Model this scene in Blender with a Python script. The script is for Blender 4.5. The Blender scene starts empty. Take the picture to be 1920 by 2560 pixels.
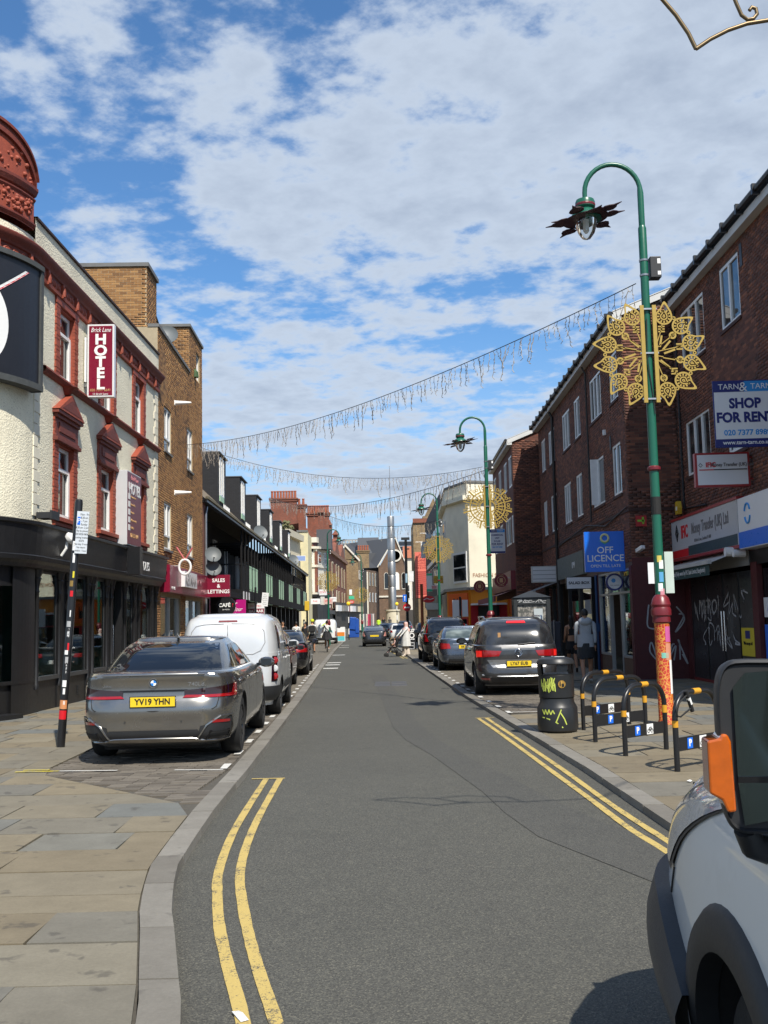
import bpy, bmesh, math, random
import numpy as np
from mathutils import Matrix, Vector
random.seed(7)
SC = bpy.context.scene
COL = SC.collection
R = math.radians
PI = math.pi

# ------------------------------------------------------------------ camera
cam_d = bpy.data.cameras.new('camera')
cam = bpy.data.objects.new('camera', cam_d)
COL.objects.link(cam)
cam_d.sensor_fit = 'VERTICAL'
cam_d.sensor_height = 36.0
cam_d.lens = 36.0 * 2600 / 2560
cam_d.clip_start = .05
cam_d.clip_end = 4000
PITCH = math.atan(276.5 / 2600)
ROLL = .022
cam.matrix_world = Matrix.Translation((0,0,1.66)) @ Matrix.Rotation(PI / 2 + PITCH, 4, 'X') @ Matrix.Rotation(-ROLL, 4, 'Z')
SC.camera = cam
SC.render.resolution_x, SC.render.resolution_y = 768,1024

# ------------------------------------------------------------------ sun, sky, exposure
SUN_EL, SUN_AZ = R(52), R(23)      # sun stands behind the camera, a little to the right
sun_dir = Vector((math.sin(SUN_AZ) * math.cos(SUN_EL),-math.cos(SUN_AZ) * math.cos(SUN_EL), math.sin(SUN_EL)))
sd = bpy.data.lights.new('sun', 'SUN')
sd.energy = 5.0
sd.angle = R(.6)
sd.color = (1.0,.94,.84)
sun = bpy.data.objects.new('sun', sd)
COL.objects.link(sun)
sun.rotation_euler = sun_dir.to_track_quat('Z', 'Y').to_euler()

world = bpy.data.worlds.new('World')
SC.world = world
world.use_nodes = True
wt = world.node_tree
wt.nodes.clear()
def wn(t, **kw):
    n = wt.nodes.new(t)
    for k, v in kw.items():
        setattr(n, k, v)
    return n
def wmath(op, a, b=None, c=None, clamp=False):
    n = wn('ShaderNodeMath', operation=op, use_clamp=clamp)
    for i, v in enumerate((a, b, c)):
        if v is None: continue
        if isinstance(v, (int, float)): n.inputs[i].default_value = v
        else: wt.links.new(v, n.inputs[i])
    return n.outputs[0]
sky = wn('ShaderNodeTexSky', sky_type='NISHITA')
sky.sun_disc = False
sky.sun_elevation = SUN_EL
sky.sun_rotation = math.atan2(sun_dir.x, sun_dir.y)
sky.air_density = 1.0
sky.dust_density = .25
sky.ozone_density = 1.6
tc = wn('ShaderNodeTexCoord')
sep = wn('ShaderNodeSeparateXYZ')
wt.links.new(tc.outputs['Generated'], sep.inputs[0])
den = wmath('ADD', wmath('MAXIMUM', sep.outputs[2],.0),.11)
cx = wmath('DIVIDE', sep.outputs[0], den)
cy = wmath('DIVIDE', sep.outputs[1], den)
comb = wn('ShaderNodeCombineXYZ')
wt.links.new(cx, comb.inputs[0]); wt.links.new(cy, comb.inputs[1])
def cloud_noise(scale, detail, rough, dist, loc, rot=.0, sx=1.0, sy=1.0):
    mp = wn('ShaderNodeMapping')
    mp.inputs['Location'].default_value = loc
    mp.inputs['Rotation'].default_value = (0,0, rot)
    mp.inputs['Scale'].default_value = (sx, sy, 1)
    wt.links.new(comb.outputs[0], mp.inputs[0])
    nz = wn('ShaderNodeTexNoise')
    nz.inputs['Scale'].default_value = scale
    nz.inputs['Detail'].default_value = detail
    nz.inputs['Roughness'].default_value = rough
    nz.inputs['Distortion'].default_value = dist
    wt.links.new(mp.outputs[0], nz.inputs[0])
    return nz.outputs[0]
big = cloud_noise(.75,2,.5,.1,(3.1,.4,.0), R(20))
puff = cloud_noise(6.0,6,.50,.1,(11.2,4.0,.0), R(12),1.0,1.0)
fine = cloud_noise(17.0,6,.6,.05,(2.2,7.7,.0), R(40))
raw = wmath('ADD', wmath('MULTIPLY', big, .95), wmath('ADD', wmath('MULTIPLY', puff, .62), wmath('MULTIPLY', fine, .34)))
CLOUD_LO, CLOUD_HI = .862,1.04
covr = wn('ShaderNodeMapRange', interpolation_type='SMOOTHSTEP')
covr.inputs[1].default_value = CLOUD_LO
covr.inputs[2].default_value = CLOUD_HI
wt.links.new(raw, covr.inputs[0])
cover = covr.outputs[0]
# thickness shades the cloud a little greyer
shade = wn('ShaderNodeMapRange')
shade.inputs[1].default_value = .95; shade.inputs[2].default_value = 1.25
wt.links.new(raw, shade.inputs[0])
ccol = wn('ShaderNodeMix', data_type='RGBA')
ccol.inputs[6].default_value = (.53,.605,.71,1)
ccol.inputs[7].default_value = (.36,.425,.53,1)
wt.links.new(shade.outputs[0], ccol.inputs[0])
skyS = wn('ShaderNodeMix', data_type='RGBA', blend_type='MULTIPLY')
skyS.inputs[0].default_value = 1
SKY_STR = .10
skyS.inputs[7].default_value = (.70,1.06,1.34,1)
wt.links.new(sky.outputs[0], skyS.inputs[6])
# clouds are given in display terms, so divide by the background strength
cdiv = wn('ShaderNodeMix', data_type='RGBA', blend_type='MULTIPLY')
cdiv.inputs[0].default_value = 1
cdiv.inputs[7].default_value = (1 / SKY_STR,) * 3 + (1,)
wt.links.new(ccol.outputs[2], cdiv.inputs[6])
mixw = wn('ShaderNodeMix', data_type='RGBA')
wt.links.new(wmath('MULTIPLY', cover, .93), mixw.inputs[0])
wt.links.new(cdiv.outputs[2], mixw.inputs[7])
# pale haze low over the roofs, all round the horizon
hz = wn('ShaderNodeMapRange', interpolation_type='SMOOTHSTEP')
hz.inputs[1].default_value = .30; hz.inputs[2].default_value = .0; hz.inputs[3].default_value = .0; hz.inputs[4].default_value = .85
wt.links.new(sep.outputs[2], hz.inputs[0])
hmix = wn('ShaderNodeMix', data_type='RGBA')
wt.links.new(hz.outputs[0], hmix.inputs[0])
hmix.inputs[7].default_value = tuple(x / SKY_STR for x in (.42,.54,.70)) + (1,)
wt.links.new(skyS.outputs[2], hmix.inputs[6])
wt.links.new(hmix.outputs[2], mixw.inputs[6])
bg = wn('ShaderNodeBackground')
bg.inputs[1].default_value = SKY_STR
wt.links.new(mixw.outputs[2], bg.inputs[0])
wo = wn('ShaderNodeOutputWorld')
wt.links.new(bg.outputs[0], wo.inputs[0])

SC.view_settings.view_transform = 'Standard'
SC.view_settings.look = 'None'
SC.view_settings.gamma = 1
SC.view_settings.use_curve_mapping = False
SC.view_settings.exposure = .28
SC.render.engine = 'CYCLES'
SC.cycles.use_denoising = True
SC.cycles.max_bounces = 6
SC.cycles.diffuse_bounces = 3
SC.cycles.glossy_bounces = 3
SC.cycles.transmission_bounces = 4
SC.cycles.transparent_max_bounces = 8
SC.cycles.caustics_reflective = False
SC.cycles.caustics_refractive = False
# ------------------------------------------------------------------ mesh helpers
class MB:
    def __init__(s):
        s.v = []; s.f = []; s.m = []
    def add(s, vs, fs, m=0):
        b = len(s.v)
        s.v.extend([tuple(p) for p in vs])
        for f in fs:
            s.f.append(tuple(i + b for i in f)); s.m.append(m)
        return s
    def quad(s, a, b, c, d, m=0):
        return s.add((a, b, c, d),((0,1,2,3),), m)
    def box(s, x0, x1, y0, y1, z0, z1, m=0, M=None):
        vs = [(x0, y0, z0),(x1, y0, z0),(x1, y1, z0),(x0, y1, z0),(x0, y0, z1),(x1, y0, z1),(x1, y1, z1),(x0, y1, z1)]
        if M is not None: vs = [M @ Vector(p) for p in vs]
        return s.add(vs, ((0,3,2,1),(4,5,6,7),(0,1,5,4),(1,2,6,5),(2,3,7,6),(3,0,4,7)), m)
    def beam(s, a, b, w, h=None, m=0, up=(0,0,1)):
        a = Vector(a); b = Vector(b); d = b - a; L = d.length
        d.normalize(); u = Vector(up)
        if abs(d.dot(u)) > .99: u = Vector((0,1,0))
        x = d.cross(u).normalized(); z = x.cross(d)
        h = w if h is None else h
        M = Matrix((x, d, z)).transposed().to_4x4(); M.translation = a
        return s.box(-w / 2, w / 2,0, L, -h / 2, h / 2, m, M)
    def prism(s, poly, t0, t1, M=None, m=0):
        # polygon (x, y) extruded along z from t0 to t1, placed by M
        n = len(poly)
        vs = [(p[0], p[1], t0) for p in poly] + [(p[0], p[1], t1) for p in poly]
        if M is not None: vs = [M @ Vector(p) for p in vs]
        fs = [tuple(range(n - 1,-1,-1)), tuple(range(n, 2 * n))]
        fs += [(i, (i + 1) % n, n + (i + 1) % n, n + i) for i in range(n)]
        return s.add(vs, fs, m)
    def tube(s, pts, r, n=8, m=0, closed=False, caps=True):
        P = [Vector(p) for p in pts]; N = len(P)
        rs = r if isinstance(r, (list, tuple)) else [r] * N
        vs = []; prev = None
        for i in range(N):
            if closed: t = P[(i + 1) % N] - P[i - 1]
            else: t = P[min(i + 1, N - 1)] - P[max(i - 1,0)]
            if t.length < 1e-9: t = Vector((0,0,1))
            t.normalize()
            if prev is None:
                u = Vector((0,0,1)) if abs(t.z) < .9 else Vector((1,0,0))
                x = t.cross(u).normalized()
            else:
                x = prev - t * prev.dot(t)
                x = x.normalized() if x.length > 1e-6 else t.orthogonal().normalized()
            prev = x; y = t.cross(x)
            for k in range(n):
                a = 2 * PI * k / n
                vs.append(P[i] + (x * math.cos(a) + y * math.sin(a)) * rs[i])
        fs = []
        for i in range(N if closed else N - 1):
            j = (i + 1) % N
            for k in range(n):
                k2 = (k + 1) % n
                fs.append((i * n + k, i * n + k2, j * n + k2, j * n + k))
        if caps and not closed:
            fs.append(tuple(range(n - 1,-1,-1))); fs.append(tuple((N - 1) * n + k for k in range(n)))
        return s.add(vs, fs, m)
    def lathe(s, prof, n=16, m=0, M=None, a0=.0, a1=2 * PI, cap=True):
        full = abs(a1 - a0 - 2 * PI) < 1e-6
        k = n if full else n + 1
        vs = []
        for r, z in prof:
            for i in range(k):
                a = a0 + (a1 - a0) * i / n
                vs.append((r * math.cos(a), r * math.sin(a), z))
        if M is not None: vs = [M @ Vector(p) for p in vs]
        fs = []
        for j in range(len(prof) - 1):
            for i in range(n):
                i2 = (i + 1) % k
                fs.append((j * k + i, j * k + i2,(j + 1) * k + i2,(j + 1) * k + i))
        if full and cap:
            if prof[0][0] > 1e-4: fs.append(tuple(range(k - 1,-1,-1)))
            if prof[-1][0] > 1e-4: fs.append(tuple((len(prof) - 1) * k + i for i in range(k)))
        return s.add(vs, fs, m)
    def sweep(s, prof, path, m=0, closed=False, caps=True):
        # prof: (out, z) pairs; path: (x, y, nx, ny) points with outward normal
        k = len(prof); vs = []
        for x, y, nx, ny in path:
            for o, z in prof: vs.append((x + nx * o, y + ny * o, z))
        fs = []
        kk = k if closed else k - 1
        for i in range(len(path) - 1):
            for j in range(kk):
                j2 = (j + 1) % k
                fs.append((i * k + j, (i + 1) * k + j, (i + 1) * k + j2, i * k + j2))
        if caps and closed:
            fs.append(tuple(range(k))); fs.append(tuple((len(path) - 1) * k + j for j in range(k - 1,-1,-1)))
        return s.add(vs, fs, m)
    def wall(s, x0, x1, z0, z1, holes=(), y=.0, rev=.12, m=0, mr=None):
        # wall facing -y with openings and their reveals
        mr = m if mr is None else mr
        xs = sorted({x0, x1} | {h[i] for h in holes for i in (0,1) if x0 < h[i] < x1})
        zs = sorted({z0, z1} | {h[i] for h in holes for i in (2,3) if z0 < h[i] < z1})
        for i in range(len(xs) - 1):
            for j in range(len(zs) - 1):
                cx, cz = (xs[i] + xs[i + 1]) / 2,(zs[j] + zs[j + 1]) / 2
                if any(h[0] < cx < h[1] and h[2] < cz < h[3] for h in holes): continue
                s.quad((xs[i], y, zs[j]),(xs[i + 1], y, zs[j]),(xs[i + 1], y, zs[j + 1]),(xs[i], y, zs[j + 1]), m)
        for a, b, c, d in holes:
            y2 = y + rev
            s.quad((a, y, c),(a, y2, c),(a, y2, d),(a, y, d), mr)
            s.quad((b, y2, c),(b, y, c),(b, y, d),(b, y2, d), mr)
            s.quad((a, y, d),(a, y2, d),(b, y2, d),(b, y, d), mr)
            s.quad((a, y2, c),(a, y, c),(b, y, c),(b, y2, c), mr)
        return s
    def mesh(s, name, smooth=None):
        me = bpy.data.meshes.new(name)
        me.from_pydata([tuple(p) for p in s.v], [], s.f)
        me.polygons.foreach_set('material_index', s.m)
        if smooth is not None:
            me.polygons.foreach_set('use_smooth', [True] * len(me.polygons))
            me.update()
            if smooth < 3: me.set_sharp_from_angle(angle=smooth)
        me.update()
        return me
    def build(s, name, mats, parent=None, smooth=None, loc=None, rot=None, bevel=0, fix=False, label=None):
        me = s.mesh(name, smooth)
        if fix:
            bm = bmesh.new(); bm.from_mesh(me); bmesh.ops.recalc_face_normals(bm, faces=bm.faces); bm.to_mesh(me); bm.free()
        return obj(name, me, mats, parent, loc, rot, bevel, label)

def obj(name, me, mats=None, parent=None, loc=None, rot=None, bevel=0, label=None):
    if mats is not None:
        if not isinstance(mats, (list, tuple)): mats = [mats]
        if len(me.materials) == 0:
            for m in mats: me.materials.append(m)
    o = bpy.data.objects.new(name, me)
    COL.objects.link(o)
    if parent is not None: o.parent = parent
    if loc is not None: o.location = loc
    if rot is not None: o.rotation_euler = rot
    if bevel:
        b = o.modifiers.new('bevel', 'BEVEL'); b.width = bevel; b.segments = 2; b.limit_method = 'ANGLE'; b.angle_limit = R(40)
    if label: o['label'] = label
    return o

def tag(o, label=None, cat=None, group=None, kind=None):
    if label: o['label'] = label
    if cat: o['category'] = cat
    if group: o['group'] = group
    if kind: o['kind'] = kind
    return o

def thing(name, label, cat, loc=(0,0,0), rz=.0, group=None, kind=None):
    o = bpy.data.objects.new(name, None)
    o.empty_display_size = .2
    COL.objects.link(o)
    o.location = loc; o.rotation_euler = (0,0, rz)
    return tag(o, label, cat, group, kind)

def dup(root, loc=None, rz=None, label=None, parent=None):
    c = root.copy(); COL.objects.link(c)
    if parent is not None: c.parent = parent
    if loc is not None: c.location = loc
    if rz is not None: c.rotation_euler = (0,0, rz)
    if label: c['label'] = label
    for ch in list(root.children): dup(ch, parent=c)
    return c

_txt = {}
def text(body, size, mat, parent, loc, rot=(PI / 2,0,0), align='CENTER', name='lettering', ext=.004, bold=.0, sx=1.0, shear=.0, lines=1.0):
    cu = bpy.data.curves.new('t', 'FONT')
    cu.body = body; cu.size = size; cu.align_x = align; cu.align_y = 'CENTER'
    cu.extrude = ext; cu.offset = bold; cu.shear = shear; cu.space_line = lines
    cu.resolution_u = 3
    t = bpy.data.objects.new('t', cu)
    me = bpy.data.meshes.new_from_object(t)
    bpy.data.objects.remove(t); bpy.data.curves.remove(cu)
    me.name = name
    o = obj(name, me, mat, parent, loc, rot)
    o.scale = (sx, 1,1)
    return o

def interp(keys, z):
    # smooth (Catmull-Rom / monotone) interpolation through (z, a, b, ...) rows
    if z <= keys[0][0]: return keys[0][1:]
    if z >= keys[-1][0]: return keys[-1][1:]
    for i in range(len(keys) - 1):
        if keys[i][0] <= z <= keys[i + 1][0]: break
    k0, k1 = keys[i], keys[i + 1]
    h = k1[0] - k0[0]; t = (z - k0[0]) / h
    out = []
    for c in range(1, len(k0)):
        s = (k1[c] - k0[c]) / h
        def slope(j):
            if j <= 0 or j >= len(keys) - 1: return None
            a = (keys[j][c] - keys[j - 1][c]) / (keys[j][0] - keys[j - 1][0])
            b = (keys[j + 1][c] - keys[j][c]) / (keys[j + 1][0] - keys[j][0])
            if a * b <= 0: return .0
            return 2 * a * b / (a + b)
        m0, m1 = slope(i), slope(i + 1)
        m0 = s if m0 is None else m0; m1 = s if m1 is None else m1
        out.append((2 * t**3 - 3 * t**2 + 1) * k0[c] + (t**3 - 2 * t**2 + t) * h * m0 + (-2 * t**3 + 3 * t**2) * k1[c] + (t**3 - t**2) * h * m1)
    return tuple(out)

def basis(px, py, pz):
    # 3x3 from axes -> 4x4
    return Matrix((px, py, pz)).transposed().to_4x4()
MX = basis((1,0,0),(0,0,1),(0,-1,0))   # (x, y) polygon -> x, z plane, extrude towards -y (the street)

# the calibrated camera of the photograph: image row / column of the 1920 x 2560 picture at depth Y -> place on the map
def at(px, py, Y):
    u, v = px - 960, py - 1280
    c, s_ = math.cos(ROLL), math.sin(ROLL)
    u, v = u * c - v * s_, u * s_ + v * c
    C, S = math.cos(PITCH), math.sin(PITCH)
    t = Y / (2600 * C + v * S)
    return (u * t, Y, 1.66 + (2600 * S - v * C) * t)
# ------------------------------------------------------------------ materials
def newmat(name):
    m = bpy.data.materials.new(name); m.use_nodes = True
    nt = m.node_tree; b = nt.nodes['Principled BSDF']
    return m, nt, b
class NT:
    def __init__(s, nt): s.nt = nt
    def n(s, t, **kw):
        n = s.nt.nodes.new(t)
        for k, v in kw.items(): setattr(n, k, v)
        return n
    def l(s, a, b): s.nt.links.new(a, b)
    def math(s, op, a, b=None, clamp=False):
        n = s.n('ShaderNodeMath', operation=op, use_clamp=clamp)
        for i, v in enumerate((a, b)):
            if v is None: continue
            if isinstance(v, (int, float)): n.inputs[i].default_value = v
            else: s.l(v, n.inputs[i])
        return n.outputs[0]
    def noise(s, vec, sc, det=4, rough=.55, dist=.0):
        n = s.n('ShaderNodeTexNoise')
        n.inputs['Scale'].default_value = sc; n.inputs['Detail'].default_value = det
        n.inputs['Roughness'].default_value = rough; n.inputs['Distortion'].default_value = dist
        if vec is not None: s.l(vec, n.inputs[0])
        return n.outputs[0]
    def ramp(s, fac, stops):
        n = s.n('ShaderNodeValToRGB')
        while len(n.color_ramp.elements) < len(stops): n.color_ramp.elements.new(.5)
        for e, (p, c) in zip(n.color_ramp.elements, stops):
            e.position = p; e.color = c if len(c) == 4 else tuple(c) + (1,)
        s.l(fac, n.inputs[0]); return n.outputs[0]
    def mix(s, fac, a, b, mode='MIX'):
        n = s.n('ShaderNodeMix', data_type='RGBA', blend_type=mode)
        for i, v in ((0, fac),(6, a),(7, b)):
            if isinstance(v, (int, float)): n.inputs[i].default_value = v
            elif isinstance(v, tuple): n.inputs[i].default_value = v if len(v) == 4 else v + (1,)
            else: s.l(v, n.inputs[i])
        return n.outputs[2]
    def coord(s): return s.n('ShaderNodeTexCoord').outputs['Object']

MATS = {}
def M(name, col, r=.55, m=.0, var=.12, sc=6.0, bump=.0, bsc=60.0, spec=.5, coat=.0, rnd=.0, dirt=.0, dsc=1.5, emis=None, flake=.0):
    if name in MATS: return MATS[name]
    mt, nt, b = newmat(name); T = NT(nt); co = T.coord()
    c = tuple(col) + (1,)
    dark = tuple(x * (1 - var) for x in col); lite = tuple(min(1, x * (1 + var)) for x in col)
    base = T.mix(T.noise(co, sc, 5), dark, lite) if var > 0 else None
    if dirt:
        d = T.noise(co, dsc, 6,.65)
        d = T.ramp(d, [(.42,(0,0,0)),(.68,(dirt,) * 3)])
        base = T.mix(d, base, tuple(x * .4 + .01 for x in col))
    if rnd:
        oi = T.n('ShaderNodeObjectInfo').outputs['Random']
        hs = T.n('ShaderNodeHueSaturation'); hs.inputs['Fac'].default_value = 1
        T.l(T.math('ADD', T.math('MULTIPLY', oi, 2 * rnd),1 - rnd), hs.inputs['Value'])
        T.l(base, hs.inputs['Color']); base = hs.outputs[0]
    if base is not None: T.l(base, b.inputs['Base Color'])
    else: b.inputs['Base Color'].default_value = c
    rn = T.noise(co, sc * 3,3)
    T.l(T.math('ADD', T.math('MULTIPLY', rn, .16), r - .08, True), b.inputs['Roughness'])
    b.inputs['Metallic'].default_value = m
    b.inputs['Specular IOR Level'].default_value = spec
    if coat:
        b.inputs['Coat Weight'].default_value = coat; b.inputs['Coat Roughness'].default_value = .04
    if bump:
        bp = T.n('ShaderNodeBump'); bp.inputs['Strength'].default_value = bump; bp.inputs['Distance'].default_value = .01
        T.l(T.noise(co, bsc, 5,.6), bp.inputs['Height']); T.l(bp.outputs[0], b.inputs['Normal'])
    if emis:
        b.inputs['Emission Color'].default_value = tuple(emis[:3]) + (1,); b.inputs['Emission Strength'].default_value = emis[3]
    MATS[name] = mt
    return mt

def brick_piece(name, stops):
    # single bricks: every piece takes its own tone (face attribute in joined walls, object random for single bricks)
    mt, nt, b = newmat(name); T = NT(nt); co = T.coord()
    a = T.n('ShaderNodeAttribute'); a.attribute_name = 'rnd'
    oi = T.n('ShaderNodeObjectInfo').outputs['Random']
    f = T.math('FRACT', T.math('ADD', a.outputs['Fac'], oi))
    geo = T.n('ShaderNodeNewGeometry').outputs['Position']
    big = T.noise(geo, .5,4)
    f = T.math('ADD', T.math('MULTIPLY', f, .8), T.math('MULTIPLY', T.math('SUBTRACT', big, .4),.9), True)
    c = T.ramp(f, stops)
    n = T.noise(geo, 45,4)
    c = T.mix(.55, c, T.mix(n, (.45,.45,.45),(1.2,1.2,1.2)), 'MULTIPLY')
    T.l(c, b.inputs['Base Color']); b.inputs['Roughness'].default_value = .85
    bp = T.n('ShaderNodeBump'); bp.inputs['Strength'].default_value = .35; bp.inputs['Distance'].default_value = .006
    T.l(n, bp.inputs['Height']); T.l(bp.outputs[0], b.inputs['Normal'])
    return mt

def brick_wall(name, c1, c2, mortar, bw=.225, bh=.075, dirt=(.06,.045,.035)):
    # walls too far away to tell the bricks apart one by one
    mt, nt, b = newmat(name); T = NT(nt); co = T.coord()
    sp = T.n('ShaderNodeSeparateXYZ'); T.l(co, sp.inputs[0])
    cb = T.n('ShaderNodeCombineXYZ'); T.l(T.math('ADD', sp.outputs[0], sp.outputs[1]), cb.inputs[0]); T.l(sp.outputs[2], cb.inputs[1])
    br = T.n('ShaderNodeTexBrick')
    br.inputs['Scale'].default_value = 1.0; br.inputs['Brick Width'].default_value = bw; br.inputs['Row Height'].default_value = bh
    br.inputs['Mortar Size'].default_value = .007; br.inputs['Mortar Smooth'].default_value = .1; br.inputs['Bias'].default_value = .0
    br.inputs['Color1'].default_value = tuple(c1) + (1,); br.inputs['Color2'].default_value = tuple(c2) + (1,); br.inputs['Mortar'].default_value = tuple(mortar) + (1,)
    T.l(cb.outputs[0], br.inputs[0])
    n = T.noise(co, .7,6,.65)
    c = T.mix(T.ramp(n, [(.4,(0,0,0)),(.75,(.6,.6,.6))]), br.outputs[0], dirt)
    n2 = T.noise(co, 9,4)
    c = T.mix(.5, c, T.mix(n2,(.5,.5,.5),(1.3,1.3,1.3)), 'MULTIPLY')
    T.l(c, b.inputs['Base Color']); b.inputs['Roughness'].default_value = .88
    bp = T.n('ShaderNodeBump'); bp.inputs['Strength'].default_value = .5; bp.inputs['Distance'].default_value = .006
    T.l(T.math('SUBTRACT', 1.0, br.outputs[1]), bp.inputs['Height']); T.l(bp.outputs[0], b.inputs['Normal'])
    return mt

def glass_dark(name, col=(.015,.018,.02), r=.03, curtain=None):
    mt, nt, b = newmat(name); T = NT(nt); co = T.coord()
    n = T.noise(co, 1.3,2)
    if curtain:
        cc = T.mix(T.ramp(n, [(.45,(0,0,0)),(.6,(1,1,1))]), col, curtain)
    else:
        cc = T.mix(n, col, tuple(x * 2.2 for x in col))
    T.l(cc, b.inputs['Base Color'])
    b.inputs['Roughness'].default_value = r; b.inputs['Specular IOR Level'].default_value = .9
    bp = T.n('ShaderNodeBump'); bp.inputs['Strength'].default_value = .03; bp.inputs['Distance'].default_value = .05
    T.l(T.noise(co, 1.1,2), bp.inputs['Height']); T.l(bp.outputs[0], b.inputs['Normal'])
    return mt

def glass_clear(name, tint=(.75,.85,.84), refl=1.0):
    mt, nt, b = newmat(name); T = NT(nt)
    out = nt.nodes['Material Output']; nt.nodes.remove(b)
    tr = T.n('ShaderNodeBsdfTransparent'); tr.inputs[0].default_value = tint + (1,)
    gl = T.n('ShaderNodeBsdfGlossy'); gl.inputs['Roughness'].default_value = .015; gl.inputs[0].default_value = (.95,.95,.95,1)
    fr = T.n('ShaderNodeFresnel'); fr.inputs[0].default_value = 1.55
    mx = T.n('ShaderNodeMixShader')
    T.l(T.math('MULTIPLY', fr.outputs[0], refl, True), mx.inputs[0]); T.l(tr.outputs[0], mx.inputs[1]); T.l(gl.outputs[0], mx.inputs[2])
    T.l(mx.outputs[0], out.inputs[0])
    return mt

def carpaint(name, col, m=.6, r=.3, flake=.25):
    mt, nt, b = newmat(name); T = NT(nt); co = T.coord()
    n = T.noise(co, 900,1)
    c = T.mix(n, tuple(x * (1 - flake) for x in col), tuple(min(1, x * (1 + flake)) for x in col))
    d = T.noise(co, 2.5,6,.7)
    c = T.mix(T.ramp(d, [(.5,(0,0,0)),(.85,(.25,.25,.25))]), c, (.16,.15,.13))
    T.l(c, b.inputs['Base Color']); b.inputs['Metallic'].default_value = m
    T.l(T.math('ADD', T.math('MULTIPLY', T.noise(co, 4,5),.14), r - .05), b.inputs['Roughness'])
    b.inputs['Coat Weight'].default_value = 1.0; b.inputs['Coat Roughness'].default_value = .05
    return mt

def two_tone(name, a, b2, scale, thr=.5, r=.6, det=3, w=.04, dist=.0, bump=.0):
    mt, nt, b = newmat(name); T = NT(nt); co = T.coord()
    n = T.noise(co, scale, det, .55, dist)
    c = T.mix(T.ramp(n, [(thr - w, (0,0,0)),(thr + w, (1,1,1))]), a, b2)
    T.l(c, b.inputs['Base Color']); b.inputs['Roughness'].default_value = r
    return mt

cream = None
def pebbledash(name, col):
    mt, nt, b = newmat(name); T = NT(nt); co = T.coord()
    vo = T.n('ShaderNodeTexVoronoi', feature='F1'); vo.inputs['Scale'].default_value = 26; T.l(co, vo.inputs[0])
    n1 = T.noise(co, 14,5,.6); n2 = T.noise(co, .9,6,.65)
    c = T.mix(n1, tuple(x * .9 for x in col), col)
    c = T.mix(T.ramp(n2, [(.45,(0,0,0)),(.8,(.5,.5,.5))]), c, (.42,.38,.29))
    pits = T.ramp(T.noise(co, 42,2), [(.62,(0,0,0)),(.72,(.75,.75,.75))])
    c = T.mix(pits, c, (.18,.15,.11))
    T.l(c, b.inputs['Base Color']); b.inputs['Roughness'].default_value = .9
    h = T.math('ADD', T.math('MULTIPLY', vo.outputs[0],.7), T.math('MULTIPLY', T.noise(co, 34,4),.9))
    bp = T.n('ShaderNodeBump'); bp.inputs['Strength'].default_value = .6; bp.inputs['Distance'].default_value = .018
    T.l(h, bp.inputs['Height']); T.l(bp.outputs[0], b.inputs['Normal'])
    return mt

def asphalt(name, a, b2, speck=(.30,.29,.27), ssc=130):
    mt, nt, b = newmat(name); T = NT(nt)
    co = T.n('ShaderNodeNewGeometry').outputs['Position']
    big = T.noise(co, .35,7,.65)
    mid = T.noise(co, 3.0,6,.7)
    c = T.mix(big, a, b2)
    c = T.mix(.6, c, T.mix(mid, (.68,.68,.68),(1.22,1.22,1.22)), 'MULTIPLY')
    vo = T.n('ShaderNodeTexVoronoi', feature='F1'); vo.inputs['Scale'].default_value = ssc; T.l(co, vo.inputs[0])
    wn_ = T.n('ShaderNodeTexWhiteNoise'); T.l(vo.outputs['Position'], wn_.inputs[0])
    st = T.ramp(wn_.outputs[0], [(.0,(.5,.5,.5)),(.55,(.95,.95,.95)),(.86,(1.2,1.2,1.15)),(.97,(1.8,1.75,1.6))])
    c = T.mix(.9, c, st, 'MULTIPLY')
    oil = T.ramp(T.noise(co, 1.1,5,.6,.4), [(.66,(0,0,0)),(.76,(.65,.65,.65))])
    c = T.mix(oil, c, (.022,.022,.022))
    T.l(c, b.inputs['Base Color']); b.inputs['Roughness'].default_value = .82
    bp = T.n('ShaderNodeBump'); bp.inputs['Strength'].default_value = .55; bp.inputs['Distance'].default_value = .006
    T.l(T.math('ADD', vo.outputs[0], T.noise(co, 60,4)), bp.inputs['Height']); T.l(bp.outputs[0], b.inputs['Normal'])
    return mt

def slab_mat(name, stops, rough=.8, stain=.5):
    mt, nt, b = newmat(name); T = NT(nt)
    oi = T.n('ShaderNodeObjectInfo').outputs['Random']
    a = T.n('ShaderNodeAttribute'); a.attribute_name = 'rnd'
    f = T.math('FRACT', T.math('ADD', a.outputs['Fac'], oi))
    co = T.n('ShaderNodeNewGeometry').outputs['Position']
    c = T.ramp(f, stops)
    n = T.noise(co, 3.2,8,.7); n2 = T.noise(co, 55,4,.7)
    c = T.mix(.85, c, T.mix(n, (.55,.53,.5),(1.3,1.3,1.3)), 'MULTIPLY')
    c = T.mix(.6, c, T.mix(n2,(.6,.6,.6),(1.3,1.3,1.3)), 'MULTIPLY')
    sp = T.ramp(T.noise(co, 5.5,3,.5,.2), [(.63,(0,0,0)),(.68,(stain,) * 3)])
    c = T.mix(sp, c, (.045,.04,.035))
    T.l(c, b.inputs['Base Color']); b.inputs['Roughness'].default_value = rough
    bp = T.n('ShaderNodeBump'); bp.inputs['Strength'].default_value = .35; bp.inputs['Distance'].default_value = .006
    T.l(T.math('ADD', n2, T.noise(co, 9,4)), bp.inputs['Height']); T.l(bp.outputs[0], b.inputs['Normal'])
    return mt

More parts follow.
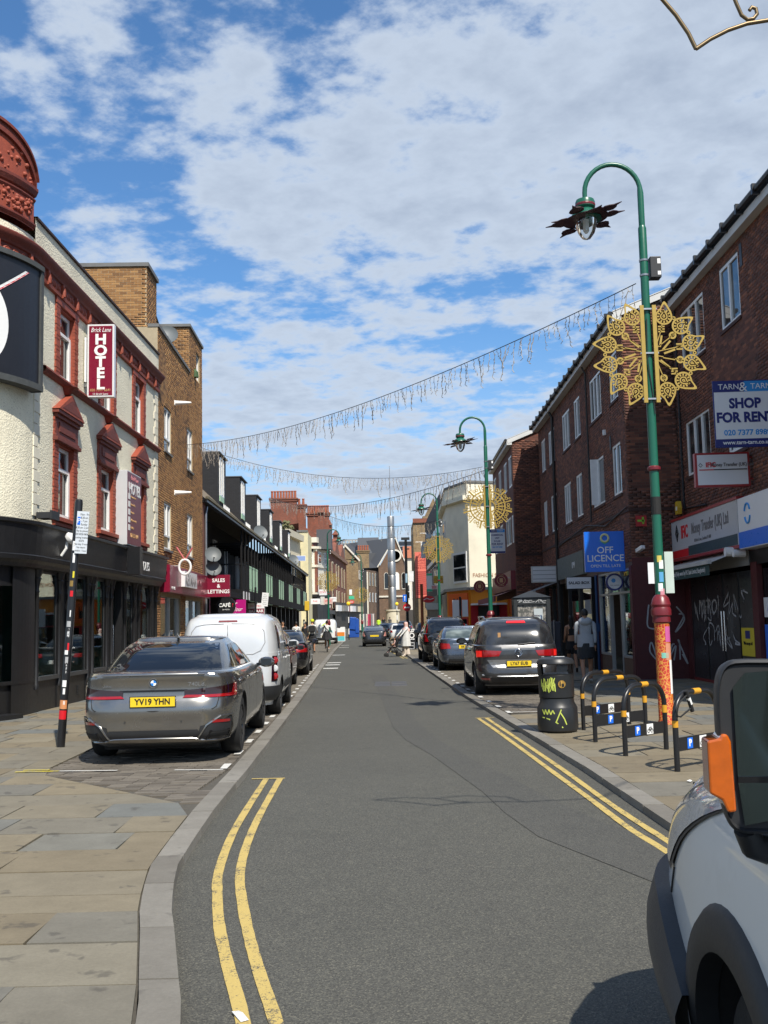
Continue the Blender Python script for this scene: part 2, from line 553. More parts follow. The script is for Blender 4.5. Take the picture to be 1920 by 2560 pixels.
def worn_paint(name, col, wear=.5, under=(.06,.06,.06)):
    # road paint with worn spots where the asphalt shows
    mt, nt, b = newmat(name); T = NT(nt)
    co = T.n('ShaderNodeNewGeometry').outputs['Position']
    n = T.math('ADD', T.math('MULTIPLY', T.noise(co, 70,6,.8),.6), T.math('MULTIPLY', T.noise(co, 5,5,.7),.4))
    f = T.ramp(n, [(wear, (0,0,0)),(wear + .05,(1,1,1))])
    c = T.mix(T.noise(co, 20,4), tuple(x * .85 for x in col), col)
    T.l(T.mix(f, c, under), b.inputs['Base Color']); b.inputs['Roughness'].default_value = .75
    return mt

asph = asphalt('asphalt', (.064,.063,.054),(.096,.093,.078))
asph_dark = asphalt('asphalt_patch', (.060,.059,.053),(.086,.084,.073), ssc=150)
slabs = slab_mat('york_stone', [(.0,(.175,.145,.095)),(.3,(.215,.18,.118)),(.6,(.19,.168,.122)),(.82,(.155,.148,.125)),(.93,(.145,.152,.142)),(1.0,(.225,.195,.135))])
setts = slab_mat('bay_block', [(.0,(.105,.09,.072)),(.5,(.14,.122,.098)),(1.0,(.18,.158,.128))])
granite = slab_mat('granite_kerb', [(.0,(.165,.152,.128)),(.5,(.20,.187,.16)),(1.0,(.24,.225,.195))],.75,.3)
joint = M('joint_sand', (.075,.068,.055),.95, var=.4, sc=20, bump=.4)
yellow_line = worn_paint('yellow_road_paint', (.52,.385,.12),.525)
white_line = worn_paint('white_road_paint', (.62,.61,.57),.57)
pebble = pebbledash('pebbledash_cream', (.88,.82,.63))
stucco = M('cream_stucco', (.80,.75,.60),.8, var=.06, sc=3, dirt=.25, bump=.15, bsc=30)
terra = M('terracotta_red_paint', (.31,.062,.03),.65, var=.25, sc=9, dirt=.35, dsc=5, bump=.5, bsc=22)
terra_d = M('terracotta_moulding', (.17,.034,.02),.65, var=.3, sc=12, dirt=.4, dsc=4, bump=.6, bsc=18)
blackp = M('black_shopfront_paint', (.013,.013,.014),.42, var=.3, sc=5, dirt=.12, dsc=3, bump=.1, bsc=40)
blackm = M('black_gloss_metal', (.012,.012,.013),.33, var=.3, sc=20)
white_pvc = M('white_pvc', (.86,.86,.84),.35, var=.05, sc=4, dirt=.15, dsc=8)
lead = M('grey_lead_coping', (.16,.16,.155),.75, var=.2, sc=8, dirt=.3)
pane_m = glass_dark('window_glass', (.012,.016,.018),.03,(.10,.10,.095))
pane_d = glass_dark('dark_glass', (.006,.007,.008),.02)
shop_glass = glass_clear('shop_glass', (.78,.92,.90),.9)
dark_in = M('dark_interior', (.03,.034,.034),.8, var=.4, sc=2)
teal_in = M('teal_interior', (.26,.42,.40),.7, var=.4, sc=1.5)
wood_d = M('dark_timber', (.05,.03,.02),.7, var=.4, sc=10)
steel = M('galvanised_steel', (.42,.43,.44),.4,.9, var=.15, sc=8)
chrome = M('chrome', (.75,.76,.78),.12,1.0, var=.05, sc=8)
rubber = M('rubber', (.013,.013,.013),.8, var=.3, sc=20, bump=.3)
plastic_d = M('dark_plastic', (.022,.023,.025),.5, var=.2, sc=20)
plastic_b = M('black_gloss_plastic', (.008,.008,.009),.12, var=.2, sc=20)
rim_m = M('alloy_rim', (.35,.36,.37),.3,.9, var=.1)
rim_d = M('dark_alloy_rim', (.07,.07,.075),.3,.8, var=.1)
red_lens = M('red_lens', (.30,.006,.008),.12, var=.25, sc=30, coat=1.0)
red_lit = M('lit_red_lens', (.55,.01,.01),.2, var=.2, sc=30, coat=1.0, emis=(1.0,.03,.02,.55))
orange_lens = M('orange_lens', (.50,.10,.004),.1, var=.25, sc=40, coat=1.0)
clear_lens = M('clear_lens', (.62,.63,.63),.08, var=.5, sc=35, coat=1.0)
plate_y = M('yellow_plate', (.78,.55,.02),.4, var=.04)
black_t = M('black_letters', (.01,.01,.01),.5, var=.1)
white_t = M('white_letters', (.82,.82,.80),.5, var=.03)
green_pole = M('green_lamp_paint', (.012,.115,.07),.32, var=.2, sc=6, dirt=.15, dsc=6)
maroon = M('maroon_paint', (.16,.014,.02),.35, var=.2, sc=8, dirt=.2)
gold = M('gold_sheet', (.40,.275,.06),.5,.3, var=.15, sc=10)
wire_m = M('cable_black', (.03,.03,.032),.6, var=.2)
bulb_m = M('fairy_cable', (.34,.30,.25),.5, var=.2)
brown_brick = brick_piece('brown_brick_piece', [(.0,(.12,.06,.028)),(.3,(.27,.135,.05)),(.65,(.38,.195,.068)),(1.0,(.45,.25,.095))])
brown_mortar = M('brown_mortar', (.40,.33,.22),.9, var=.2, sc=8, bump=.3)
red_brick = brick_piece('dark_red_brick_piece', [(.0,(.075,.035,.026)),(.4,(.15,.060,.040)),(.75,(.215,.082,.050)),(1.0,(.33,.125,.065))])
red_mortar = M('red_mortar', (.12,.085,.068),.9, var=.25, sc=8, bump=.3)
redw = brick_wall('red_brick_far', (.30,.085,.045),(.22,.062,.035),(.20,.13,.10))
stockw = brick_wall('stock_brick_far', (.36,.25,.12),(.24,.15,.075),(.26,.22,.16))
browncw = brick_wall('church_brick_far', (.23,.14,.085),(.16,.095,.06),(.18,.14,.11))
blackw = brick_wall('black_painted_brick', (.018,.019,.022),(.024,.025,.029),(.010,.010,.012), dirt=(.02,.02,.022))
slate = M('slate_roof', (.075,.078,.085),.7, var=.25, sc=10, bump=.4, bsc=14)
tile_b = M('brown_roof_tile', (.19,.15,.10),.85, var=.35, sc=7, dirt=.4, dsc=3, bump=.5, bsc=15)
red_sign = M('maroon_sign', (.20,.008,.03),.3, var=.05)
white_sign = M('white_sign', (.80,.80,.80),.35, var=.03, dirt=.08)
blue_sign = M('blue_sign', (.008,.15,.72),.3, var=.05)
navy = M('navy_sign', (.012,.018,.16),.35, var=.05)
skyb = M('sky_blue_sign', (.03,.28,.66),.35, var=.05)
grey_txt = M('grey_letters', (.18,.17,.17),.5, var=.05)
red_txt = M('red_letters', (.62,.012,.02),.4, var=.05)
gold_txt = M('tan_letters', (.60,.36,.16),.5, var=.05)
# ------------------------------------------------------------------ ground
def flat_pavers(name, bw, bh, c1, c2, mortar, rot=.0, ms=.012):
    mt, nt, b = newmat(name); T = NT(nt)
    co = T.n('ShaderNodeNewGeometry').outputs['Position']
    mp = T.n('ShaderNodeMapping'); mp.inputs['Rotation'].default_value = (0,0, rot); T.l(co, mp.inputs[0])
    br = T.n('ShaderNodeTexBrick')
    br.inputs['Scale'].default_value = 1; br.inputs['Brick Width'].default_value = bw; br.inputs['Row Height'].default_value = bh
    br.inputs['Mortar Size'].default_value = ms; br.inputs['Mortar Smooth'].default_value = .2
    br.inputs['Color1'].default_value = tuple(c1) + (1,); br.inputs['Color2'].default_value = tuple(c2) + (1,); br.inputs['Mortar'].default_value = tuple(mortar) + (1,)
    T.l(mp.outputs[0], br.inputs[0])
    n = T.noise(co, 2.0,8,.7)
    c = T.mix(.8, br.outputs[0], T.mix(n, (.6,.58,.55),(1.3,1.3,1.3)), 'MULTIPLY')
    T.l(c, b.inputs['Base Color']); b.inputs['Roughness'].default_value = .85
    return mt
far_slab = flat_pavers('york_stone_far', .85,.62,(.235,.195,.13),(.19,.175,.14),(.07,.06,.045))
far_sett = flat_pavers('bay_block_far', .2,.1,(.13,.115,.09),(.18,.16,.125),(.07,.06,.045), ms=.008)

def gz(Y):   # the street climbs a little in the distance
    return max(.0,(Y - 105) * .021)
PZ = .06
lk = [(-.62,2.0),(-.80,4.0),(-.89,4.58),(-.98,4.96),(-1.16,5.75),(-1.25,6.12),(-1.35,6.65),(-1.44,7.24),(-1.49,8.11),(-1.54,9.25),(-1.57,10.64),(-1.58,11.64),(-1.66,14.82),(-1.84,21.65),(-2.04,28.26),(-2.41,39.61),(-3.09,62.25),(-3.89,96.6),(-5.4,140),(-6.9,180)]
rk = [(2.22,4.0),(2.20,6.5),(2.16,8.42),(2.14,9.76),(2.11,11.53),(1.93,16.19),(1.67,22.69),(1.25,39.35),(.95,52.4),(.62,68),(.0,96),(-.9,140),(-1.8,180)]
def lx(y): return float(np.interp(y, [p[1] for p in lk], [p[0] for p in lk]))
def rx(y): return float(np.interp(y, [p[1] for p in rk], [p[0] for p in rk]))
KW = .19
g = MB(); g.quad((-3000,-300,-.05),(3000,-300,-.05),(3000,104,-.05),(-3000,104,-.05))
g.quad((-3000,104,-.05),(3000,104,-.05),(3000,190, gz(190) - .06),(-3000,190, gz(190) - .06))
g.quad((-3000,190, gz(190) - .06),(3000,190, gz(190) - .06),(3000,3500, gz(190) - .06),(-3000,3500, gz(190) - .06))
tag(g.build('ground', M('ground_tarmac', (.09,.088,.08),.9, var=.3, sc=.6, bump=.2)), kind='structure')
road = MB()
ys = [-12,-4,2,4,5,6,7,8,9,10,11,12,14,16,20,25,30,40,50,60,80,104,125,150,185]
for i in range(len(ys) - 1):
    a, b_ = ys[i], ys[i + 1]
    def le(y): return lx(y) - .05 if y > 3.9 else -14
    def re(y): return rx(y) + .05 if y > 7.2 else 14
    road.quad((le(a), a, gz(a)),(re(a), a, gz(a)),(re(b_), b_, gz(b_)),(le(b_), b_, gz(b_)))
tag(road.build('road', asph), kind='structure')
# the darker trench patch snaking down the road
pl = [(-.54,33.5),(-.25,26.3),(-.07,20.9),(.07,16.8),(.24,14.95),(.52,13.3),(.69,12.0),(.90,10.33),(.99,9.2),(1.13,8.2),(1.9,6.0)]
pr = [(-.12,33.4),(.17,26.7),(.36,21.1),(.47,18.0),(.59,16.0),(.75,14.5),(1.0,12.7),(1.23,11.5),(1.52,9.7),(1.75,8.6),(2.7,6.6)]
pm = MB()
rs_ = random.Random(3)
for i in range(len(pl) - 1):
    for k in range(4):
        t0, t1 = k / 4,(k + 1) / 4
        f = lambda A, i, t: (A[i][0] + (A[i + 1][0] - A[i][0]) * t, A[i][1] + (A[i + 1][1] - A[i][1]) * t)
        a, b_, c, d = f(pl, i, t0), f(pr, i, t0), f(pr, i, t1), f(pl, i, t1)
        pm.quad((a[0], a[1],.004),(d[0], d[1],.004),(c[0], c[1],.004),(b_[0], b_[1],.004))
tag(pm.build('road_patch', asph_dark, fix=True), kind='structure')
mh = MB()
for (x, y) in ((-.35,27.6),(.1,27.6),(-.35,28.7),(.1,28.7)):
    mh.box(x, x + .42, y, y + 1.0,-.01,.006)
tag(mh.build('manhole_cover', M('cast_iron', (.10,.095,.09),.6,.5, var=.3, sc=30), bevel=.01), 'square cast iron access cover set in the road beside the grey van', 'manhole cover')

# pavement sheets under the stones
def sheet(name, outer, inner_x, y0, y1, z, mat, n=30, left=True):
    m = MB(); yy = [y0 + (y1 - y0) * i / n for i in range(n + 1)]
    for i in range(n):
        a, b_ = yy[i], yy[i + 1]
        m.quad((inner_x, a, z + gz(a)),(outer(a), a, z + gz(a)),(outer(b_), b_, z + gz(b_)),(inner_x, b_, z + gz(b_)))
    return tag(m.build(name, mat, fix=True), kind='structure')
Li = lambda y: lx(y) - KW
Ri = lambda y: rx(y) + KW
pav_l = sheet('pavement_left', Li, -16,2.0,26, PZ - .022, joint)
sheet('pavement_left_far', Li, -18,26,185, PZ - .004, far_slab, 40)
pav_r = sheet('pavement_right', Ri, 18,7.3,27.5, PZ - .022, joint)
sheet('pavement_right_far', Ri, 18,27.5,185, PZ - .004, far_slab, 40)

# single slabs
unit = MB(); unit.box(-.5,.5,-.5,.5,-.5,.5)
ub = bmesh.new(); tmp = unit.mesh('slab'); ub.from_mesh(tmp)
slab_me = bpy.data.meshes.new('slab'); ub.to_mesh(slab_me); ub.free(); slab_me.materials.append(slabs)
def bayleft(y): return -3.95 - .02 * (y - 12)
def l_edge(y):   # right limit of the left flagstones
    if y < 9.5: return Li(y)
    if y < 11.85: return -1.68 + (y - 9.5) / 2.35 * (-3.9 + 1.68)
    return bayleft(y)
def slab_quad(parent, a, b_, c, d, z1, mat, name='slab'):
    m = MB(); z0 = z1 - .05
    m.add([(*a, z0),(*b_, z0),(*c, z0),(*d, z0),(*a, z1),(*b_, z1),(*c, z1),(*d, z1)],
          ((4,5,6,7),(0,1,5,4),(1,2,6,5),(2,3,7,6),(3,0,4,7)))
    return m.build(name, mat, parent)
rng = random.Random(11)
rows = [3.0,3.62,4.25,4.9,5.54,6.12,6.51,7.13,7.8,8.42,9.1,9.78,10.39,11.1,11.74]
while rows[-1] < 25.4: rows.append(rows[-1] + rng.uniform(.55,.8))
GAP = .008
for i in range(len(rows) - 1):
    y0, y1 = rows[i] + GAP, rows[i + 1] - GAP
    xl = max(-.372 * y1 - 1.2,-6.95 if y0 > 18.5 else -7.6)
    x = xl - rng.uniform(0,.8)
    tilt = .03
    while True:
        w = rng.uniform(.62,1.15)
        xe0, xe1 = l_edge(y0), l_edge(y1)
        x2 = x + w
        last = x2 > min(xe0, xe1) - .3
        jx = rng.uniform(-.02,.02)
        zz = PZ + rng.uniform(-.004,.003)
        if last:
            slab_quad(pav_l, (x + GAP, y0),(xe0 - .012, y0),(xe1 - .012, y1),(x + GAP - .02, y1), zz, slabs)
            break
        if min(xe0, xe1) - x2 < .3: x2 = min(xe0, xe1) - .32
        o = obj('slab', slab_me, None, pav_l, ((x + x2) / 2,(y0 + y1) / 2, zz - .03),(rng.uniform(-.004,.004), rng.uniform(-.004,.004), rng.uniform(-.006,.006)))
        o.scale = (x2 - x - 2 * GAP, y1 - y0,.06)
        x = x2
rrows = [7.4]
while rrows[-1] < 26.6: rrows.append(rrows[-1] + rng.uniform(.55,.85))
def r_start(y): return Ri(y) if y < 18.4 else 3.95
for i in range(len(rrows) - 1):
    y0, y1 = rrows[i] + GAP, rrows[i + 1] - GAP
    xr = min(.37 * y1 + 1.0,7.75)
    x = max(r_start(y0), r_start(y1)) + .012
    first = True
    while x < xr:
        w = rng.uniform(.6,1.15); x2 = x + w; zz = PZ + rng.uniform(-.004,.003)
        if first:
            slab_quad(pav_r, (r_start(y0) + .012, y0),(x2 - GAP, y0),(x2 - GAP, y1),(r_start(y1) + .012, y1), zz, slabs); first = False
        else:
            o = obj('slab', slab_me, None, pav_r, ((x + x2) / 2,(y0 + y1) / 2, zz - .03),(0,0, rng.uniform(-.006,.006)))
            o.scale = (x2 - x - 2 * GAP, y1 - y0,.06)
        x = x2
# kerb stones
kerb_l = thing('kerb_left', 'pale granite kerb curving along the left footway and its parking bay', 'kerb', kind='structure')
kerb_r = thing('kerb_right', 'pale granite kerb along the right footway', 'kerb', kind='structure')
def kerb(parent, fx, side, y0, y1):
    y = y0
    while y < y1:
        L = rng.uniform(.75,1.0) if y < 12 else rng.uniform(.9,1.2)
        a, b_ = y + .007, y + L - .007; n = 3; m = MB()
        for k in range(n):
            ya, yb = a + (b_ - a) * k / n, a + (b_ - a) * (k + 1) / n
            z1 = PZ + .004
            m.add([(fx(ya), ya, -.03),(fx(ya) + side * KW, ya, -.03),(fx(yb) + side * KW, yb, -.03),(fx(yb), yb, -.03),
                   (fx(ya) + side * .008, ya, z1),(fx(ya) + side * KW, ya, z1),(fx(yb) + side * KW, yb, z1),(fx(yb) + side * .008, yb, z1)],
                  ((0,1,2,3),(4,7,6,5),(0,3,7,4),(1,5,6,2)) + (((0,4,5,1),) if k == 0 else ()) + (((3,2,6,7),) if k == n - 1 else ()))
        o = m.build('kerbstone', granite, parent, fix=True)
        o.location.z = rng.uniform(-.004,.002)
        y += L
kerb(kerb_l, lx, -1,3.2,62)
kerb(kerb_r, rx, 1,7.3,54)
for nm, fx, sd_, y0 in (('far_kerb', lx, -1,62),('far_kerb', rx, 1,54)):
    m = MB(); n = 40
    for k in range(n):
        ya, yb = y0 + (184 - y0) * k / n, y0 + (184 - y0) * (k + 1) / n
        m.quad((fx(ya), ya, gz(ya)),(fx(yb), yb, gz(yb)),(fx(yb), yb, PZ + gz(yb)),(fx(ya), ya, PZ + gz(ya)))
        m.quad((fx(ya), ya, PZ + gz(ya)),(fx(yb), yb, PZ + gz(yb)),(fx(yb) + sd_ * KW, yb, PZ + gz(yb)),(fx(ya) + sd_ * KW, ya, PZ + gz(ya)))
    m.build(nm, granite, kerb_l if sd_ < 0 else kerb_r, fix=True)
# parking bays of small blocks
bay_l = thing('parking_bay_left', 'left parking bay of small brown paving blocks', 'parking bay', kind='structure')
bay_r = thing('parking_bay_right', 'right parking bay of small brown paving blocks', 'parking bay', kind='structure')
bu = MB(); bu.box(-.098,.098,-.048,.048,-.04,.0)
block_me = bu.mesh('block'); block_me.materials.append(setts)
def bay_blocks(parent, left, right, y0, y1, single):
    near = []; far = []
    y = y0; k = 0
    while y < y1:
        xa, xb = left(y), right(y); x = xa + .1 - (.1 if k % 2 else .0)
        while x < xb - .02:
            if left(y) - .02 < x - .098 and left(y + .05) - .02 < x - .09:
                (near if len(near) < single else far).append((x, y + .05, rng.uniform(-.006,.004), rng.uniform(-.03,.03), rng.uniform(-.03,.03)))
            x += .2
        y += .1; k += 1
    for x, y, z, a, b_ in near:
        obj('block', block_me, None, parent, (x, y, PZ - .002 + z),(a * .5, b_ * .5, a * .3))
    if far:
        base = np.array([[-.098,-.048,0], [.098,-.048,0], [.098,.048,0], [-.098,.048,0], [-.098,-.048,-.03], [.098,-.048,-.03], [.098,.048,-.03], [-.098,.048,-.03]])
        V = np.concatenate([base * np.array([1,1,1]) + np.array([x, y, PZ - .002 + z]) for x, y, z, a, b_ in far])
        for i, (x, y, z, a, b_) in enumerate(far): V[8 * i:8 * i + 4,2] += base[:4,0] * a * .6 + base[:4,1] * b_
        F = [tuple(8 * i + q for q in f) for i in range(len(far)) for f in ((0,1,2,3),(4,5,1,0),(5,6,2,1),(6,7,3,2),(7,4,0,3))]
        me = bpy.data.meshes.new('block_paving'); me.from_pydata(V.tolist(), [], F); me.update()
        at_ = me.attributes.new('rnd', 'FLOAT', 'FACE'); at_.data.foreach_set('value', np.repeat(np.random.RandomState(2).rand(len(far)),5))
        o = obj('block_paving', me, setts, parent); o['kind'] = 'stuff'
def bl_left(y): return l_edge(y) + .02
bay_blocks(bay_l, bl_left, lambda y: Li(y) - .03,9.6,24.0,300)
bay_blocks(bay_r, lambda y: Ri(y) + .03, lambda y: 3.95,18.4,27.3,300)
for nm, par, fl, fr, y0, y1 in (('bay_sheet', bay_l, bayleft, Li, 24,104),('bay_sheet', bay_r, Ri, lambda y: 3.95 - .014 * max(0, y - 27),27.3,52)):
    m = MB(); n = 30
    for k in range(n):
        a, b_ = y0 + (y1 - y0) * k / n, y0 + (y1 - y0) * (k + 1) / n
        m.quad((fl(a), a, PZ),(fr(a), a, PZ),(fr(b_), b_, PZ),(fl(b_), b_, PZ))
    m.build(nm, far_sett, par, fix=True)

# painted lines
def ribbon(name, pts, w, mat, z=.006, parent=None, n=6):
    P = []
    for i in range(len(pts) - 1):
        for k in range(n):
            t = k / n
            p0 = pts[max(i - 1,0)]; p1 = pts[i]; p2 = pts[i + 1]; p3 = pts[min(i + 2, len(pts) - 1)]
            P.append(tuple(.5 * (2 * p1[c] + (p2[c] - p0[c]) * t + (2 * p0[c] - 5 * p1[c] + 4 * p2[c] - p3[c]) * t * t + (3 * p1[c] - p0[c] - 3 * p2[c] + p3[c]) * t**3) for c in (0,1)))
    P.append(pts[-1]); m = MB()
    L = []
    for i in range(len(P)):
        a = P[max(i - 1,0)]; b_ = P[min(i + 1, len(P) - 1)]
        dx, dy = b_[0] - a[0], b_[1] - a[1]; d = math.hypot(dx, dy)
        ww = w / 2 * rng.uniform(.93,1.07)
        L.append(((P[i][0] + dy / d * ww, P[i][1] - dx / d * ww, z),(P[i][0] - dy / d * ww, P[i][1] + dx / d * ww, z)))
    for i in range(len(L) - 1): m.quad(L[i][0], L[i + 1][0], L[i + 1][1], L[i][1])
    return m.build(name, mat, parent, fix=True)
yl = thing('double_yellow_line', 'double yellow line curving beside the left footway kerb', 'road marking', kind='structure')
ribbon('line', [(-.30,3.6),(-.50,4.56),(-.63,5.12),(-.76,5.72),(-.90,6.45),(-1.02,7.2),(-1.10,8.15),(-1.15,9.38),(-1.19,11.5)],.065, yellow_line, parent=yl)
ribbon('line', [(-.46,3.7),(-.65,4.62),(-.82,5.33),(-.96,5.96),(-1.08,6.63),(-1.18,7.32),(-1.27,8.56),(-1.31,9.92),(-1.34,11.5)],.065, yellow_line, parent=yl)
ribbon('end_bar', [(-1.50,11.53),(-1.14,11.53)],.05, yellow_line, z=.0065, parent=yl)
yr = thing('double_yellow_line', 'double yellow line running past the cycle stands on the right', 'road marking', kind='structure')
ribbon('line', [(2.02,6.6),(1.94,7.71),(1.88,8.45),(1.84,9.8),(1.78,11.46),(1.71,13.52),(1.62,15.96),(1.53,17.98)],.065, yellow_line, parent=yr)
ribbon('line', [(2.10,6.6),(2.05,7.9),(2.00,8.77),(1.96,9.78),(1.91,11.72),(1.82,14.22),(1.74,16.2),(1.67,18.0)],.065, yellow_line, parent=yr)
ribbon('end_bar', [(1.48,18.05),(1.80,18.05)],.05, yellow_line, z=.0065, parent=yr)
y3 = thing('double_yellow_line', 'short far double yellow line at the feet of the woman with the pushchair', 'road marking', kind='structure')
ribbon('line', [(.92,48.0),(.55,56),(.3,62)],.06, yellow_line, parent=y3)
ribbon('line', [(.76,48.0),(.40,56),(.15,62)],.06, yellow_line, parent=y3)
wl = thing('bay_marking', 'white end line and dashes marking the left parking bay', 'road marking', kind='structure')
for a, b_ in (((-3.75,12.05),(-3.08,12.0)),((-2.42,11.93),(-1.86,11.86))): ribbon('end_line', [a, b_],.05, white_line, z=PZ + .006, parent=wl)
for k in range(24):
    y = 12.15 + 1.285 * k
    x = lx(y) - KW - .09
    ribbon('dash', [(x, y - .2),(x - .01, y + .22)],.085, white_line, z=PZ + .006, parent=wl, n=2)
wr = thing('bay_marking', 'white end line and dashes marking the right parking bay', 'road marking', kind='structure')
ribbon('end_line', [(2.12,18.35),(2.62,18.35),(3.0,18.4)],.06, white_line, z=PZ + .006, parent=wr)
for k in range(18):
    y = 18.4 + 1.26 * k; x = rx(y) + KW + .07
    ribbon('dash', [(x, y - .2),(x - .01, y + .22)],.085, white_line, z=PZ + .006, parent=wr, n=2)
wc = thing('faded_crossing', 'faded white bars of an old crossing on the left edge of the far road', 'road marking', kind='structure')
for k, (x, y, w) in enumerate([(-2.2,39.3,.7),(-2.3,42.5,.75),(-2.33,44.8,.7),(-2.7,55.6,.95),(-3.15,73,1.0),(-3.35,80,.9)]):
    ribbon('bar', [(x - w / 2, y),(x + w / 2, y)],.7, white_line, parent=wc)
ym = MB(); ym.box(-4.25,-3.75,12.02,12.07, PZ + .005, PZ + .008); ym.box(-4.2,-3.9,12.15,12.2, PZ + .005, PZ + .008)
tag(ym.build('spray_mark', worn_paint('yellow_spray', (.55,.45,.05),.5,(.3,.27,.2))), kind='structure')
# ------------------------------------------------------------------ shared building pieces
def window(parent, x0, x1, z0, z1, y=.1, style='case', frame=None, sill=True, pane=None, fw=.055, name='window', sd=.06):
    # frame facing -y with its panes behind; child of a building
    fm = frame or white_pvc; m = MB(); f = fw
    m.box(x0, x1, y, y + .07, z0, z0 + f); m.box(x0, x1, y, y + .07, z1 - f, z1)
    m.box(x0, x0 + f, y, y + .07, z0 + f, z1 - f); m.box(x1 - f, x1, y, y + .07, z0 + f, z1 - f)
    w, h = x1 - x0, z1 - z0; panes = []
    a, b, c, d = x0 + f, x1 - f, z0 + f, z1 - f
    if style == 'sash':
        mz = z0 + h * .5
        m.box(a, b, y - .015, y + .055, mz - .035, mz + .035); panes = [(a, b, c, mz - .035),(a, b, mz + .035, d)]
    elif style == 'hotel':
        mz = z0 + h * .68
        m.box(a - f, b + f, y - .03, y + .04, mz - .03, mz + .04)
        m.box(x0 - .0, x0 + f + .02, y - .035, y + .0, z0 + .02, mz); m.box(x1 - f - .02, x1, y - .035, y + .0, z0 + .02, mz); m.box(x0, x1, y - .035, y, z0, z0 + f + .02)
        panes = [(a, b, c, mz - .03),(a, b, mz + .04, d)]
    elif style == 'case2':
        mx = x0 + w * .5
        m.box(mx - .04, mx + .04, y - .012, y + .06, c, d); panes = [(a, mx - .04, c, d),(mx + .04, b, c, d)]
    elif style == 'case3':
        m1, m2 = x0 + w * .36, x0 + w * .68
        for q in (m1, m2): m.box(q - .035, q + .035, y - .012, y + .06, c, d)
        panes = [(a, m1 - .035, c, d),(m1 + .035, m2 - .035, c, d),(m2 + .035, b, c, d)]
    elif style == 'split':
        mz = z0 + h * .3
        m.box(a, b, y - .012, y + .06, mz - .03, mz + .03); panes = [(a, b, c, mz - .03),(a, b, mz + .03, d)]
    elif style == 'tee':
        mz = z0 + h * .5; mx = x0 + w / 2
        m.box(a, b, y - .012, y + .06, mz - .035, mz + .035); m.box(mx - .035, mx + .035, y - .01, y + .06, c, mz - .035)
        panes = [(a, mx - .035, c, mz - .035),(mx + .035, b, c, mz - .035),(a, b, mz + .035, d)]
    else:
        panes = [(a, b, c, d)]
    wo_ = m.build(name, fm, parent)
    for p in panes:
        q = MB(); q.box(p[0] - .005, p[1] + .005, y + .03, y + .045, p[2] - .005, p[3] + .005)
        q.build('pane', pane or pane_m, wo_)
    if sill:
        q = MB(); q.box(x0 - .06, x1 + .06,-sd, y, z0 - .07, z0 - .002); q.build('sill', lead if sill is True else sill, wo_)
    return wo_

def bricks(parent, x0, x1, z0, z1, holes, mat, L=.225, H=.075, y=.0, single=0, near=None, seed=1, Mx=None, proud=.006, name='brick_courses'):
    # running bond of single bricks standing proud of the mortar; the nearest ones single objects
    rr = np.random.RandomState(seed); g_ = .005
    items = []; row = 0; z = z0
    while z + H * .6 < z1:
        zt = min(z + H, z1); off = (row % 2) * L / 2
        x = x0 - off
        while x < x1:
            a, b = max(x, x0), min(x + L, x1)
            if b - a > .04:
                segs = [(a, b)]
                for h in holes:
                    if h[2] < (z + zt) / 2 < h[3]:
                        ns = []
                        for s0, s1 in segs:
                            if s1 <= h[0] or s0 >= h[1]: ns.append((s0, s1)); continue
                            if s0 < h[0]: ns.append((s0, h[0]))
                            if s1 > h[1]: ns.append((h[1], s1))
                        segs = ns
                for s0, s1 in segs:
                    if s1 - s0 > .03: items.append((s0 + g_, s1 - g_, z + g_, zt - g_))
            x += L
        z += H; row += 1
    it = np.array(items)
    pick = np.zeros(len(it), bool)
    if single:
        full = (it[:, 1] - it[:, 0]) > L - 3 * g_
        d = (it[:, 0] - near[0])**2 + (it[:, 2] - near[1])**2 + np.where(full, 0,1e6)
        pick[np.argsort(d)[:single]] = True
        bm_ = MB(); bm_.box(-L / 2 + g_, L / 2 - g_, -1,.02,-H / 2 + g_, H / 2 - g_)
        me = bm_.mesh('brick'); me.materials.append(mat)
        for i in np.where(pick)[0]:
            cx_, cz_ = (it[i, 0] + it[i, 1]) / 2,(it[i, 2] + it[i, 3]) / 2
            o = obj('brick', me, None, parent, (cx_, y, cz_))
            if Mx is not None: o.matrix_local = Mx @ Matrix.Translation((cx_, y, cz_))
            o.scale = (1, proud * rr.uniform(.6,1.5),1)
    j = it[~pick]; n = len(j)
    pr_ = -proud * rr.uniform(.5,1.5, n) + y
    V = np.zeros((n, 8,3))
    for k, (xi, zi) in enumerate(((0,2),(1,2),(1,3),(0,3))):
        V[:, k, 0] = j[:, xi]; V[:, k, 2] = j[:, zi]; V[:, k, 1] = pr_
        V[:, k + 4,0] = j[:, xi]; V[:, k + 4,2] = j[:, zi]; V[:, k + 4,1] = y + .002
    V = V.reshape(-1,3)
    if Mx is not None: V = np.array([tuple(Mx @ Vector(p)) for p in V])
    base = np.arange(n)[:, None, None] * 8
    F = (base + np.array([[0,1,2,3], [4,5,1,0], [5,6,2,1], [6,7,3,2], [7,4,0,3]])[None]).reshape(-1,4)
    me = bpy.data.meshes.new(name)
    me.vertices.add(len(V)); me.vertices.foreach_set('co', V.ravel())
    me.loops.add(F.size); me.loops.foreach_set('vertex_index', F.ravel().astype(np.int32))
    me.polygons.add(len(F)); me.polygons.foreach_set('loop_start', np.arange(0, F.size, 4, dtype=np.int32))
    me.update(calc_edges=True); me.validate()
    a_ = me.attributes.new('rnd', 'FLOAT', 'FACE'); a_.data.foreach_set('value', np.repeat(rr.rand(n),5))
    o = obj(name, me, mat, parent); o['kind'] = 'stuff'
    return o

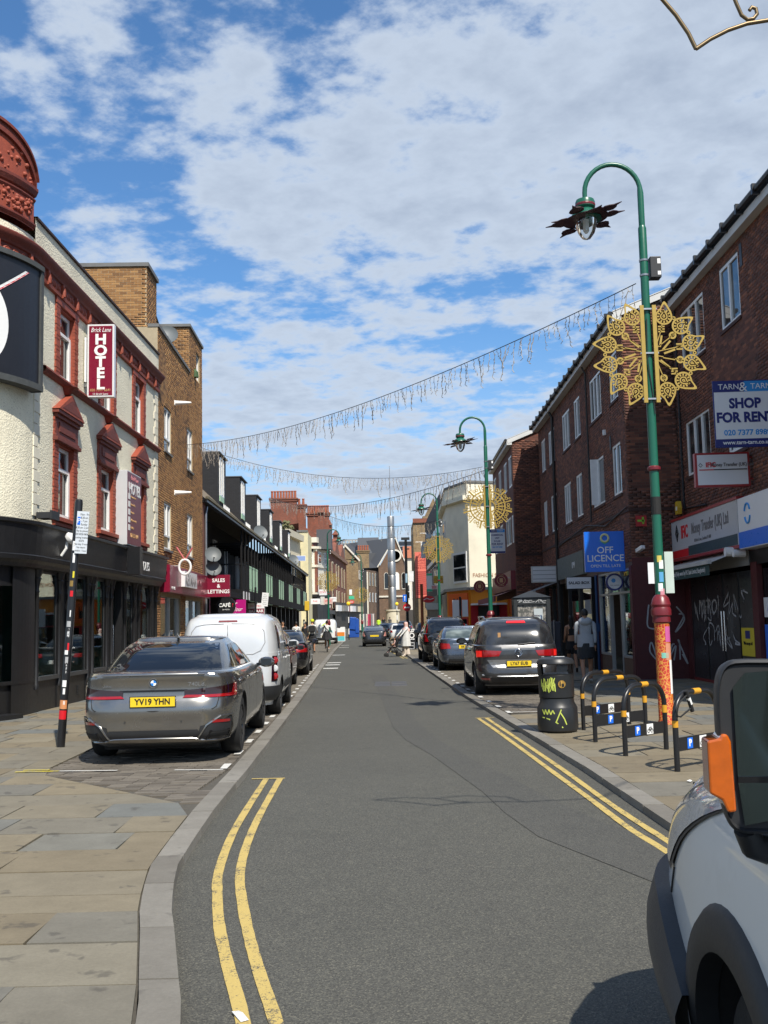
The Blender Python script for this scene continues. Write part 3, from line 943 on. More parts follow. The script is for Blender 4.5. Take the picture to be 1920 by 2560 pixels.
def dish(name, label, loc, rz, r=.36, group='satellite dishes'):
    t = thing(name, label, 'satellite dish', loc, rz, group)
    m = MB(); m.lathe([(.001,0),(r * .5,.02),(r * .85,.06),(r, .095),(r, .105),(r * .84,.07),(r * .5,.03),(.001,.01)],28, M=Matrix.Rotation(R(68),4, 'X'))
    m.build('reflector', M('dish_grey', (.12,.135,.14),.5, var=.1), t, .6)
    m = MB(); m.tube([(0,0,-r * .9),(0,-r * .9,-r * .35)],.012,6); m.box(-.03,.03,-r * .98,-r * .85,-r * .42,-r * .28); m.build('feed_arm', plastic_d, t)
    m = MB(); m.tube([(0,.05,0),(0,.22,-.02),(0,.22,-.5)],.02,6); m.build('bracket', plastic_d, t)
    return t

def sign_box(name, label, cat, loc, rz, w, h, d, face, edge=None, group=None, rim=.0):
    # flat lit-box sign: faces -y, centred on loc
    t = thing(name, label, cat, loc, rz, group)
    m = MB(); m.box(-w / 2, w / 2,-d / 2, d / 2,-h / 2, h / 2); m.build('case', edge or face, t, bevel=.008)
    m = MB(); m.box(-w / 2 + rim, w / 2 - rim, -d / 2 - .004,-d / 2 + .001,-h / 2 + rim, h / 2 - rim); m.build('face', face, t)
    return t

# ------------------------------------------------------------------ hotel on the left corner
HX, HY, HA = -6.92,20.0, PI / 2 - math.atan(.012)
hotel = thing('hotel_building', 'cream pebbledash corner hotel with red terracotta windows over a black shopfront', 'building', (HX, HY, 0), HA)
S0, CR = .30,2.6
def hp(s, n=1):
    if s >= S0: return (s, .0,.0,-1.0)
    ph = (S0 - s) / CR
    if ph > PI / 2: return (S0 - CR, CR + (ph - PI / 2) * CR, -1.0,.0)
    return (S0 - CR * math.sin(ph), CR - CR * math.cos(ph),-math.sin(ph),-math.cos(ph))
def hpath(s0, s1, step=.22):
    P = []; s = s0
    while s < min(S0, s1) - 1e-6: P.append(hp(s)); s += step
    if s0 < S0 < s1: P.append(hp(S0))
    P.append(hp(max(s0, S0) if s1 > S0 and s0 >= S0 else s1)) if s1 <= S0 else None
    if s1 > S0:
        if s0 >= S0: P = [hp(s0)]
        P.append(hp(s1))
    return P
HL = 10.97; SL = -7.5
up_w = [(1.53,3.03),(4.75,6.25),(7.94,9.36)]
lo_w = [(1.50,3.08),(4.69,6.30),(7.93,9.48)]
holes = [(a + .24, b - .24,7.02,8.60) for a, b in up_w] + [(a + .27, b - .27,4.02,5.62) for a, b in lo_w]
w = MB(); w.wall(S0, HL, 3.2,9.5, holes, 0,.30)
w.sweep([(0,3.2),(0,9.5)], [p for p in hpath(SL, S0)])
w.build('wall', pebble, hotel, fix=False)
m = MB(); m.box(.1, HL - .02,.35,7.5,3.1,9.7); m.box(-2.2, HL - .02,2.6,7.5,3.1,9.7); m.box(.0, HL - .01,3.3,7.5,0,3.1); m.build('core', dark_in, hotel)
m = MB(); m.sweep([(.03,9.3),(.03,9.92),(-.3,9.92),(-.3,9.3)], hpath(.2, HL)); m.build('parapet', [pebble], hotel)
m = MB(); m.sweep([(.03,9.90),(.075,9.90),(.075,9.95),(-.33,9.98)], hpath(.2, HL)); m.build('coping', M('dark_coping', (.04,.022,.02),.8, var=.3), hotel)
corn = [(0,8.96),(.05,8.98),(.06,9.03),(.10,9.05),(.12,9.10),(.15,9.13),(.19,9.18),(.205,9.22),(.21,9.25),(.19,9.28),(.03,9.32)]
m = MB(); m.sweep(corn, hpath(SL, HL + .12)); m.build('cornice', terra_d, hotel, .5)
m = MB(); m.sweep([(.0,8.74),(.07,8.75),(.08,8.82),(.045,8.84),(.045,8.97),(.05,9.0),(0,9.0)], hpath(SL, HL)); m.build('frieze', terra, hotel)
# swags and rosettes of the frieze
sw = MB(); sw.lathe([(.001,.05),(.035,.045),(.05,.02),(.075,.03),(.09,.02),(.1,.0)],10, M=Matrix.Rotation(R(90),4, 'X'))
swag_me = sw.mesh('rosette', .7); swag_me.materials.append(terra)
sw = MB(); sw.box(-.045,.045,-.06,0,-.15,.15); sw.lathe([(.045,-.12),(.05,0),(.03,.1)],8, M=Matrix.Translation((0,-.05,0)))
console_me = sw.mesh('frieze_bracket', .7); console_me.materials.append(terra)
s = -2.9
k = 0
while s < HL - .1:
    x, y, nx, ny = hp(s)
    o = obj('rosette' if k % 4 else 'frieze_bracket', swag_me if k % 4 else console_me, None, hotel, (x + nx * .045, y + ny * .045,8.905),(0,0, math.atan2(nx, -ny) * -1 if ny else 0))
    o.rotation_euler[2] = math.atan2(ny, nx) + PI / 2
    s += .235; k += 1
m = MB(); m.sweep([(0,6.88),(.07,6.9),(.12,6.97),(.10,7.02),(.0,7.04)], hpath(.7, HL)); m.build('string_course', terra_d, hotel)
# quoins
for c in (.18,10.45):
    for i in range(21):
        z = 3.9 + i * .232; wd = .50 if i % 2 else .36
        if c < 1 and 6.2 < z < 8.7 and False: continue
        q = MB(); x0 = c if c < 1 else HL - wd; q.box(max(x0, S0), x0 + wd, -.022,.01, z + .006, z + .226)
        q.build('quoin', stucco, hotel, bevel=.008)
for a, b in up_w:
    q = MB()
    for (xa, xb) in ((a, a + .25),(b - .25, b)):
        z = 7.04; i = 0
        while z < 8.74:
            e = .0 if i % 2 else .012
            q.box(xa - (e if xa == a else 0), xb + (e if xb == b else 0),-.035 - .004 * (i % 3),.015, z + .004, min(z + .075,8.73)); z += .078; i += 1
    q.box(a - .02, b + .02,-.05,.012,8.6,8.735)
    q.box(a + .24, b - .24,.001,.29,8.56,8.6); q.box(a + .235, a + .245,.0,.29,7.04,8.6); q.box(b - .245, b - .235,0,.29,7.04,8.6)
    q.build('window_surround', terra, hotel)
    window(hotel, a + .245, b - .245,7.05,8.55,.09, 'hotel', sill=False, fw=.075)
for a, b in lo_w:
    c = (a + b) / 2; q = MB()
    for (xa, xb) in ((a, a + .28),(b - .28, b)):
        z = 4.02; i = 0
        while z < 6.1:
            e = .0 if i % 2 else .015
            q.box(xa - (e if xa == a else 0), xb + (e if xb == b else 0),-.03 - .004 * (i % 3),.015, z + .004, z + .075); z += .078; i += 1
    q.box(a + .265, a + .275,0,.29,4.02,5.62); q.box(b - .275, b - .265,0,.29,4.02,5.62); q.box(a + .27, b - .27,.001,.29,5.58,5.62)
    sr = q.build('window_surround', terra, hotel)
    q = MB(); q.box(a - .03, b + .03,-.11,.012,5.62,5.70); q.box(a - .01, b + .01,-.07,.012,5.70,5.76); q.box(a + .05, b - .05,-.045,.012,5.76,6.12)
    q.box(a + .25, b - .25,-.065,.012,5.84,6.05)
    q.box(a - .0, b + .0,-.09,.012,6.12,6.2); q.box(a - .07, b + .07,-.14,.012,6.2,6.28)
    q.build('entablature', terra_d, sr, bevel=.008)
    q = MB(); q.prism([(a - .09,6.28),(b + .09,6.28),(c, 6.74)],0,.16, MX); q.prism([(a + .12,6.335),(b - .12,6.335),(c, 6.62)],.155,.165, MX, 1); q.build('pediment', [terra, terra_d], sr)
    q = MB(); q.lathe([(.0,6.72),(.09,6.74),(.2,6.86),(.28,6.9)],10, M=Matrix.Translation((c, -.01,0))); q.build('corbel', terra_d, sr)
    q = MB(); q.box(a - .05, b + .05,-.12,.012,3.92,4.02); q.box(a, b, -.07,.012,3.83,3.92); q.build('sill', terra, sr, bevel=.012)
    window(hotel, a + .275, b - .275,4.03,5.57,.09, 'hotel', sill=False, fw=.075)
# round-topped gable over the corner
gb = MB(); n = 36; sa, sb = -2.9,.05
path = []
for i in range(n + 1):
    s = sa + (sb - sa) * i / n; t = abs(2 * (s - (sa + sb) / 2) / (sb - sa))
    path.append((hp(s),10.42 + .95 * math.sqrt(max(0,1 - t * t * .98))))
for i in range(n):
    (x, y, nx, ny), z = path[i]; (x2, y2, n2, m2), z2 = path[i + 1]
    gb.quad((x + nx * .06, y + ny * .06,9.6),(x2 + n2 * .06, y2 + m2 * .06,9.6),(x2 + n2 * .06, y2 + m2 * .06, z2),(x + nx * .06, y + ny * .06, z))
    gb.quad((x + nx * .06, y + ny * .06, z),(x2 + n2 * .06, y2 + m2 * .06, z2),(x2 - n2 * .35, y2 - m2 * .35, z2),(x - nx * .35, y - ny * .35, z))
    gb.quad((x - nx * .35, y - ny * .35, z),(x2 - n2 * .35, y2 - m2 * .35, z2),(x2 - n2 * .35, y2 - m2 * .35,9.6),(x - nx * .35, y - ny * .35,9.6))
(x, y, nx, ny), z = path[-1]
gb.quad((x + nx * .06, y + ny * .06,9.6),(x - nx * .35, y - ny * .35,9.6),(x - nx * .35, y - ny * .35, z),(x + nx * .06, y + ny * .06, z))
gable = gb.build('gable', terra, hotel)
gm = MB()
for j, (o1, o2, za, zb) in enumerate(((.06,.12,-.14,.04),(.06,.17,.03,.09))):
    for i in range(n):
        (x, y, nx, ny), z = path[i]; (x2, y2, n2, m2), z2 = path[i + 1]
        gm.add([(x + nx * o1, y + ny * o1, z + za),(x + nx * o2, y + ny * o2, z + za),(x + nx * o2, y + ny * o2, z + zb),(x - nx * .3, y - ny * .3, z + zb),
                (x2 + n2 * o1, y2 + m2 * o1, z2 + za),(x2 + n2 * o2, y2 + m2 * o2, z2 + za),(x2 + n2 * o2, y2 + m2 * o2, z2 + zb),(x2 - n2 * .3, y2 - m2 * .3, z2 + zb)],
               ((0,1,5,4),(1,2,6,5),(2,3,7,6)))
gm.build('arch_moulding', terra_d, gable)
for zc, dz, pj in ((10.38,.12,.15),(10.2,.05,.1),(9.68,.06,.11)):
    q = MB(); q.sweep([(.06, zc - dz),(pj * .7, zc - dz * .8),(pj, zc),(pj, zc + dz * .5),(.06, zc + dz * .6)], hpath(sa, sb)); q.build('moulding', terra_d, gable)
q = MB(); rr = random.Random(5)
for i in range(220):
    s = rr.uniform(sa + .12, sb - .1); z = rr.uniform(9.8,10.14) if i < 140 else rr.uniform(10.5,11.0); x, y, nx, ny = hp(s); r0 = rr.uniform(.02,.07)
    q.lathe([(r0,0),(r0 * .8, r0 * .6),(.001, r0)],7, M=Matrix.Translation((x + nx * .055, y + ny * .055, z)) @ basis((-ny, nx, 0),(0,0,1),(nx, ny, 0)))
q.build('relief_ornament', terra, gable, .8)['kind'] = 'stuff'
# shopfront
fas = MB(); FO = .22
fas.sweep([(0,3.0),(FO, 3.0),(FO + .02,3.08),(FO, 3.1),(FO + .05,3.66),(FO + .1,3.68),(FO + .1,3.74),(0,3.80)], hpath(SL, 12.0 - .9)); fas.build('fascia', blackp, hotel)
q = MB(); q.sweep([(0,2.86),(.13,2.87),(.16,2.94),(.2,3.0),(0,3.0)], hpath(SL, HL)); q.build('cornice_trim', blackp, hotel)
glz = [(.86,1.92),(2.72,3.93),(4.57,5.48),(7.6,8.15),(8.96,9.98)]
door = (6.2,7.05)
for a, b in glz:
    q = MB(); q.box(a, b, .045,.055,.74,2.84); q.build('shop_window', shop_glass, hotel)
    q = MB(); q.box(a - .06, b + .06,-.03,.14,.66,.74); q.box(a - .02, b + .02,.03,.1,2.8,2.87); q.box(a - .05, a, .03,.1,.74,2.85); q.box(b, b + .05,.03,.1,.74,2.85); q.build('window_rail', M('grey_black_sill', (.05,.052,.055),.4, var=.2), hotel)
st = MB(); st.wall(.5, HL, 0,.68, [(door[0], door[1],0,.68)],.02,.1)
st.build('stall_riser', blackp, hotel)
for x in (2.2,3.35,5.0):
    q = MB()
    for i in range(6): q.box(x, x + .17,-.004,.018,.22 + i * .035,.24 + i * .035)
    q.build('air_vent', plastic_d, hotel)
piers = [(.5,.86),(1.92,2.72),(3.93,4.57),(5.48,6.2),(7.05,7.6),(8.15,8.96),(9.98, HL)]
for a, b in piers:
    q = MB(); q.box(a, b, .028,.2,0,2.87); q.box(a + .03, b - .03,-.002,.03,0,.5); q.build('pier', blackp, hotel)
    for c in ((a + b) / 2,) if b - a < .6 else (a + .14, b - .14):
        q = MB(); q.lathe([(.06,.5),(.06,.6),(.045,.63),(.042,2.4),(.055,2.42),(.042,2.46),(.05,2.56),(.085,2.68),(.07,2.7),(.11,2.84),(.12,2.87)],14, M=Matrix.Translation((c, .01,0)))
        q.build('column', blackp, hotel, .6)
q = MB(); q.box(door[0], door[1],.30,.34,.02,2.3); q.box(door[0], door[1],.28,.36,2.3,2.86)
dr = q.build('door', blackp, hotel); q = MB(); q.box(door[0] + .12, door[1] - .12,.285,.30,.3,2.2); q.build('pane', pane_d, dr)
q = MB(); q.tube([(door[0] + .72,.27,.75),(door[0] + .72,.2,.75),(door[0] + .72,.2,1.75),(door[0] + .72,.27,1.75)],.016,8); q.build('handle', chrome, dr)
# curved part of the shopfront
q = MB(); q.sweep([(-.02,0),(-.02,.66),(.04,.66),(.04,.72),(-.10,.72)], hpath(SL, .5)); q.sweep([(-.02,2.5),(-.02,2.9)], hpath(SL, .5))
for i, s in enumerate((-.45,-1.6,-2.6,-3.8,-5)): q.sweep([(.03,0),(.03,2.9)], hpath(s, s + (.9 if i == 0 else .35),.12)); 
q.build('corner_shopfront', blackp, hotel)
q = MB(); q.sweep([(-.08,.72),(-.08,2.5)], hpath(SL, .5)); q.build('corner_glass', shop_glass, hotel)
q = MB(); q.sweep([(.0,.0),(.35,.0),(.35,.14),(.0,.14)], hpath(-3.5,-.5)); q.build('step', blackp, hotel)
# room behind the glass
q = MB(); q.wall(-2, HL - .1,0,2.95,(),3.2,0); q.quad((-2,.15,.05),(HL, .15,.05),(HL, 3.2,.05),(-2,3.2,.05)); q.quad((-2,.15,2.95),(-2,3.2,2.95),(HL, 3.2,2.95),(HL, .15,2.95)); q.quad((HL - .1,.2,0),(HL - .1,3.2,0),(HL - .1,3.2,3),(HL - .1,.2,3))
q.build('room', teal_in, hotel)
pale_panel = M('added_pale_teal', (.30,.44,.40),.5, var=.25, sc=2)
for i, (a, b) in enumerate(glz):
    q = MB(); q.box(a + .02, b - .02,.075,.08,.75,1.22); q.build('added_pale_panel', pale_panel, hotel)  # added pale panel that brightens the lower part of the dark glass
    if i < 3: q = MB(); q.box(a + .1, b - .12,.3,.32,1.3,2.4); q.build('wall_print', two_tone('window_print_%d' % i, [(.12,.38,.55),(.45,.25,.38),(.5,.08,.06)][i], [(.5,.55,.55),(.25,.4,.55),(.25,.24,.22)][i],3.5,.5,.6,4,.15), hotel)
bench = M('bench_leather', (.10,.14,.135),.5, var=.2)
for i, x in enumerate((.95,2.85,4.65,7.7,9.1)):
    t = thing('dining_bench', ['grey padded bench behind the corner shop window', 'grey padded bench behind the second shop window', 'grey padded bench behind the third shop window', 'grey padded bench behind the window past the door', 'grey padded bench behind the last hotel shop window'][i], 'bench')
    t.matrix_world = hotel.matrix_world
    t.location = hotel.location; t.rotation_euler = (0,0, HA)
    q = MB(); q.box(x, x + .95,.45,1.0,.42,.55); q.build('seat', bench, t, bevel=.03); q = MB(); q.box(x, x + .95,.35,.47,.42,1.25); q.build('backrest', bench, t, bevel=.04); q = MB(); q.box(x + .05, x + .9,.5,.95,.05,.42); q.build('base', blackp, t)
hl_ = lambda s, z, o: Vector((HX, HY, 0)) + Matrix.Rotation(HA, 3, 'Z') @ Vector((hp(s)[0] + hp(s)[2] * o, hp(s)[1] + hp(s)[3] * o, z))
# big curved sign board on the corner
bb = thing('corner_billboard', 'large curved black sign board with white bowl emblem on the corner wall', 'sign', (HX, HY, 0), HA)
q = MB(); q.sweep([(.06,6.42),(.24,6.42),(.24,8.72),(.06,8.72)], hpath(-3.2,.02,.15), closed=True); q.build('board', M('board_black', (.012,.013,.018),.45, var=.2), bb)
q = MB()
for za, zb in ((6.30,6.42),(8.72,8.82)): q.sweep([(.05, za),(.30, za),(.30, zb),(.05, zb)], hpath(-3.3,.06,.15), closed=True)
q.sweep([(.05,6.3),(.28,6.3),(.28,8.8),(.05,8.8)], hpath(-.02,.08,.15), closed=True); q.build('frame', M('weathered_board_frame', (.06,.065,.065),.8, var=.4, sc=6, bump=.5), bb)
q = MB(); cs, cz = -1.55,7.35
def bp(s, z, o=.25):
    x, y, nx, ny = hp(s); return (x + nx * o, y + ny * o, z)
for i in range(48):
    a0, a1 = 2 * PI * i / 48,2 * PI * (i + 1) / 48
    if R(55) < (a0 % (2 * PI)) < R(125): continue
    for (ra, rb) in (((.47,.62),(.66,.86)),):
        q.quad(bp(cs + ra[0] * math.cos(a0), cz + ra[1] * math.sin(a0)), bp(cs + rb[0] * math.cos(a0), cz + rb[1] * math.sin(a0)), bp(cs + rb[0] * math.cos(a1), cz + rb[1] * math.sin(a1)), bp(cs + ra[0] * math.cos(a1), cz + ra[1] * math.sin(a1)))
q.build('bowl_emblem', white_t, bb, fix=True)
for (sx, dx, mt, w_, zo) in ((-1.75,1.25, white_t, .1,0),(-1.68,1.25, red_txt, .04,0),(-1.35,-.55, white_t, .09,0)):
    q = MB()
    for i in range(10):
        s0, s1 = sx + dx * i / 10, sx + dx * (i + 1) / 10; z0, z1 = 7.55 + 1.0 * i / 10,7.55 + 1.0 * (i + 1) / 10
        q.quad(bp(s0, z0,.252), bp(s0 + w_, z0,.252), bp(s1 + w_, z1,.252), bp(s1, z1,.252))
    q.build('chopstick', mt, bb, fix=True)
# floodlight and camera
def wall_lamp(label, s, z, mat):
    p = hl_(s, z, .25); t = thing('floodlight', label, 'lamp', p, HA)
    q = MB(); q.lathe([(.03,0),(.11,.03),(.14,.09),(.14,.12),(.05,.2),(.0,.22)],16, M=Matrix.Translation((0,-.12,.05)) @ Matrix.Rotation(R(55),4, 'X')); q.build('housing', mat, t, .6)
    q = MB(); q.tube([(0,0,-.25),(0,-.1,-.1),(0,-.12,.06)],.03,8); q.build('bracket', mat, t)
wall_lamp('black and white globe camera on the shop fascia near the corner', 1.35,3.42, white_pvc)
q = MB(); q.box(-.22,.2,-.3,0,0,.12); q.box(-.25,.23,-.32,-.28,-.02,.15); fl = q.build('floodlight_box', plastic_d, None, loc=hl_(.62,3.86,.05), rot=(0,0, HA)); tag(fl, 'small grey floodlight lying on top of the black fascia', 'floodlight')
# projecting maroon HOTEL sign
hs = sign_box('hotel_sign', 'tall narrow maroon projecting sign with stacked white letters HOTEL', 'sign', hl_(3.62,7.83,.40), R(1),.62,1.72,.16, red_sign, M('sign_case_white', (.7,.7,.7),.3, var=.05), rim=.04)
for i, ch in enumerate('HOTEL'): text(ch, .33, white_t, hs, (0,-.088,.49 - i * .265), sx=1.1, bold=.014)
text('Brick Lane', .15, white_t, hs, (0,-.088,.72), shear=.35, sx=.72)
text('020 7377 6641', .085, gold_txt, hs, (0,-.088,-.70), sx=.93)
text('13 Brick Lane', .062, white_t, hs, (0,-.088,-.79), sx=1.05)
q = MB(); q.box(-.42,-.31,-.04,.04,.5,.58); q.box(-.42,-.31,-.04,.04,-.6,-.52); q.build('bracket', steel, hs)
q = MB(); q.box(-.37,-.33,-.1,.06,-.5,.55); q.build('back_box', white_pvc, hs)
# second sign, flat to the wall
h2 = thing('hotel_sign', 'wide white-edged maroon HOTEL board standing off the hotel wall', 'sign', hl_(6.98,4.75,.02), HA)
q = MB(); q.box(-.72,.72,-.30,0,-.98,.93); q.build('case', M('sign_case_grey', (.55,.56,.57),.35, var=.06), h2, bevel=.01)
q = MB(); q.box(-.70,.70,-.306,-.3,-.95,.90); q.build('face', M('faded_maroon', (.16,.035,.045),.4, var=.1), h2)
text('HOTEL', .40, white_t, h2,(.02,-.309,.48), bold=.01, sx=.98)
text('Brick Lane', .18, M('pink_letters', (.55,.2,.22),.5), h2,(0,-.309,.77), shear=.35)
for i, (tx) in enumerate(('En-suite rooms', 'Free wireless', 'Reception', '24 hour security', 'Breakfast')):
    q = MB(); q.box(-.62,-.44,-.311,-.305,.20 - i * .2,.35 - i * .2); q.build('pictogram', white_t, h2)
    text(tx, .085, gold_txt, h2,(-.38,-.309,.28 - i * .2), align='LEFT')
text('020 7377 6641', .15, gold_txt, h2,(0,-.309,-.72), sx=.9)
# noodle bar sign on fascia
yb = thing('noodle_bar_sign', 'black box sign with white lettering fixed on the black fascia', 'sign', hl_(6.6,3.36,.30), HA)
q = MB(); q.box(-.22,.06,-.32,0,-.34,.36); q.build('case', blackm, yb)
text('Y', .52, white_t, yb, (.22,-.06,.16), sx=.55); text('O', .42, white_t, yb, (.42,-.06,-.08), sx=.8, bold=.012); text('O', .40, M('pale_red_letters', (.7,.45,.42),.5), yb, (.78,-.06,-.06), sx=.85, bold=.012); text('DLES', .34, white_t, yb, (1.55,-.06,-.06), sx=.95)
q = MB(); q.box(.1,2.2,-.05,-.0,-.34,-.33); q.build('rail', blackm, yb)

# ------------------------------------------------------------------ brown brick block
BX, BY, BA = -6.79,30.98, PI / 2 + math.atan(.025)
bb2 = thing('brown_brick_block', 'brown brick three storey block with roof towers beside the hotel', 'building', (BX, BY, 0), BA)
BL = 8.95
bw = [(1.05,2.25,4.08,5.55),(5.37,6.55,4.12,5.62),(1.05,2.25,7.18,8.6),(5.37,6.55,7.22,8.7)]
m = MB(); m.wall(0, BL, 2.6,10.8, bw, 0,.14); m.wall(5.87, BL, 10.8,12.5, [(7.5,8.3,10.95,12.0)],0,.12)
m.quad((BL, 0,0),(BL, 9,0),(BL, 9,10.8),(BL, 0,10.8)); m.quad((0,0,10.75),(BL, 0,10.75),(BL, 9,10.75),(0,9,10.75))
m.quad((BL, 0,10.8),(BL, 3,10.8),(BL, 3,12.5),(BL, 0,12.5)); m.quad((5.87,3,12.5),(5.87,0,12.5),(5.87,0,10.8),(5.87,3,10.8)); m.quad((5.87,0,12.5),(BL, 0,12.5),(BL, 3,12.5),(5.87,3,12.5))
m.box(.05,1.6,.35,3.2,10.7,12.72)
m.quad((0,.001,0),(0,9,0),(0,9,10.8),(0,.001,10.8))
m.build('wall', brown_mortar, bb2)
m = MB(); m.box(.3, BL - .1,.3,8.8,2.7,10.6); m.build('core', dark_in, bb2)
bricks(bb2,0, BL, 3.55,10.8, bw, brown_brick, single=150, near=(.6,9.5), seed=4)
bricks(bb2,5.87, BL, 10.8,12.5, [(7.5,8.3,10.95,12.0)], brown_brick, seed=5)
Mt1 = Matrix.Translation((.05,.35,0)) @ Matrix.Rotation(-PI / 2,4, 'Z')   # face towards the camera
bricks(bb2,-2.85,0,10.8,12.72,(), brown_brick, single=150, near=(-.8,12.2), seed=6, Mx=Mt1)
bricks(bb2,.05,1.6,10.8,12.72,(), brown_brick, y=.35, seed=7)
Mt2 = Matrix.Translation((5.87,0,0)) @ Matrix.Rotation(-PI / 2,4, 'Z')
bricks(bb2,-3.0,0,10.8,12.5,(), brown_brick, seed=8, Mx=Mt2)
for a, b, c, d in bw:
    window(bb2, a, b, c, d, .035, 'split', sill=lead, fw=.075)
    q = MB(); q.box(a + .60, a + .68,.02,.1, c + .42, d - .03); q.build('mullion', white_pvc, bb2)
window(bb2,7.5,8.3,10.95,12.0,.06, 'case', sill=False)
q = MB(); q.box(-.02,5.87,-.05,.3,10.8,10.9); q.box(.0,1.66,.28,3.3,12.72,12.84); q.box(5.8, BL + .06,-.06,3.1,12.5,12.6); q.build('coping', lead, bb2)
q = MB(); q.beam((1.7,.8,12.0),(5.6,.8,10.95),.12,.12); q.beam((1.7,1.4,12.0),(5.8,1.4,10.95),.12); q.quad((1.62,.5,12.1),(5.8,.5,10.9),(5.8,3,10.9),(1.62,3,12.1)); q.build('lean_to_roof', slate, bb2)
q = MB(); q.tube([(1.62,.3,11.2),(1.9,.2,11.15),(2.0,.18,10.95)],.05,8); q.build('overflow_pipe', steel, bb2,.6)
q = MB(); q.lathe([(.14,0),(.12,.2),(.02,.32)],10); q.build('roof_plant', M('leaf_green', (.04,.09,.03),.7, var=.4), bb2, loc=(7.1,-.02,10.92))
bl_ = lambda s, z, o: Vector((BX, BY, 0)) + Matrix.Rotation(BA, 3, 'Z') @ Vector((s, -o, z))
for i, z in enumerate((9.05,6.05)):
    t = thing('wall_flood', 'small white cone lamp on the brown wall, ' + ('upper' if i == 0 else 'lower'), 'lamp', bl_(2.9, z, 0), BA, 'cone lamps on the brown wall')
    q = MB(); q.lathe([(.08,0),(.06,.3),(.03,.55),(.001,.56)],12, M=Matrix.Rotation(R(90),4, 'X') @ Matrix.Scale(1,4)); q.build('cone', white_pvc, t, .6); q = MB(); q.box(-.08,.08,-.03,0,-.08,.08); q.build('plate', white_pvc, t)
# shop below
q = MB(); q.box(.4, BL - .3,-.30,.05,2.72,3.55); q.build('fascia', red_sign, bb2, bevel=.01)
text('LETTINGS', .13, white_t, bb2,(1.0,-.306,2.85)); text('BETTER', .26, M('dim_letters', (.45,.2,.22),.5), bb2,(6.2,-.306,3.2)); text('LETTINGS', .2, M('dim_letters', (.45,.2,.22),.5), bb2,(7.1,-.306,2.9))
q = MB(); q.box(2.4,4.9,-.42,-.30,2.95,3.45); q.build('sign_panel', white_sign, bb2); text('KEYMAN', .5, M('grey_sign_letters', (.35,.33,.33),.4), bb2,(3.6,-.426,3.17), sx=1.1, bold=.01)
for a, b in ((.5,4.0),(5.0,8.6)):
    q = MB(); q.box(a, b, .12,.13,.4,2.62); q.build('shop_window', shop_glass, bb2)
    q = MB(); q.box(a, b, .05,.16,.3,.42); q.box(a, b, .05,.16,2.6,2.72)
    for x in (a, b - .09,(a + b) / 2): q.box(x, x + .09,.05,.16,.3,2.7)
    q.build('shop_frame', M('silver_frame', (.45,.46,.46),.4,.6), bb2)
bricks(bb2,0,.5,0,3.5,(), brown_brick, seed=11, y=.0); bricks(bb2,4.0,5.0,0,2.7,(), brown_brick, seed=12); bricks(bb2,8.6, BL, 0,2.7,(), brown_brick, seed=13)
q = MB(); q.box(0,.5,.002,.3,0,3.5); q.box(4,5,.002,.3,0,2.8); q.box(8.6, BL, .002,.3,0,2.8); q.box(0, BL, .1,.3,0,.32); q.build('shop_pier', brown_mortar, bb2)
q = MB(); q.wall(0, BL, 0,2.75,(),2.6); q.quad((0,.2,.03),(BL, .2,.03),(BL, 2.6,.03),(0,2.6,.03)); q.build('room', M('agency_interior', (.30,.31,.30),.8, var=.5, sc=1.2), bb2)
ns = thing('noodle_emblem_sign', 'projecting white bowl ring with crossed red chopsticks over the maroon fascia', 'sign', bl_(1.3,3.55,.6), BA - PI / 2)
ns.scale = (.72,) * 3
q = MB(); q.tube([(.25 * math.cos(a),0,.32 * math.sin(a) - .05) for a in [2 * PI * i / 28 for i in range(28)]],.05,8, closed=True); q.build('bowl_ring', white_t, ns, .6)
q = MB(); q.tube([(-.36,0,.82),(.0,0,.25)],.035,8); q.build('chopstick', M('red_white_stick', (.5,.12,.12),.4, var=.5, sc=14), ns); q = MB(); q.tube([(.33,0,.78),(-.02,0,.2)],.035,8); q.build('chopstick', M('red_white_stick', (.5,.12,.12),.4), ns)
q = MB(); q.tube([(-.6,0,0),(-.24,0,0)],.02,6); q.build('bracket', steel, ns)
p = bl_(8.2,3.17,.72)
sl = sign_box('sales_lettings_sign', 'projecting maroon sign reading SALES & LETTINGS under two satellite dishes', 'sign', p, R(1),.84,.82,.14, red_sign, red_sign)
for i, tx in enumerate(('SALES', '&', 'LETTINGS')): text(tx, .19, white_t, sl, (0,-.076,.2 - i * .21), bold=.005, sx=.98)
dish('satellite_dish', 'upper grey satellite dish above the SALES & LETTINGS sign', bl_(8.15,4.32,.5), R(20),.31)
dish('satellite_dish', 'lower grey satellite dish sitting on the SALES & LETTINGS sign', bl_(8.25,3.80,.5), R(20),.30)
dish('satellite_dish', 'grey satellite dish on the roof of the brown block', bl_(4.4,11.75,-.5), R(10),.36)

# ------------------------------------------------------------------ black terrace with balconies
TX, TY, TA = -7.1,40.3, PI / 2 + math.atan(.015)
ter = thing('black_terrace', 'long black painted terrace with gallery balconies, green panels and dormers', 'building', (TX, TY, 0), TA)
TL = 66.0
mblack = M('matt_black_paint', (.011,.011,.012),.8, var=.3, spec=.2)
lightg = M('pale_green_panel', (.40,.60,.42),.6, var=.12, sc=3, dirt=.25)
q = MB(); q.quad((0,1.55,0),(TL, 1.55,0),(TL, 1.55,6.9),(0,1.55,6.9)); q.quad((TL, 1.55,0),(TL, 9,0),(TL, 9,9),(TL, 1.55,9)); q.add([(0,.0,0),(0,9,0),(0,9,7),(0,4.6,11.2),(0,.0,6.6)],((0,1,2,3,4),)); q.build('wall', blackw, ter)
q = MB(); q.box(.0,.75,-.02,.6,0,6.7); q.build('brick_pier', redw, ter)
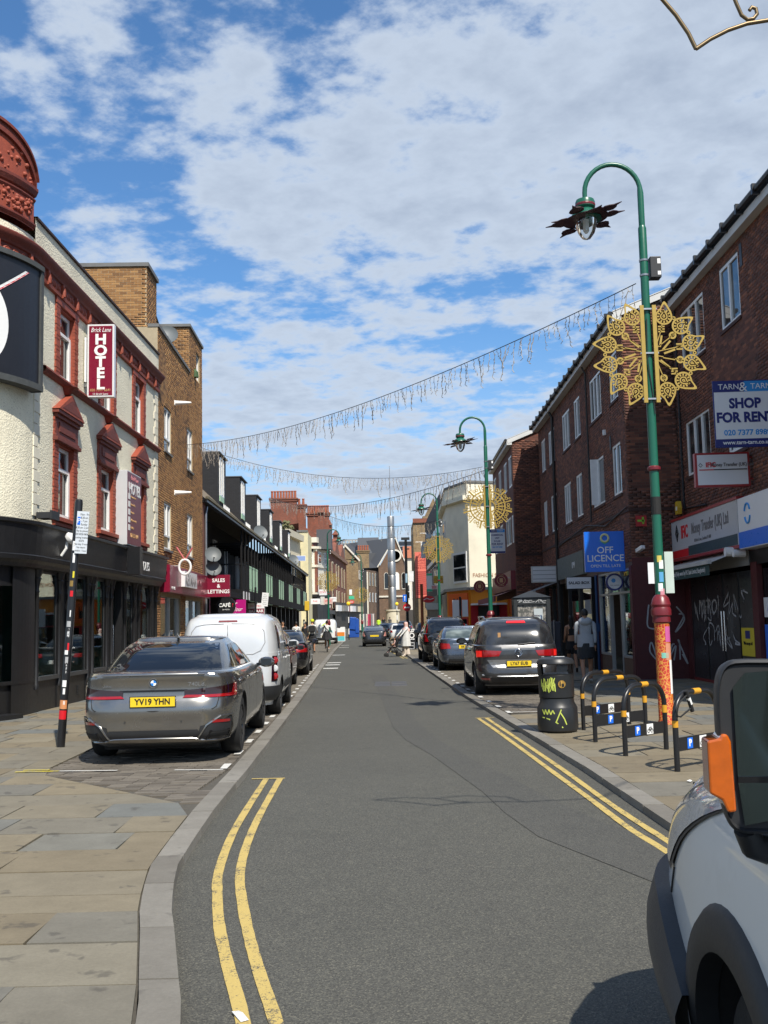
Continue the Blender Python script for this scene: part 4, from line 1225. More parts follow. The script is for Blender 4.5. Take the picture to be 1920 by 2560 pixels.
q = MB(); q.quad((.0,-.12,6.62),(TL, -.12,6.62),(TL, 4.6,11.2),(0,4.6,11.2)); q.quad((0,4.6,11.2),(TL, 4.6,11.2),(TL, 9,7),(0,9,7)); q.build('roof', tile_b, ter)
q = MB(); q.box(0, TL, -.2,-.02,6.5,6.66); q.beam((0,-.1,6.55),(0,4.6,11.1),.2,.16); q.build('eaves_board', blackm, ter)
q = MB(); q.box(0, TL, -.26,-.14,6.62,6.72); q.build('gutter', M('mossy_gutter', (.16,.14,.09),.9, var=.4, sc=5), ter)
q = MB(); q.box(1.0, TL, .0,1.5,3.0,3.26); q.box(12.2, TL, -.05,.05,3.0,3.5); q.build('gallery_floor', mblack, ter)
q = MB(); q.box(1.0,12.2,.55,1.5,3.26,3.3); q.build('gallery_slab', blackm, ter)
nb = 7
for i in range(60):
    x = 12.3 + i * 1.5
    if x > TL: break
    q = MB(); q.box(x - .045, x + .045,-.06,.03,3.0,6.55); q.box(x - .03, x + .03,-.02,1.55,5.75,5.85); q.build('post', mblack, ter)
for i in range(45):
    x = 12.35 + i * 1.5
    if x > TL - 1: break
    q = MB(); green = (i % 6) in (2,3,4)
    q.box(x, x + 1.35,-.045,-.015,4.75,4.82)
    for k in range(4):
        q.box(x + .03 + k * .34, x + .30 + k * .34,-.04,-.02,3.3 if not green else 3.6,4.72 if not green else 4.85)
        if green: q.box(x + .12 + k * .34, x + .2 + k * .34,-.04,-.02,2.95,3.6)
    q.build('balcony_panel', lightg if green else mblack, ter)
q = MB()
for k in range(8): q.box(12.25,12.29,.05 + k * .2,.07 + k * .2,3.26,4.75)
q.box(12.22,12.30,0,1.5,4.72,4.8); q.box(12.15,12.3,0,1.5,2.95,3.5); q.build('end_railing', blackm, ter)
for k in range(3): q = MB(); q.box(12.55 + k * 1.2,13.0 + k * 1.2,-.07,-.06,3.0,3.4); q.build('notice', white_sign, ter)
for k in range(8):
    x = 3.5 + 9.05 * k - (.0)
    if x + 3 > TL: break
    q = MB(); z1 = 10.55
    q.wall(x, x + 3.0,7.9, z1, [(x + .55, x + 2.0,8.4,10.4)],1.2,.1)
    q.add([(x, 1.2,7.9),(x, 4.2,10.7),(x, 1.2, z1)],((0,1,2),)); q.add([(x + 3,1.2,7.9),(x + 3,1.2, z1),(x + 3,4.2,10.7)],((0,1,2),))
    d = q.build('dormer', blackw, ter); q = MB(); q.box(x - .04, x + 3.04,1.08,4.6, z1, z1 + .06); q.build('dormer_roof', slate, d)
    o = window(ter, x + .55, x + 2.0,8.4,10.4,1.15, 'case2', sill=False, fw=.09); 
    q = MB(); q.box(x + .55, x + 2.0,1.15,1.3,8.1,8.4); q.build('apron', lightg, d)
    window(ter, x + .4, x + 1.6,3.6,6.1,1.47, 'case2', sill=False)
    window(ter, x + 4.6, x + 5.6,3.6,5.9,1.47, 'case', sill=False)
    q = MB()
    for j in range(9): q.prism([(x - 2.6 + j * .26,0),(x - 2.5 + j * .26,0),(x - 2.55 + j * .26,.22)],0,.02, Matrix.Translation((0,.55,7.35)) @ MX)
    q.build('bird_spikes', white_pvc, d)
q = MB()
for k in range(16): q.box(1 + k * 4.05,1.25 + k * 4.05,.5,1.5,0,3.0)
q.box(1, TL, 1.2,1.5,0,.5); q.build('shop_pier', blackm, ter)
for k in range(15):
    x = 1.3 + k * 4.05; q = MB(); q.box(x, x + 3.7,1.3,1.32,.5,2.9); q.build('shop_window', pane_d, ter)
q = MB(); q.tube([(.9,-.05,6.4),(.45,-.08,6.1),(.42,-.08,2.0)],.05,8); q.build('rainwater_pipe', steel, ter, .7)
tl_ = lambda s, z, o: Vector((TX, TY, 0)) + Matrix.Rotation(TA, 3, 'Z') @ Vector((s, -o, z))
dish('satellite_dish', 'green-grey dish on the black terrace roof edge past the first dormer', tl_(20.5,7.05,.1), R(35),.45)
dish('satellite_dish', 'grey dish on the far end of the black terrace roof edge', tl_(47,7.05,.1), R(35),.45)
# projecting shop signs
cf = thing('cafe_sign', 'round black projecting CAFÉ sign below the balconies', 'sign', tl_(5.6,2.52,.15), R(2))
q = MB(); q.lathe([(.001,-.05),(.42,-.05),(.42,.05),(.001,.05)],40, M=Matrix.Rotation(R(90),4, 'X')); q.build('disc', blackm, cf, .6); text('CAFÉ', .22, white_t, cf, (-.06,-.056,.05), bold=.006); text('LA VISTA', .08, white_t, cf, (0,-.056,-.14)); text('?', .22, red_txt, cf, (.29,-.056,.05))
q = MB(); q.tube([(-.42,0,.1),(-.8,0,.1)],.02,6); q.build('bracket', blackm, cf)
pp = sign_box('parlour_sign', 'magenta projecting shop sign with white script behind the parking plate', 'sign', tl_(10.6,2.52,-.15), R(2),1.15,.82,.12, M('magenta_sign', (.42,.006,.17),.35, var=.06), M('magenta_edge', (.5,.1,.25),.4))
text('Your', .3, white_t, pp, (-.15,-.066,.22), shear=.4, sx=.9); text('Parlour', .28, white_t, pp, (.05,-.066,-.06), shear=.4, sx=.8); text('Brick Lane', .16, white_t, pp, (0,-.066,-.3), bold=.003)
bz = sign_box('shop_sign', 'projecting white sign with a dark red lower panel under the balconies', 'sign', tl_(19.5,2.62,-.05), R(2),.95,.62,.14, white_sign, white_sign)
q = MB(); q.box(-.46,.46,-.076,-.07,-.29,.0); q.build('panel', red_sign, bz); text('BAZAAR', .22, white_t, bz, (0,-.08,-.15), bold=.006); text('FISH & MEAT', .12, red_txt, bz, (0,-.076,.14))
# ------------------------------------------------------------------ dark red brick blocks on the right
def rframe(X, Y):
    a = -(PI / 2 + .01)
    return a, (lambda s, z, o, X=X, Y=Y, a=a: Vector((X, Y, 0)) + Matrix.Rotation(a, 3, 'Z') @ Vector((-s, -o, z)))
def scribble(parent, x0, x1, z0, z1, y, mat, seed, n=6, w=.018, name='graffiti'):
    rr = random.Random(seed); q = MB()
    for k in range(n):
        cx_ = x0 + (x1 - x0) * (k + .5) / n; ww = (x1 - x0) / n * .7; hh = (z1 - z0) / 2; zc = (z0 + z1) / 2
        P = [(cx_ + rr.uniform(-ww, ww), zc + rr.uniform(-hh, hh)) for _ in range(5)]
        Q = []
        for i in range(len(P) - 1):
            for t in range(5):
                t /= 5; p0, p1, p2, p3 = P[max(i - 1,0)], P[i], P[i + 1], P[min(i + 2,4)]
                Q.append(tuple(.5 * (2 * p1[c] + (p2[c] - p0[c]) * t + (2 * p0[c] - 5 * p1[c] + 4 * p2[c] - p3[c]) * t * t + (3 * p1[c] - p0[c] - 3 * p2[c] + p3[c]) * t**3) for c in (0,1)))
        for i in range(len(Q) - 1):
            a, b = Q[i], Q[i + 1]; dx, dz = b[0] - a[0], b[1] - a[1]; L = math.hypot(dx, dz) or 1
            ox, oz = -dz / L * w, dx / L * w
            q.quad((a[0] - ox, y, a[1] - oz),(b[0] - ox, y, b[1] - oz),(b[0] + ox, y, b[1] + oz),(a[0] + ox, y, a[1] + oz))
    o = q.build(name, mat, parent, fix=True); o['kind'] = 'stuff'; return o
graf_w = M('white_spray', (.42,.43,.44),.7, var=.3, sc=12)
graf_y = M('yellow_green_spray', (.52,.60,.10),.6, var=.3, sc=12)
maroonb = M('maroon_painted_brick', (.085,.014,.016),.6, var=.3, sc=10, dirt=.3, bump=.5, bsc=12)
gutter_m = M('black_gutter', (.015,.015,.016),.4, var=.2)
soffit = M('white_board', (.62,.62,.60),.6, var=.1, dirt=.3)

# ---- block with the off licence and salad shop
ra, rb_ = rframe(6.42,27.06)
blk = thing('brick_block', 'dark red brick block over the off licence and salad shop', 'building', (6.42,27.06,0), ra)
SBL = 16.3
tops = [(.72,1.75, 'case2'),(3.0,4.7, 'case3'),(6.5,7.6, 'case2'),(8.5,10.1, 'case3'),(12.0,13.5, 'case3'),(14.4,15.5, 'case2')]
mids = [(.72,1.78, 'case2'),(3.02,4.78, 'case2'),(6.6,7.68, 'case2'),(8.78,10.2, 'case3'),(12.0,13.4, 'case2'),(14.45,15.4, 'case2')]
bh = [(-b, -a, 7.62,8.95) for a, b, _ in tops] + [(-b, -a, 5.0,6.42) for a, b, _ in mids]
q = MB(); q.wall(-SBL, 0,3.1,9.75, bh, 0,.12); q.wall(-SBL, 0,2.95,3.1,(),0)
q.add([(0,0,0),(0,9,0),(0,9,9.75),(0,5,11.7),(0,0,9.75)],((0,1,2,3,4),)); q.quad((-SBL, 9,0),(-SBL, 0,0),(-SBL, 0,9.7),(-SBL, 9,9.7)); q.build('wall', red_mortar, blk)
q = MB(); q.box(-SBL + .1,-.1,.3,8.8,3.0,9.6); q.build('core', dark_in, blk)
bricks(blk, -SBL, 0,3.1,9.72, bh, red_brick, single=150, near=(-.5,5.5), seed=21)
Me = Matrix.Translation((0,0,0)) @ Matrix.Rotation(PI / 2,4, 'Z')      # end wall facing the camera
bricks(blk, 0,1.36,.0,9.9,(), red_brick, single=150, near=(.5,6.0), seed=22, Mx=Me)
bricks(blk, 1.36,3.2,9.6,10.4,(), red_brick, seed=23, Mx=Me)
for (a, b, st), z0, z1 in [(t, 7.62,8.95) for t in tops] + [(t, 5.0,6.42) for t in mids]:
    wd = window(blk, -b, -a, z0, z1,.012, st, sill=False, fw=.075)
    q = MB(); q.box(-b - .04,-a + .04,-.04,.05, z0 - .08, z0 - .004); q.build('sill', M('brick_sill', (.06,.025,.02),.8, var=.3), wd)
ow = MB(); ow.box(-3.95,-3.91,-.22,.02,5.03,6.40); ow.build('open_casement', white_pvc, blk)
q = MB(); q.box(-SBL, .02,-.03,.0,4.42,4.5); q.box(-.0,.03,0,1.36,4.42,4.5); q.build('drip_course', M('dark_brick_course', (.05,.024,.02),.85, var=.3), blk)
q = MB(); q.quad((-SBL, -.3,9.72),(.12,-.3,9.72),(.12,5,11.8),(-SBL, 5,11.8)); q.quad((-SBL, 5,11.8),(.12,5,11.8),(.12,9.2,9.9),(-SBL, 9.2,9.9)); q.build('roof', slate, blk)
q = MB(); q.box(-SBL, .1,-.24,.0,9.5,9.68); q.beam((.08,-.2,9.68),(.08,5,11.72),.05,.2); q.build('barge_board', soffit, blk)
q = MB(); q.tube([(-SBL, -.3,9.7),(.12,-.3,9.7)],.06,8)
for k in range(17): q.box(-SBL + k, -SBL + k + .08,-.38,-.24,9.6,9.8)
q.build('gutter', gutter_m, blk)
for s_, r_ in ((12.0,.055),(4.95,.03)):
    q = MB(); q.tube([(-s_, -.25,9.65),(-s_, -.07,9.3),(-s_, -.07,.2 if r_ > .04 else 4.6)], r_, 8); q.build('downpipe', gutter_m, blk, .7)
q = MB(); q.tube([(-.2,-.04,4.55),(-3,-.04,4.3),(-6,-.04,4.6),(-11.9,-.04,4.35)],.018,6); q.build('wall_cable', wire_m, blk)
q = MB(); q.box(-1.95,-1.82,-.03,.01,6.35,6.75); q.build('vent_grille', plastic_d, blk)
q = MB(); q.box(-2.6,-2.5,-.08,0,6.9,7.05); q.build('vent_cap', white_pvc, blk)
# shops of this block
q = MB(); q.box(-.28,.0,-.03,.2,0,3.0); q.build('pilaster', maroonb, blk); q = MB(); q.box(-5.0,-4.62,-.02,.2,0,3.0); q.build('pilaster', maroonb, blk)
for xa, xb in ((-4.6,-3.15),(-1.55,-.28)): q = MB(); q.box(xa, xb, .02,.1,0,.60); q.build('stall_riser', M('brown_panel', (.12,.07,.045),.6, var=.2, sc=4, dirt=.3), blk)
silver = M('silver_frame', (.45,.46,.46),.4,.6)
q = MB()
for x in (-4.6,-3.15,-3.05,-1.65,-1.55,-.33): q.box(x, x + .06,.0,.1,0 if x in (-3.05,-1.65) else .6,2.95)
q.box(-4.6,-3.1,0,.1,.58,.64); q.box(-1.5,-.28,0,.1,.58,.64); q.box(-4.6,-.28,0,.1,2.3,2.36); q.box(-4.6,-.28,0,.1,2.9,2.98); q.build('shop_frame', silver, blk)
for a, b, z0, z1 in ((-4.54,-3.15,.64,2.9),(-1.5,-.3,.64,2.9),(-3.0,-1.65,2.36,2.9)):
    q = MB(); q.box(a, b, .05,.06, z0, z1); q.build('shop_window', shop_glass, blk)
q = MB(); q.box(-4.5,-3.9,.09,.1,.64,1.7); q.build('window_film', blue_sign, blk); q = MB(); q.box(-1.3,-.9,.09,.1,.9,2.2); q.build('window_poster', two_tone('shop_posters', (.5,.08,.08),(.6,.58,.5),4), blk)
dq = MB(); dq.box(-2.98,-1.7,.35,.4,.05,2.3); dd = dq.build('door', M('grey_door', (.10,.105,.105),.4, var=.1), blk); q = MB(); q.box(-2.8,-1.88,.335,.35,1.25,2.15); q.box(-2.8,-1.88,.335,.35,.25,1.0); q.build('pane', pane_d, dd); q = MB(); q.lathe([(.001,0),(.12,0),(.12,.01)],16, M=Matrix.Translation((-2.3,.33,1.12)) @ Matrix.Rotation(R(90),4, 'X')); q.build('round_notice', M('pink_notice', (.6,.06,.2),.5), dd)
q = MB(); q.box(-16.2,-.3,.1,.12,2.95,3.1); q.wall(-5,-.3,0,2.95,(),2.2); q.quad((-5,.1,.02),(0,.1,.02),(0,2.2,.02),(-5,2.2,.02)); q.build('room', M('shop_room', (.16,.15,.14),.8, var=.6, sc=2), blk)
q = MB(); q.tube([(-4.7,-.06,0),(-4.7,-.06,2.95)],.04,8); q.box(-4.78,-4.62,-.12,.0,1.25,1.5); q.build('blue_pipe', M('dull_blue', (.01,.05,.14),.5, var=.2), blk)
q = MB(); q.box(-11.7,-6.4,-.12,.0,3.08,3.85); q.build('slate_fascia', M('slate_cladding', (.13,.15,.135),.7, var=.6, sc=9, bump=.6, bsc=8), blk); text('UPW', .3, white_t, blk, (-8.2,-.125,3.45), sx=.9)
for a, b in ((-10.2,-8.2),(-7.9,-5.9),(-15.8,-14.2),(-13.9,-12.4)):
    q = MB(); q.box(a, b, .06,.07,.4,2.9); q.build('shop_window', pane_d, blk); q = MB(); q.box(a, b, .0,.12,0,.4); q.box(a - .1, a, 0,.14,0,2.95); q.box(b, b + .1,0,.14,0,2.95); q.build('shop_frame', blackp, blk)
for s_, lab in ((12.6, None),(14.4, None)):
    q = MB(); q.add([(-s_ - 1.7,0,3.05),(-s_, 0,3.05),(-s_, -.85,2.75),(-s_ - 1.7,-.85,2.75),(-s_ - 1.7,-.85,2.62),(-s_, -.85,2.62)],((0,1,2,3),(3,2,5,4))); q.build('awning', M('grey_awning', (.25,.25,.24),.8, var=.2, dirt=.4), blk)
# signs of this block
ol = sign_box('off_licence_sign', 'projecting bright blue OFF LICENCE sign on the brick corner', 'sign', (5.92,28.0,3.43), R(-4),1.08,1.08,.2, blue_sign, blue_sign)
text('OFF', .25, white_t, ol, (0,-.106,.03), bold=.002); text('LICENCE', .25, white_t, ol, (0,-.106,-.19), bold=.002); text('OPEN TILL LATE', .108, white_t, ol, (0,-.106,-.39), sx=1.02)
q = MB(); q.tube([(.1 * math.cos(a),-.108,.36 + .1 * math.sin(a)) for a in [2 * PI * i / 24 for i in range(24)]],.03,6, closed=True); q.build('ring_emblem', M('pale_yellow', (.7,.7,.35),.5), ol)
q = MB(); q.add([(-.17,-.106,.3),(0,-.106,.19),(.17,-.106,.3),(0,-.106,.235)],((0,1,2,3),)); q.build('leaf_emblem', M('sign_green', (.05,.45,.25),.5), ol)
q = MB(); q.box(.54,.75,-.02,.3,-.35,.4); q.build('side_box', blue_sign, ol)
rs = thing('round_shop_sign', 'round white shop sign in a blue ring under the OFF LICENCE sign', 'sign', (6.22,28.35,2.62), R(-3))
q = MB(); q.lathe([(.001,-.06),(.235,-.06),(.235,.06),(.001,.06)],32, M=Matrix.Rotation(R(90),4, 'X')); q.build('case', navy, rs, .6); q = MB(); q.lathe([(.001,.062),(.185,.062),(.185,.05)],32, M=Matrix.Rotation(R(90),4, 'X')); q.build('face', white_sign, rs); q = MB(); q.lathe([(.001,.066),(.06,.066),(.06,.05)],8, M=Matrix.Translation((-.03,0,.04)) @ Matrix.Rotation(R(90),4, 'X')); q.build('emblem', skyb, rs); text('THE GARDEN', .04, grey_txt, rs, (0,-.068,-.09))
sx_ = sign_box('salad_shop_sign', 'white projecting salad shop sign in a thin black frame', 'sign', (5.93,32.0,2.74), R(-2),.78,.38,.1, white_sign, blackm, rim=.02)
text('SALAD BOX', .115, black_t, sx_, (0,-.057,0), bold=.003, sx=1.02)
wb = sign_box('blank_lightbox', 'blank white louvred light box above the shop awning', 'sign', (6.03,39.6,3.35), R(-2),.95,.62,.2, white_sign, M('dirty_white', (.6,.6,.56),.6, var=.15, dirt=.3), rim=.04)
for k in range(3): q = MB(); q.box(-.43,.43,-.112,-.1,-.18 + k * .16,-.165 + k * .16); q.build('slat', grey_txt, wb)
cc = thing('security_camera', 'white bullet security camera on the brick corner under the red tile', 'camera', (6.62,26.95,3.4), R(20))
q = MB(); q.box(-.06,.06,-.16,.14,-.04,.06, M=Matrix.Rotation(R(-18),4, 'X')); q.build('housing', white_pvc, cc, bevel=.015); q = MB(); q.tube([(.05,.1,-.02),(.1,.12,-.14),(.22,.1,-.14)],.018,6); q.box(.18,.3,.05,.11,-.2,-.08); q.build('bracket', white_pvc, cc)
wt_ = thing('street_art_tile', 'small red tile with green dinosaur-like mosaic cross shape on the brick corner', 'artwork', (6.70,27.04,4.15),0)
wt_['label'] = 'small square red tile with a green squiggle on the brick corner'
q = MB(); q.box(-.14,.14,-.035,0,-.14,.14); q.build('tile', M('red_tile', (.42,.03,.03),.5, var=.15), wt_); q = MB(); q.box(-.10,.09,-.042,-.034,-.02,.03); q.box(.02,.07,-.042,-.034,-.08,.1); q.build('squiggle', M('lime_mosaic', (.25,.55,.05),.5), wt_)
ab = thing('alarm_box', 'yellow alarm box on the brick wall beside the money transfer shop', 'alarm box', (7.62,26.6,4.42), ra)
q = MB(); q.prism([(-.12,-.16),(.12,-.16),(.15,0),(.1,.17),(-.1,.17),(-.15,0)],0,.1, MX); q.build('case', M('alarm_yellow', (.62,.40,.03),.45, var=.1), ab); q = MB(); q.box(-.06,.06,-.105,-.1,-.06,.04); q.build('badge', white_t, ab)

# ---- block with the money transfer shop
aa, ap = rframe(7.75,26.9)
blA = thing('brick_block', 'dark red brick block over the money transfer shop at the right edge', 'building', (7.75,26.9,0), aa)
AL = 12.0   # runs towards the camera, local x 0 .. AL
ah = [(.75,2.72,5.16,6.56),(.75,2.72,7.95,9.38),(4.0,5.3,8.0,9.42),(4.0,5.3,5.2,6.6),(7.5,9.2,8.0,9.4),(7.5,9.2,5.2,6.6)]
q = MB(); q.wall(0, AL, 3.0,9.9, ah, 0,.12); q.quad((AL, 0,0),(AL, 8,0),(AL, 8,9.8),(AL, 0,9.8)); q.build('wall', red_mortar, blA)
q = MB(); q.box(.02, AL - .1,.3,7,3.0,9.7); q.box(.02, AL, 2.4,7,0,3.0); q.build('core', dark_in, blA)
bricks(blA, 0, AL, 3.0,9.85, ah, red_brick, single=300, near=(4.5,7.2), seed=31)
for a, b, c, d in ah:
    wd = window(blA, a, b, c, d, .012, 'case3' if b - a > 1.5 else 'case2', sill=False, fw=.075)
    q = MB(); q.box(a - .04, b + .04,-.04,.05, c - .08, c - .004); q.build('sill', M('brick_sill', (.06,.025,.02),.8, var=.3), wd)
q = MB(); q.box(5.45,5.6,-.02,.01,9.0,9.5); q.build('vent_grille', plastic_d, blA)
q = MB(); q.quad((0,-.25,9.95),(AL, -.25,9.95),(AL, 5,12),(0,5,12)); q.build('roof', slate, blA)
q = MB(); q.box(0, AL, -.2,.0,9.66,9.84); q.build('barge_board', soffit, blA)
q = MB(); q.tube([(0,-.28,9.93),(AL, -.28,9.93)],.065,8)
for k in range(13): q.box(k + .3, k + .38,-.36,-.2,9.82,10.03)
q.build('gutter', gutter_m, blA)
q = MB(); q.tube([(.35,-.04,9.6),(.35,-.04,4.4),(2.2,-.04,4.3)],.03,6); q.build('wall_cable', wire_m, blA)
q = MB(); q.box(0, AL, .0,.06,2.7,3.05); q.build('lintel', blackp, blA)
q = MB(); q.box(-1.3,-.0,-.0,.04,-.0,2.9); q.build('maroon_wall', maroonb, blA)
for xa in (.0,5.0): q = MB(); q.box(xa, xa + .35,-.02,.1,0,2.75); q.build('pilaster', maroonb, blA)
q = MB(); q.box(.35,5.0,.02,.07,.12,2.6); sh = q.build('shop_door', M('dark_steel_door', (.045,.048,.052),.3,.3, var=.3, sc=2, dirt=.2), blA)
q = MB(); q.box(.3,5.05,.0,.1,0,.13); q.build('threshold', M('dull_red_step', (.16,.02,.02),.6, var=.3), blA)
for x in (1.6,2.9,4.0): q = MB(); q.box(x, x + .05,.0,.03,.12,2.6); q.build('frame_bar', blackm, sh)
for x in (2.95,3.15): q = MB(); q.tube([(x, -.05,.85),(x, -.05,1.75)],.018,8); q.build('door_handle', chrome, sh)
scribble(sh, .7,2.6,1.5,2.1,.008, graf_w, 3,6); scribble(sh, 1.3,3.9,.9,1.5,.009, graf_w, 4,6); scribble(sh, 3.0,4.6,1.55,2.2,.008, graf_w, 5,4)
text('MERO', .5, graf_w, sh, (1.7,.012,1.85), sx=1.1, shear=.2, ext=.001)
q = MB(); q.box(4.15,4.95,-.008,.0,.78,1.38); q.build('yellow_poster', M('poster_yellow', (.62,.5,.03),.5, var=.1), blA); text('We accept all', .1, black_t, blA, (4.55,-.012,1.05)); q = MB(); q.box(4.4,4.7,-.011,-.008,1.15,1.32); q.build('card_logo', navy, blA)
# fascia of the money transfer shop
q = MB(); q.box(-.1,5.15,-.28,-.02,3.12,4.08); fs = q.build('fascia', M('grey_white_fascia', (.52,.53,.55),.3, var=.05, dirt=.06), blA, bevel=.01)
q = MB(); q.box(-.12,5.2,-.30,-.05,4.08,4.14); q.box(-.12,5.2,-.29,-.05,3.06,3.12); q.build('trim', M('red_trim', (.35,.03,.03),.4, var=.1), fs)
q = MB(); q.box(-.1,1.4,-.284,-.28,3.13,3.32); q.build('red_stripe', red_txt, fs); q = MB(); q.box(1.4,5.1,-.284,-.28,3.13,3.36); q.build('dark_stripe', M('dark_green_grey', (.03,.06,.065),.4, var=.1), fs)
q = MB()
for r0 in (.17,.08): q.tube([(.45 + r0 * .75,-.285,3.75),(.45,-.285,3.75 + r0 * 1.2),(.45 - r0 * .75,-.285,3.75),(.45,-.285,3.75 - r0 * 1.2)],.016,4, closed=True)
q.build('emblem', black_t, fs)
text('IFIC', .43, red_txt, fs, (1.12,-.284,3.73), bold=.012, sx=.85); text('Money Transfer (UK) Ltd', .37, grey_txt, fs, (3.15,-.284,3.75), bold=.006, sx=.74); text('18 Brick Lane, London E1 6RF', .11, grey_txt, fs, (2.6,-.284,3.46))
q = MB(); q.box(.1,4.9,-.02,.02,2.7,3.1); q.build('shutter_box', M('shutter_grey', (.35,.35,.34),.5, var=.2, dirt=.2), blA)
q = MB(); q.add([(-.1,-.02,3.05),(4.6,-.02,3.05),(4.6,-.75,2.78),(-.1,-.75,2.78),(-.1,-.75,2.55),(4.6,-.75,2.55)],((0,1,2,3),)); q.box(-.15,4.65,-.80,-.72,2.76,2.84); aw = q.build('awning', [M('awning_rail', (.55,.54,.5),.6, var=.15, dirt=.3)], blA)
q = MB(); q.quad((-.1,-.76,2.52),(4.6,-.76,2.52),(4.6,-.76,2.78),(-.1,-.76,2.78)); q.build('valance', M('awning_green', (.015,.05,.045),.7, var=.2), aw)
text('IFIC Money Transfer (UK) Limited (Fully owned by IFIC Bank Limited, Bangladesh)', .15, white_t, aw, (2.25,-.765,2.65), sx=.82, ext=.001)
q = MB(); q.tube([(4.75,-.1,3.0),(4.75,-.45,3.0)],.1,12); q.tube([(4.95,-.1,2.95),(4.95,-.35,2.95)],.08,12); q.build('awning_roller', white_pvc, aw)
q = MB(); q.beam((-.3,-.05,3.35),(.25,-.15,3.0),.05); q.build('red_bracket', M('red_trim', (.35,.03,.03),.4), blA)
# neighbour's sign and shopfront at the frame edge
q = MB(); q.box(5.4,8.6,-.35,-.02,3.0,4.05); nf = q.build('neighbour_fascia', white_sign, blA, bevel=.01); q = MB(); q.box(5.4,8.6,-.356,-.35,3.02,3.35); q.build('blue_stripe', blue_sign, nf)
q = MB()
for a0, a1, rr_ in ((20,170,.2),(200,350,.2)): q.tube([(6.0 + rr_ * .8 * math.cos(R(a)),-.36,3.7 + rr_ * math.sin(R(a))) for a in range(a0, a1,12)],.02,6)
q.build('swirl_emblem', skyb, nf)
q = MB(); q.box(5.4,8.4,.1,.12,.5,2.6); q.build('shop_window', pane_d, blA); q = MB(); q.box(5.4,8.4,.02,.14,0,.5); q.build('stall_riser', navy, blA); q = MB(); q.box(5.45,6.4,.06,.09,1.6,2.0); q.build('window_notice', white_sign, blA); text('Atm', .25, blue_sign, blA, (5.9,.05,1.8)); q = MB(); q.box(5.45,6.5,.05,.08,.55,1.45); q.build('cash_machine', blue_sign, blA)
text('CASH', .2, white_t, blA, (6.0,.04,1.2), name='lettering')
scribble(blk, .35,1.25,1.2,2.0,0, graf_w, 8,4, name='graffiti').matrix_local = Me @ Matrix.Translation((0,-.03,0)); scribble(blk, .4,1.3,.4,1.1,0, graf_w, 9,4, name='graffiti').matrix_local = Me @ Matrix.Translation((0,-.032,0))
q = MB(); q.box(.0,1.36,-.025,.0,0,3.2); q.build('maroon_paint', maroonb, blk).matrix_local = Me
# for-rent board and projecting sign
rt = sign_box('shop_for_rent_board', 'white and blue estate board reading SHOP FOR RENT on the right wall', 'sign', (7.16,20.2,5.6), R(-3),1.22,1.34,.03, white_sign, navy, rim=.02)
q = MB(); q.box(-.6,.0,-.022,-.018,.44,.65); q.build('navy_band', navy, rt); q = MB(); q.box(.0,.6,-.022,-.018,.44,.65); q.build('blue_band', skyb, rt); q = MB(); q.box(-.6,.6,-.022,-.018,-.65,-.5); q.build('navy_foot', navy, rt)
text('TARN', .155, white_t, rt, (-.3,-.024,.54)); text('&', .26, white_t, rt, (-.02,-.026,.53)); text('TARN', .155, white_t, rt, (.33,-.024,.54)); text('SHOP', .27, navy, rt, (0,-.02,.2), bold=.012, sx=.9); text('FOR RENT', .27, navy, rt, (0,-.02,-.08), bold=.012, sx=.9); text('020 7377 8989', .15, skyb, rt, (.02,-.02,-.38), bold=.004); text('www.tarn-tarn.co.uk', .11, white_t, rt, (0,-.024,-.575), bold=.002)
ip = sign_box('money_transfer_sign', 'projecting white money transfer sign with red frame below the rent board', 'sign', (7.06,21.5,4.67), R(-3),1.12,.72,.16, white_sign, M('red_trim', (.35,.03,.03),.4), rim=.045)
text('IFIC', .14, red_txt, ip, (-.24,-.09,.1), bold=.004, sx=.9); text('Money Transfer (UK) Ltd', .10, grey_txt, ip, (.2,-.09,.1), sx=.84, bold=.002); q = MB(); q.box(-.48,-.18,-.09,-.084,-.01,.01); q.build('red_rule', red_txt, ip); q = MB(); q.box(-.18,.5,-.09,-.084,-.01,.01); q.build('dark_rule', black_t, ip); q = MB(); q.tube([(-.41,-.09,.1),(-.45,-.09,.14),(-.49,-.09,.1),(-.45,-.09,.06)],.006,4, closed=True); q.build('emblem', black_t, ip)
q = MB(); q.tube([(.56,0,.25),(.72,0,.25)],.02,6); q.tube([(.56,0,-.2),(.72,0,-.2)],.02,6); q.build('bracket', M('red_trim', (.35,.03,.03),.4), ip)

# ---- block standing forward with the maroon café
ca, cp = rframe(5.53,44.0)
blC = thing('brick_block', 'dark red brick block standing forward over the maroon café', 'building', (5.53,44.0,0), ca)
CL = 8.9
chs = [(-1.6,-.35,7.4,8.75),(-3.6,-2.3,7.4,8.75),(-6,-4.7,7.4,8.75),(-8.6,-7.3,7.4,8.75),(-1.0,-.35,4.95,6.15),(-3.4,-1.3,4.95,6.15),(-6,-4.7,4.95,6.15),(-8.6,-7.3,4.95,6.15)]
q = MB(); q.wall(-CL, 0,0,9.3, chs, 0,.12); q.add([(0,0,0),(0,8,0),(0,8,9.3),(0,4,10.9),(0,0,9.3)],((0,1,2,3,4),)); q.quad((-CL, 8,0),(-CL, 0,0),(-CL, 0,9.3),(-CL, 8,9.3)); q.build('wall', brick_wall('red_brick_mid', (.20,.06,.035),(.13,.042,.028),(.10,.065,.05)), blC)
q = MB(); q.box(-CL + .1,-.1,.25,7.8,.1,9.2); q.build('core', dark_in, blC)
bricks(blC, 0,1.2,0,9.3,(), red_brick, seed=41, Mx=Me)
for a, b, c, d in chs: window(blC, a, b, c, d, .012, 'case2', sill=False, fw=.08)
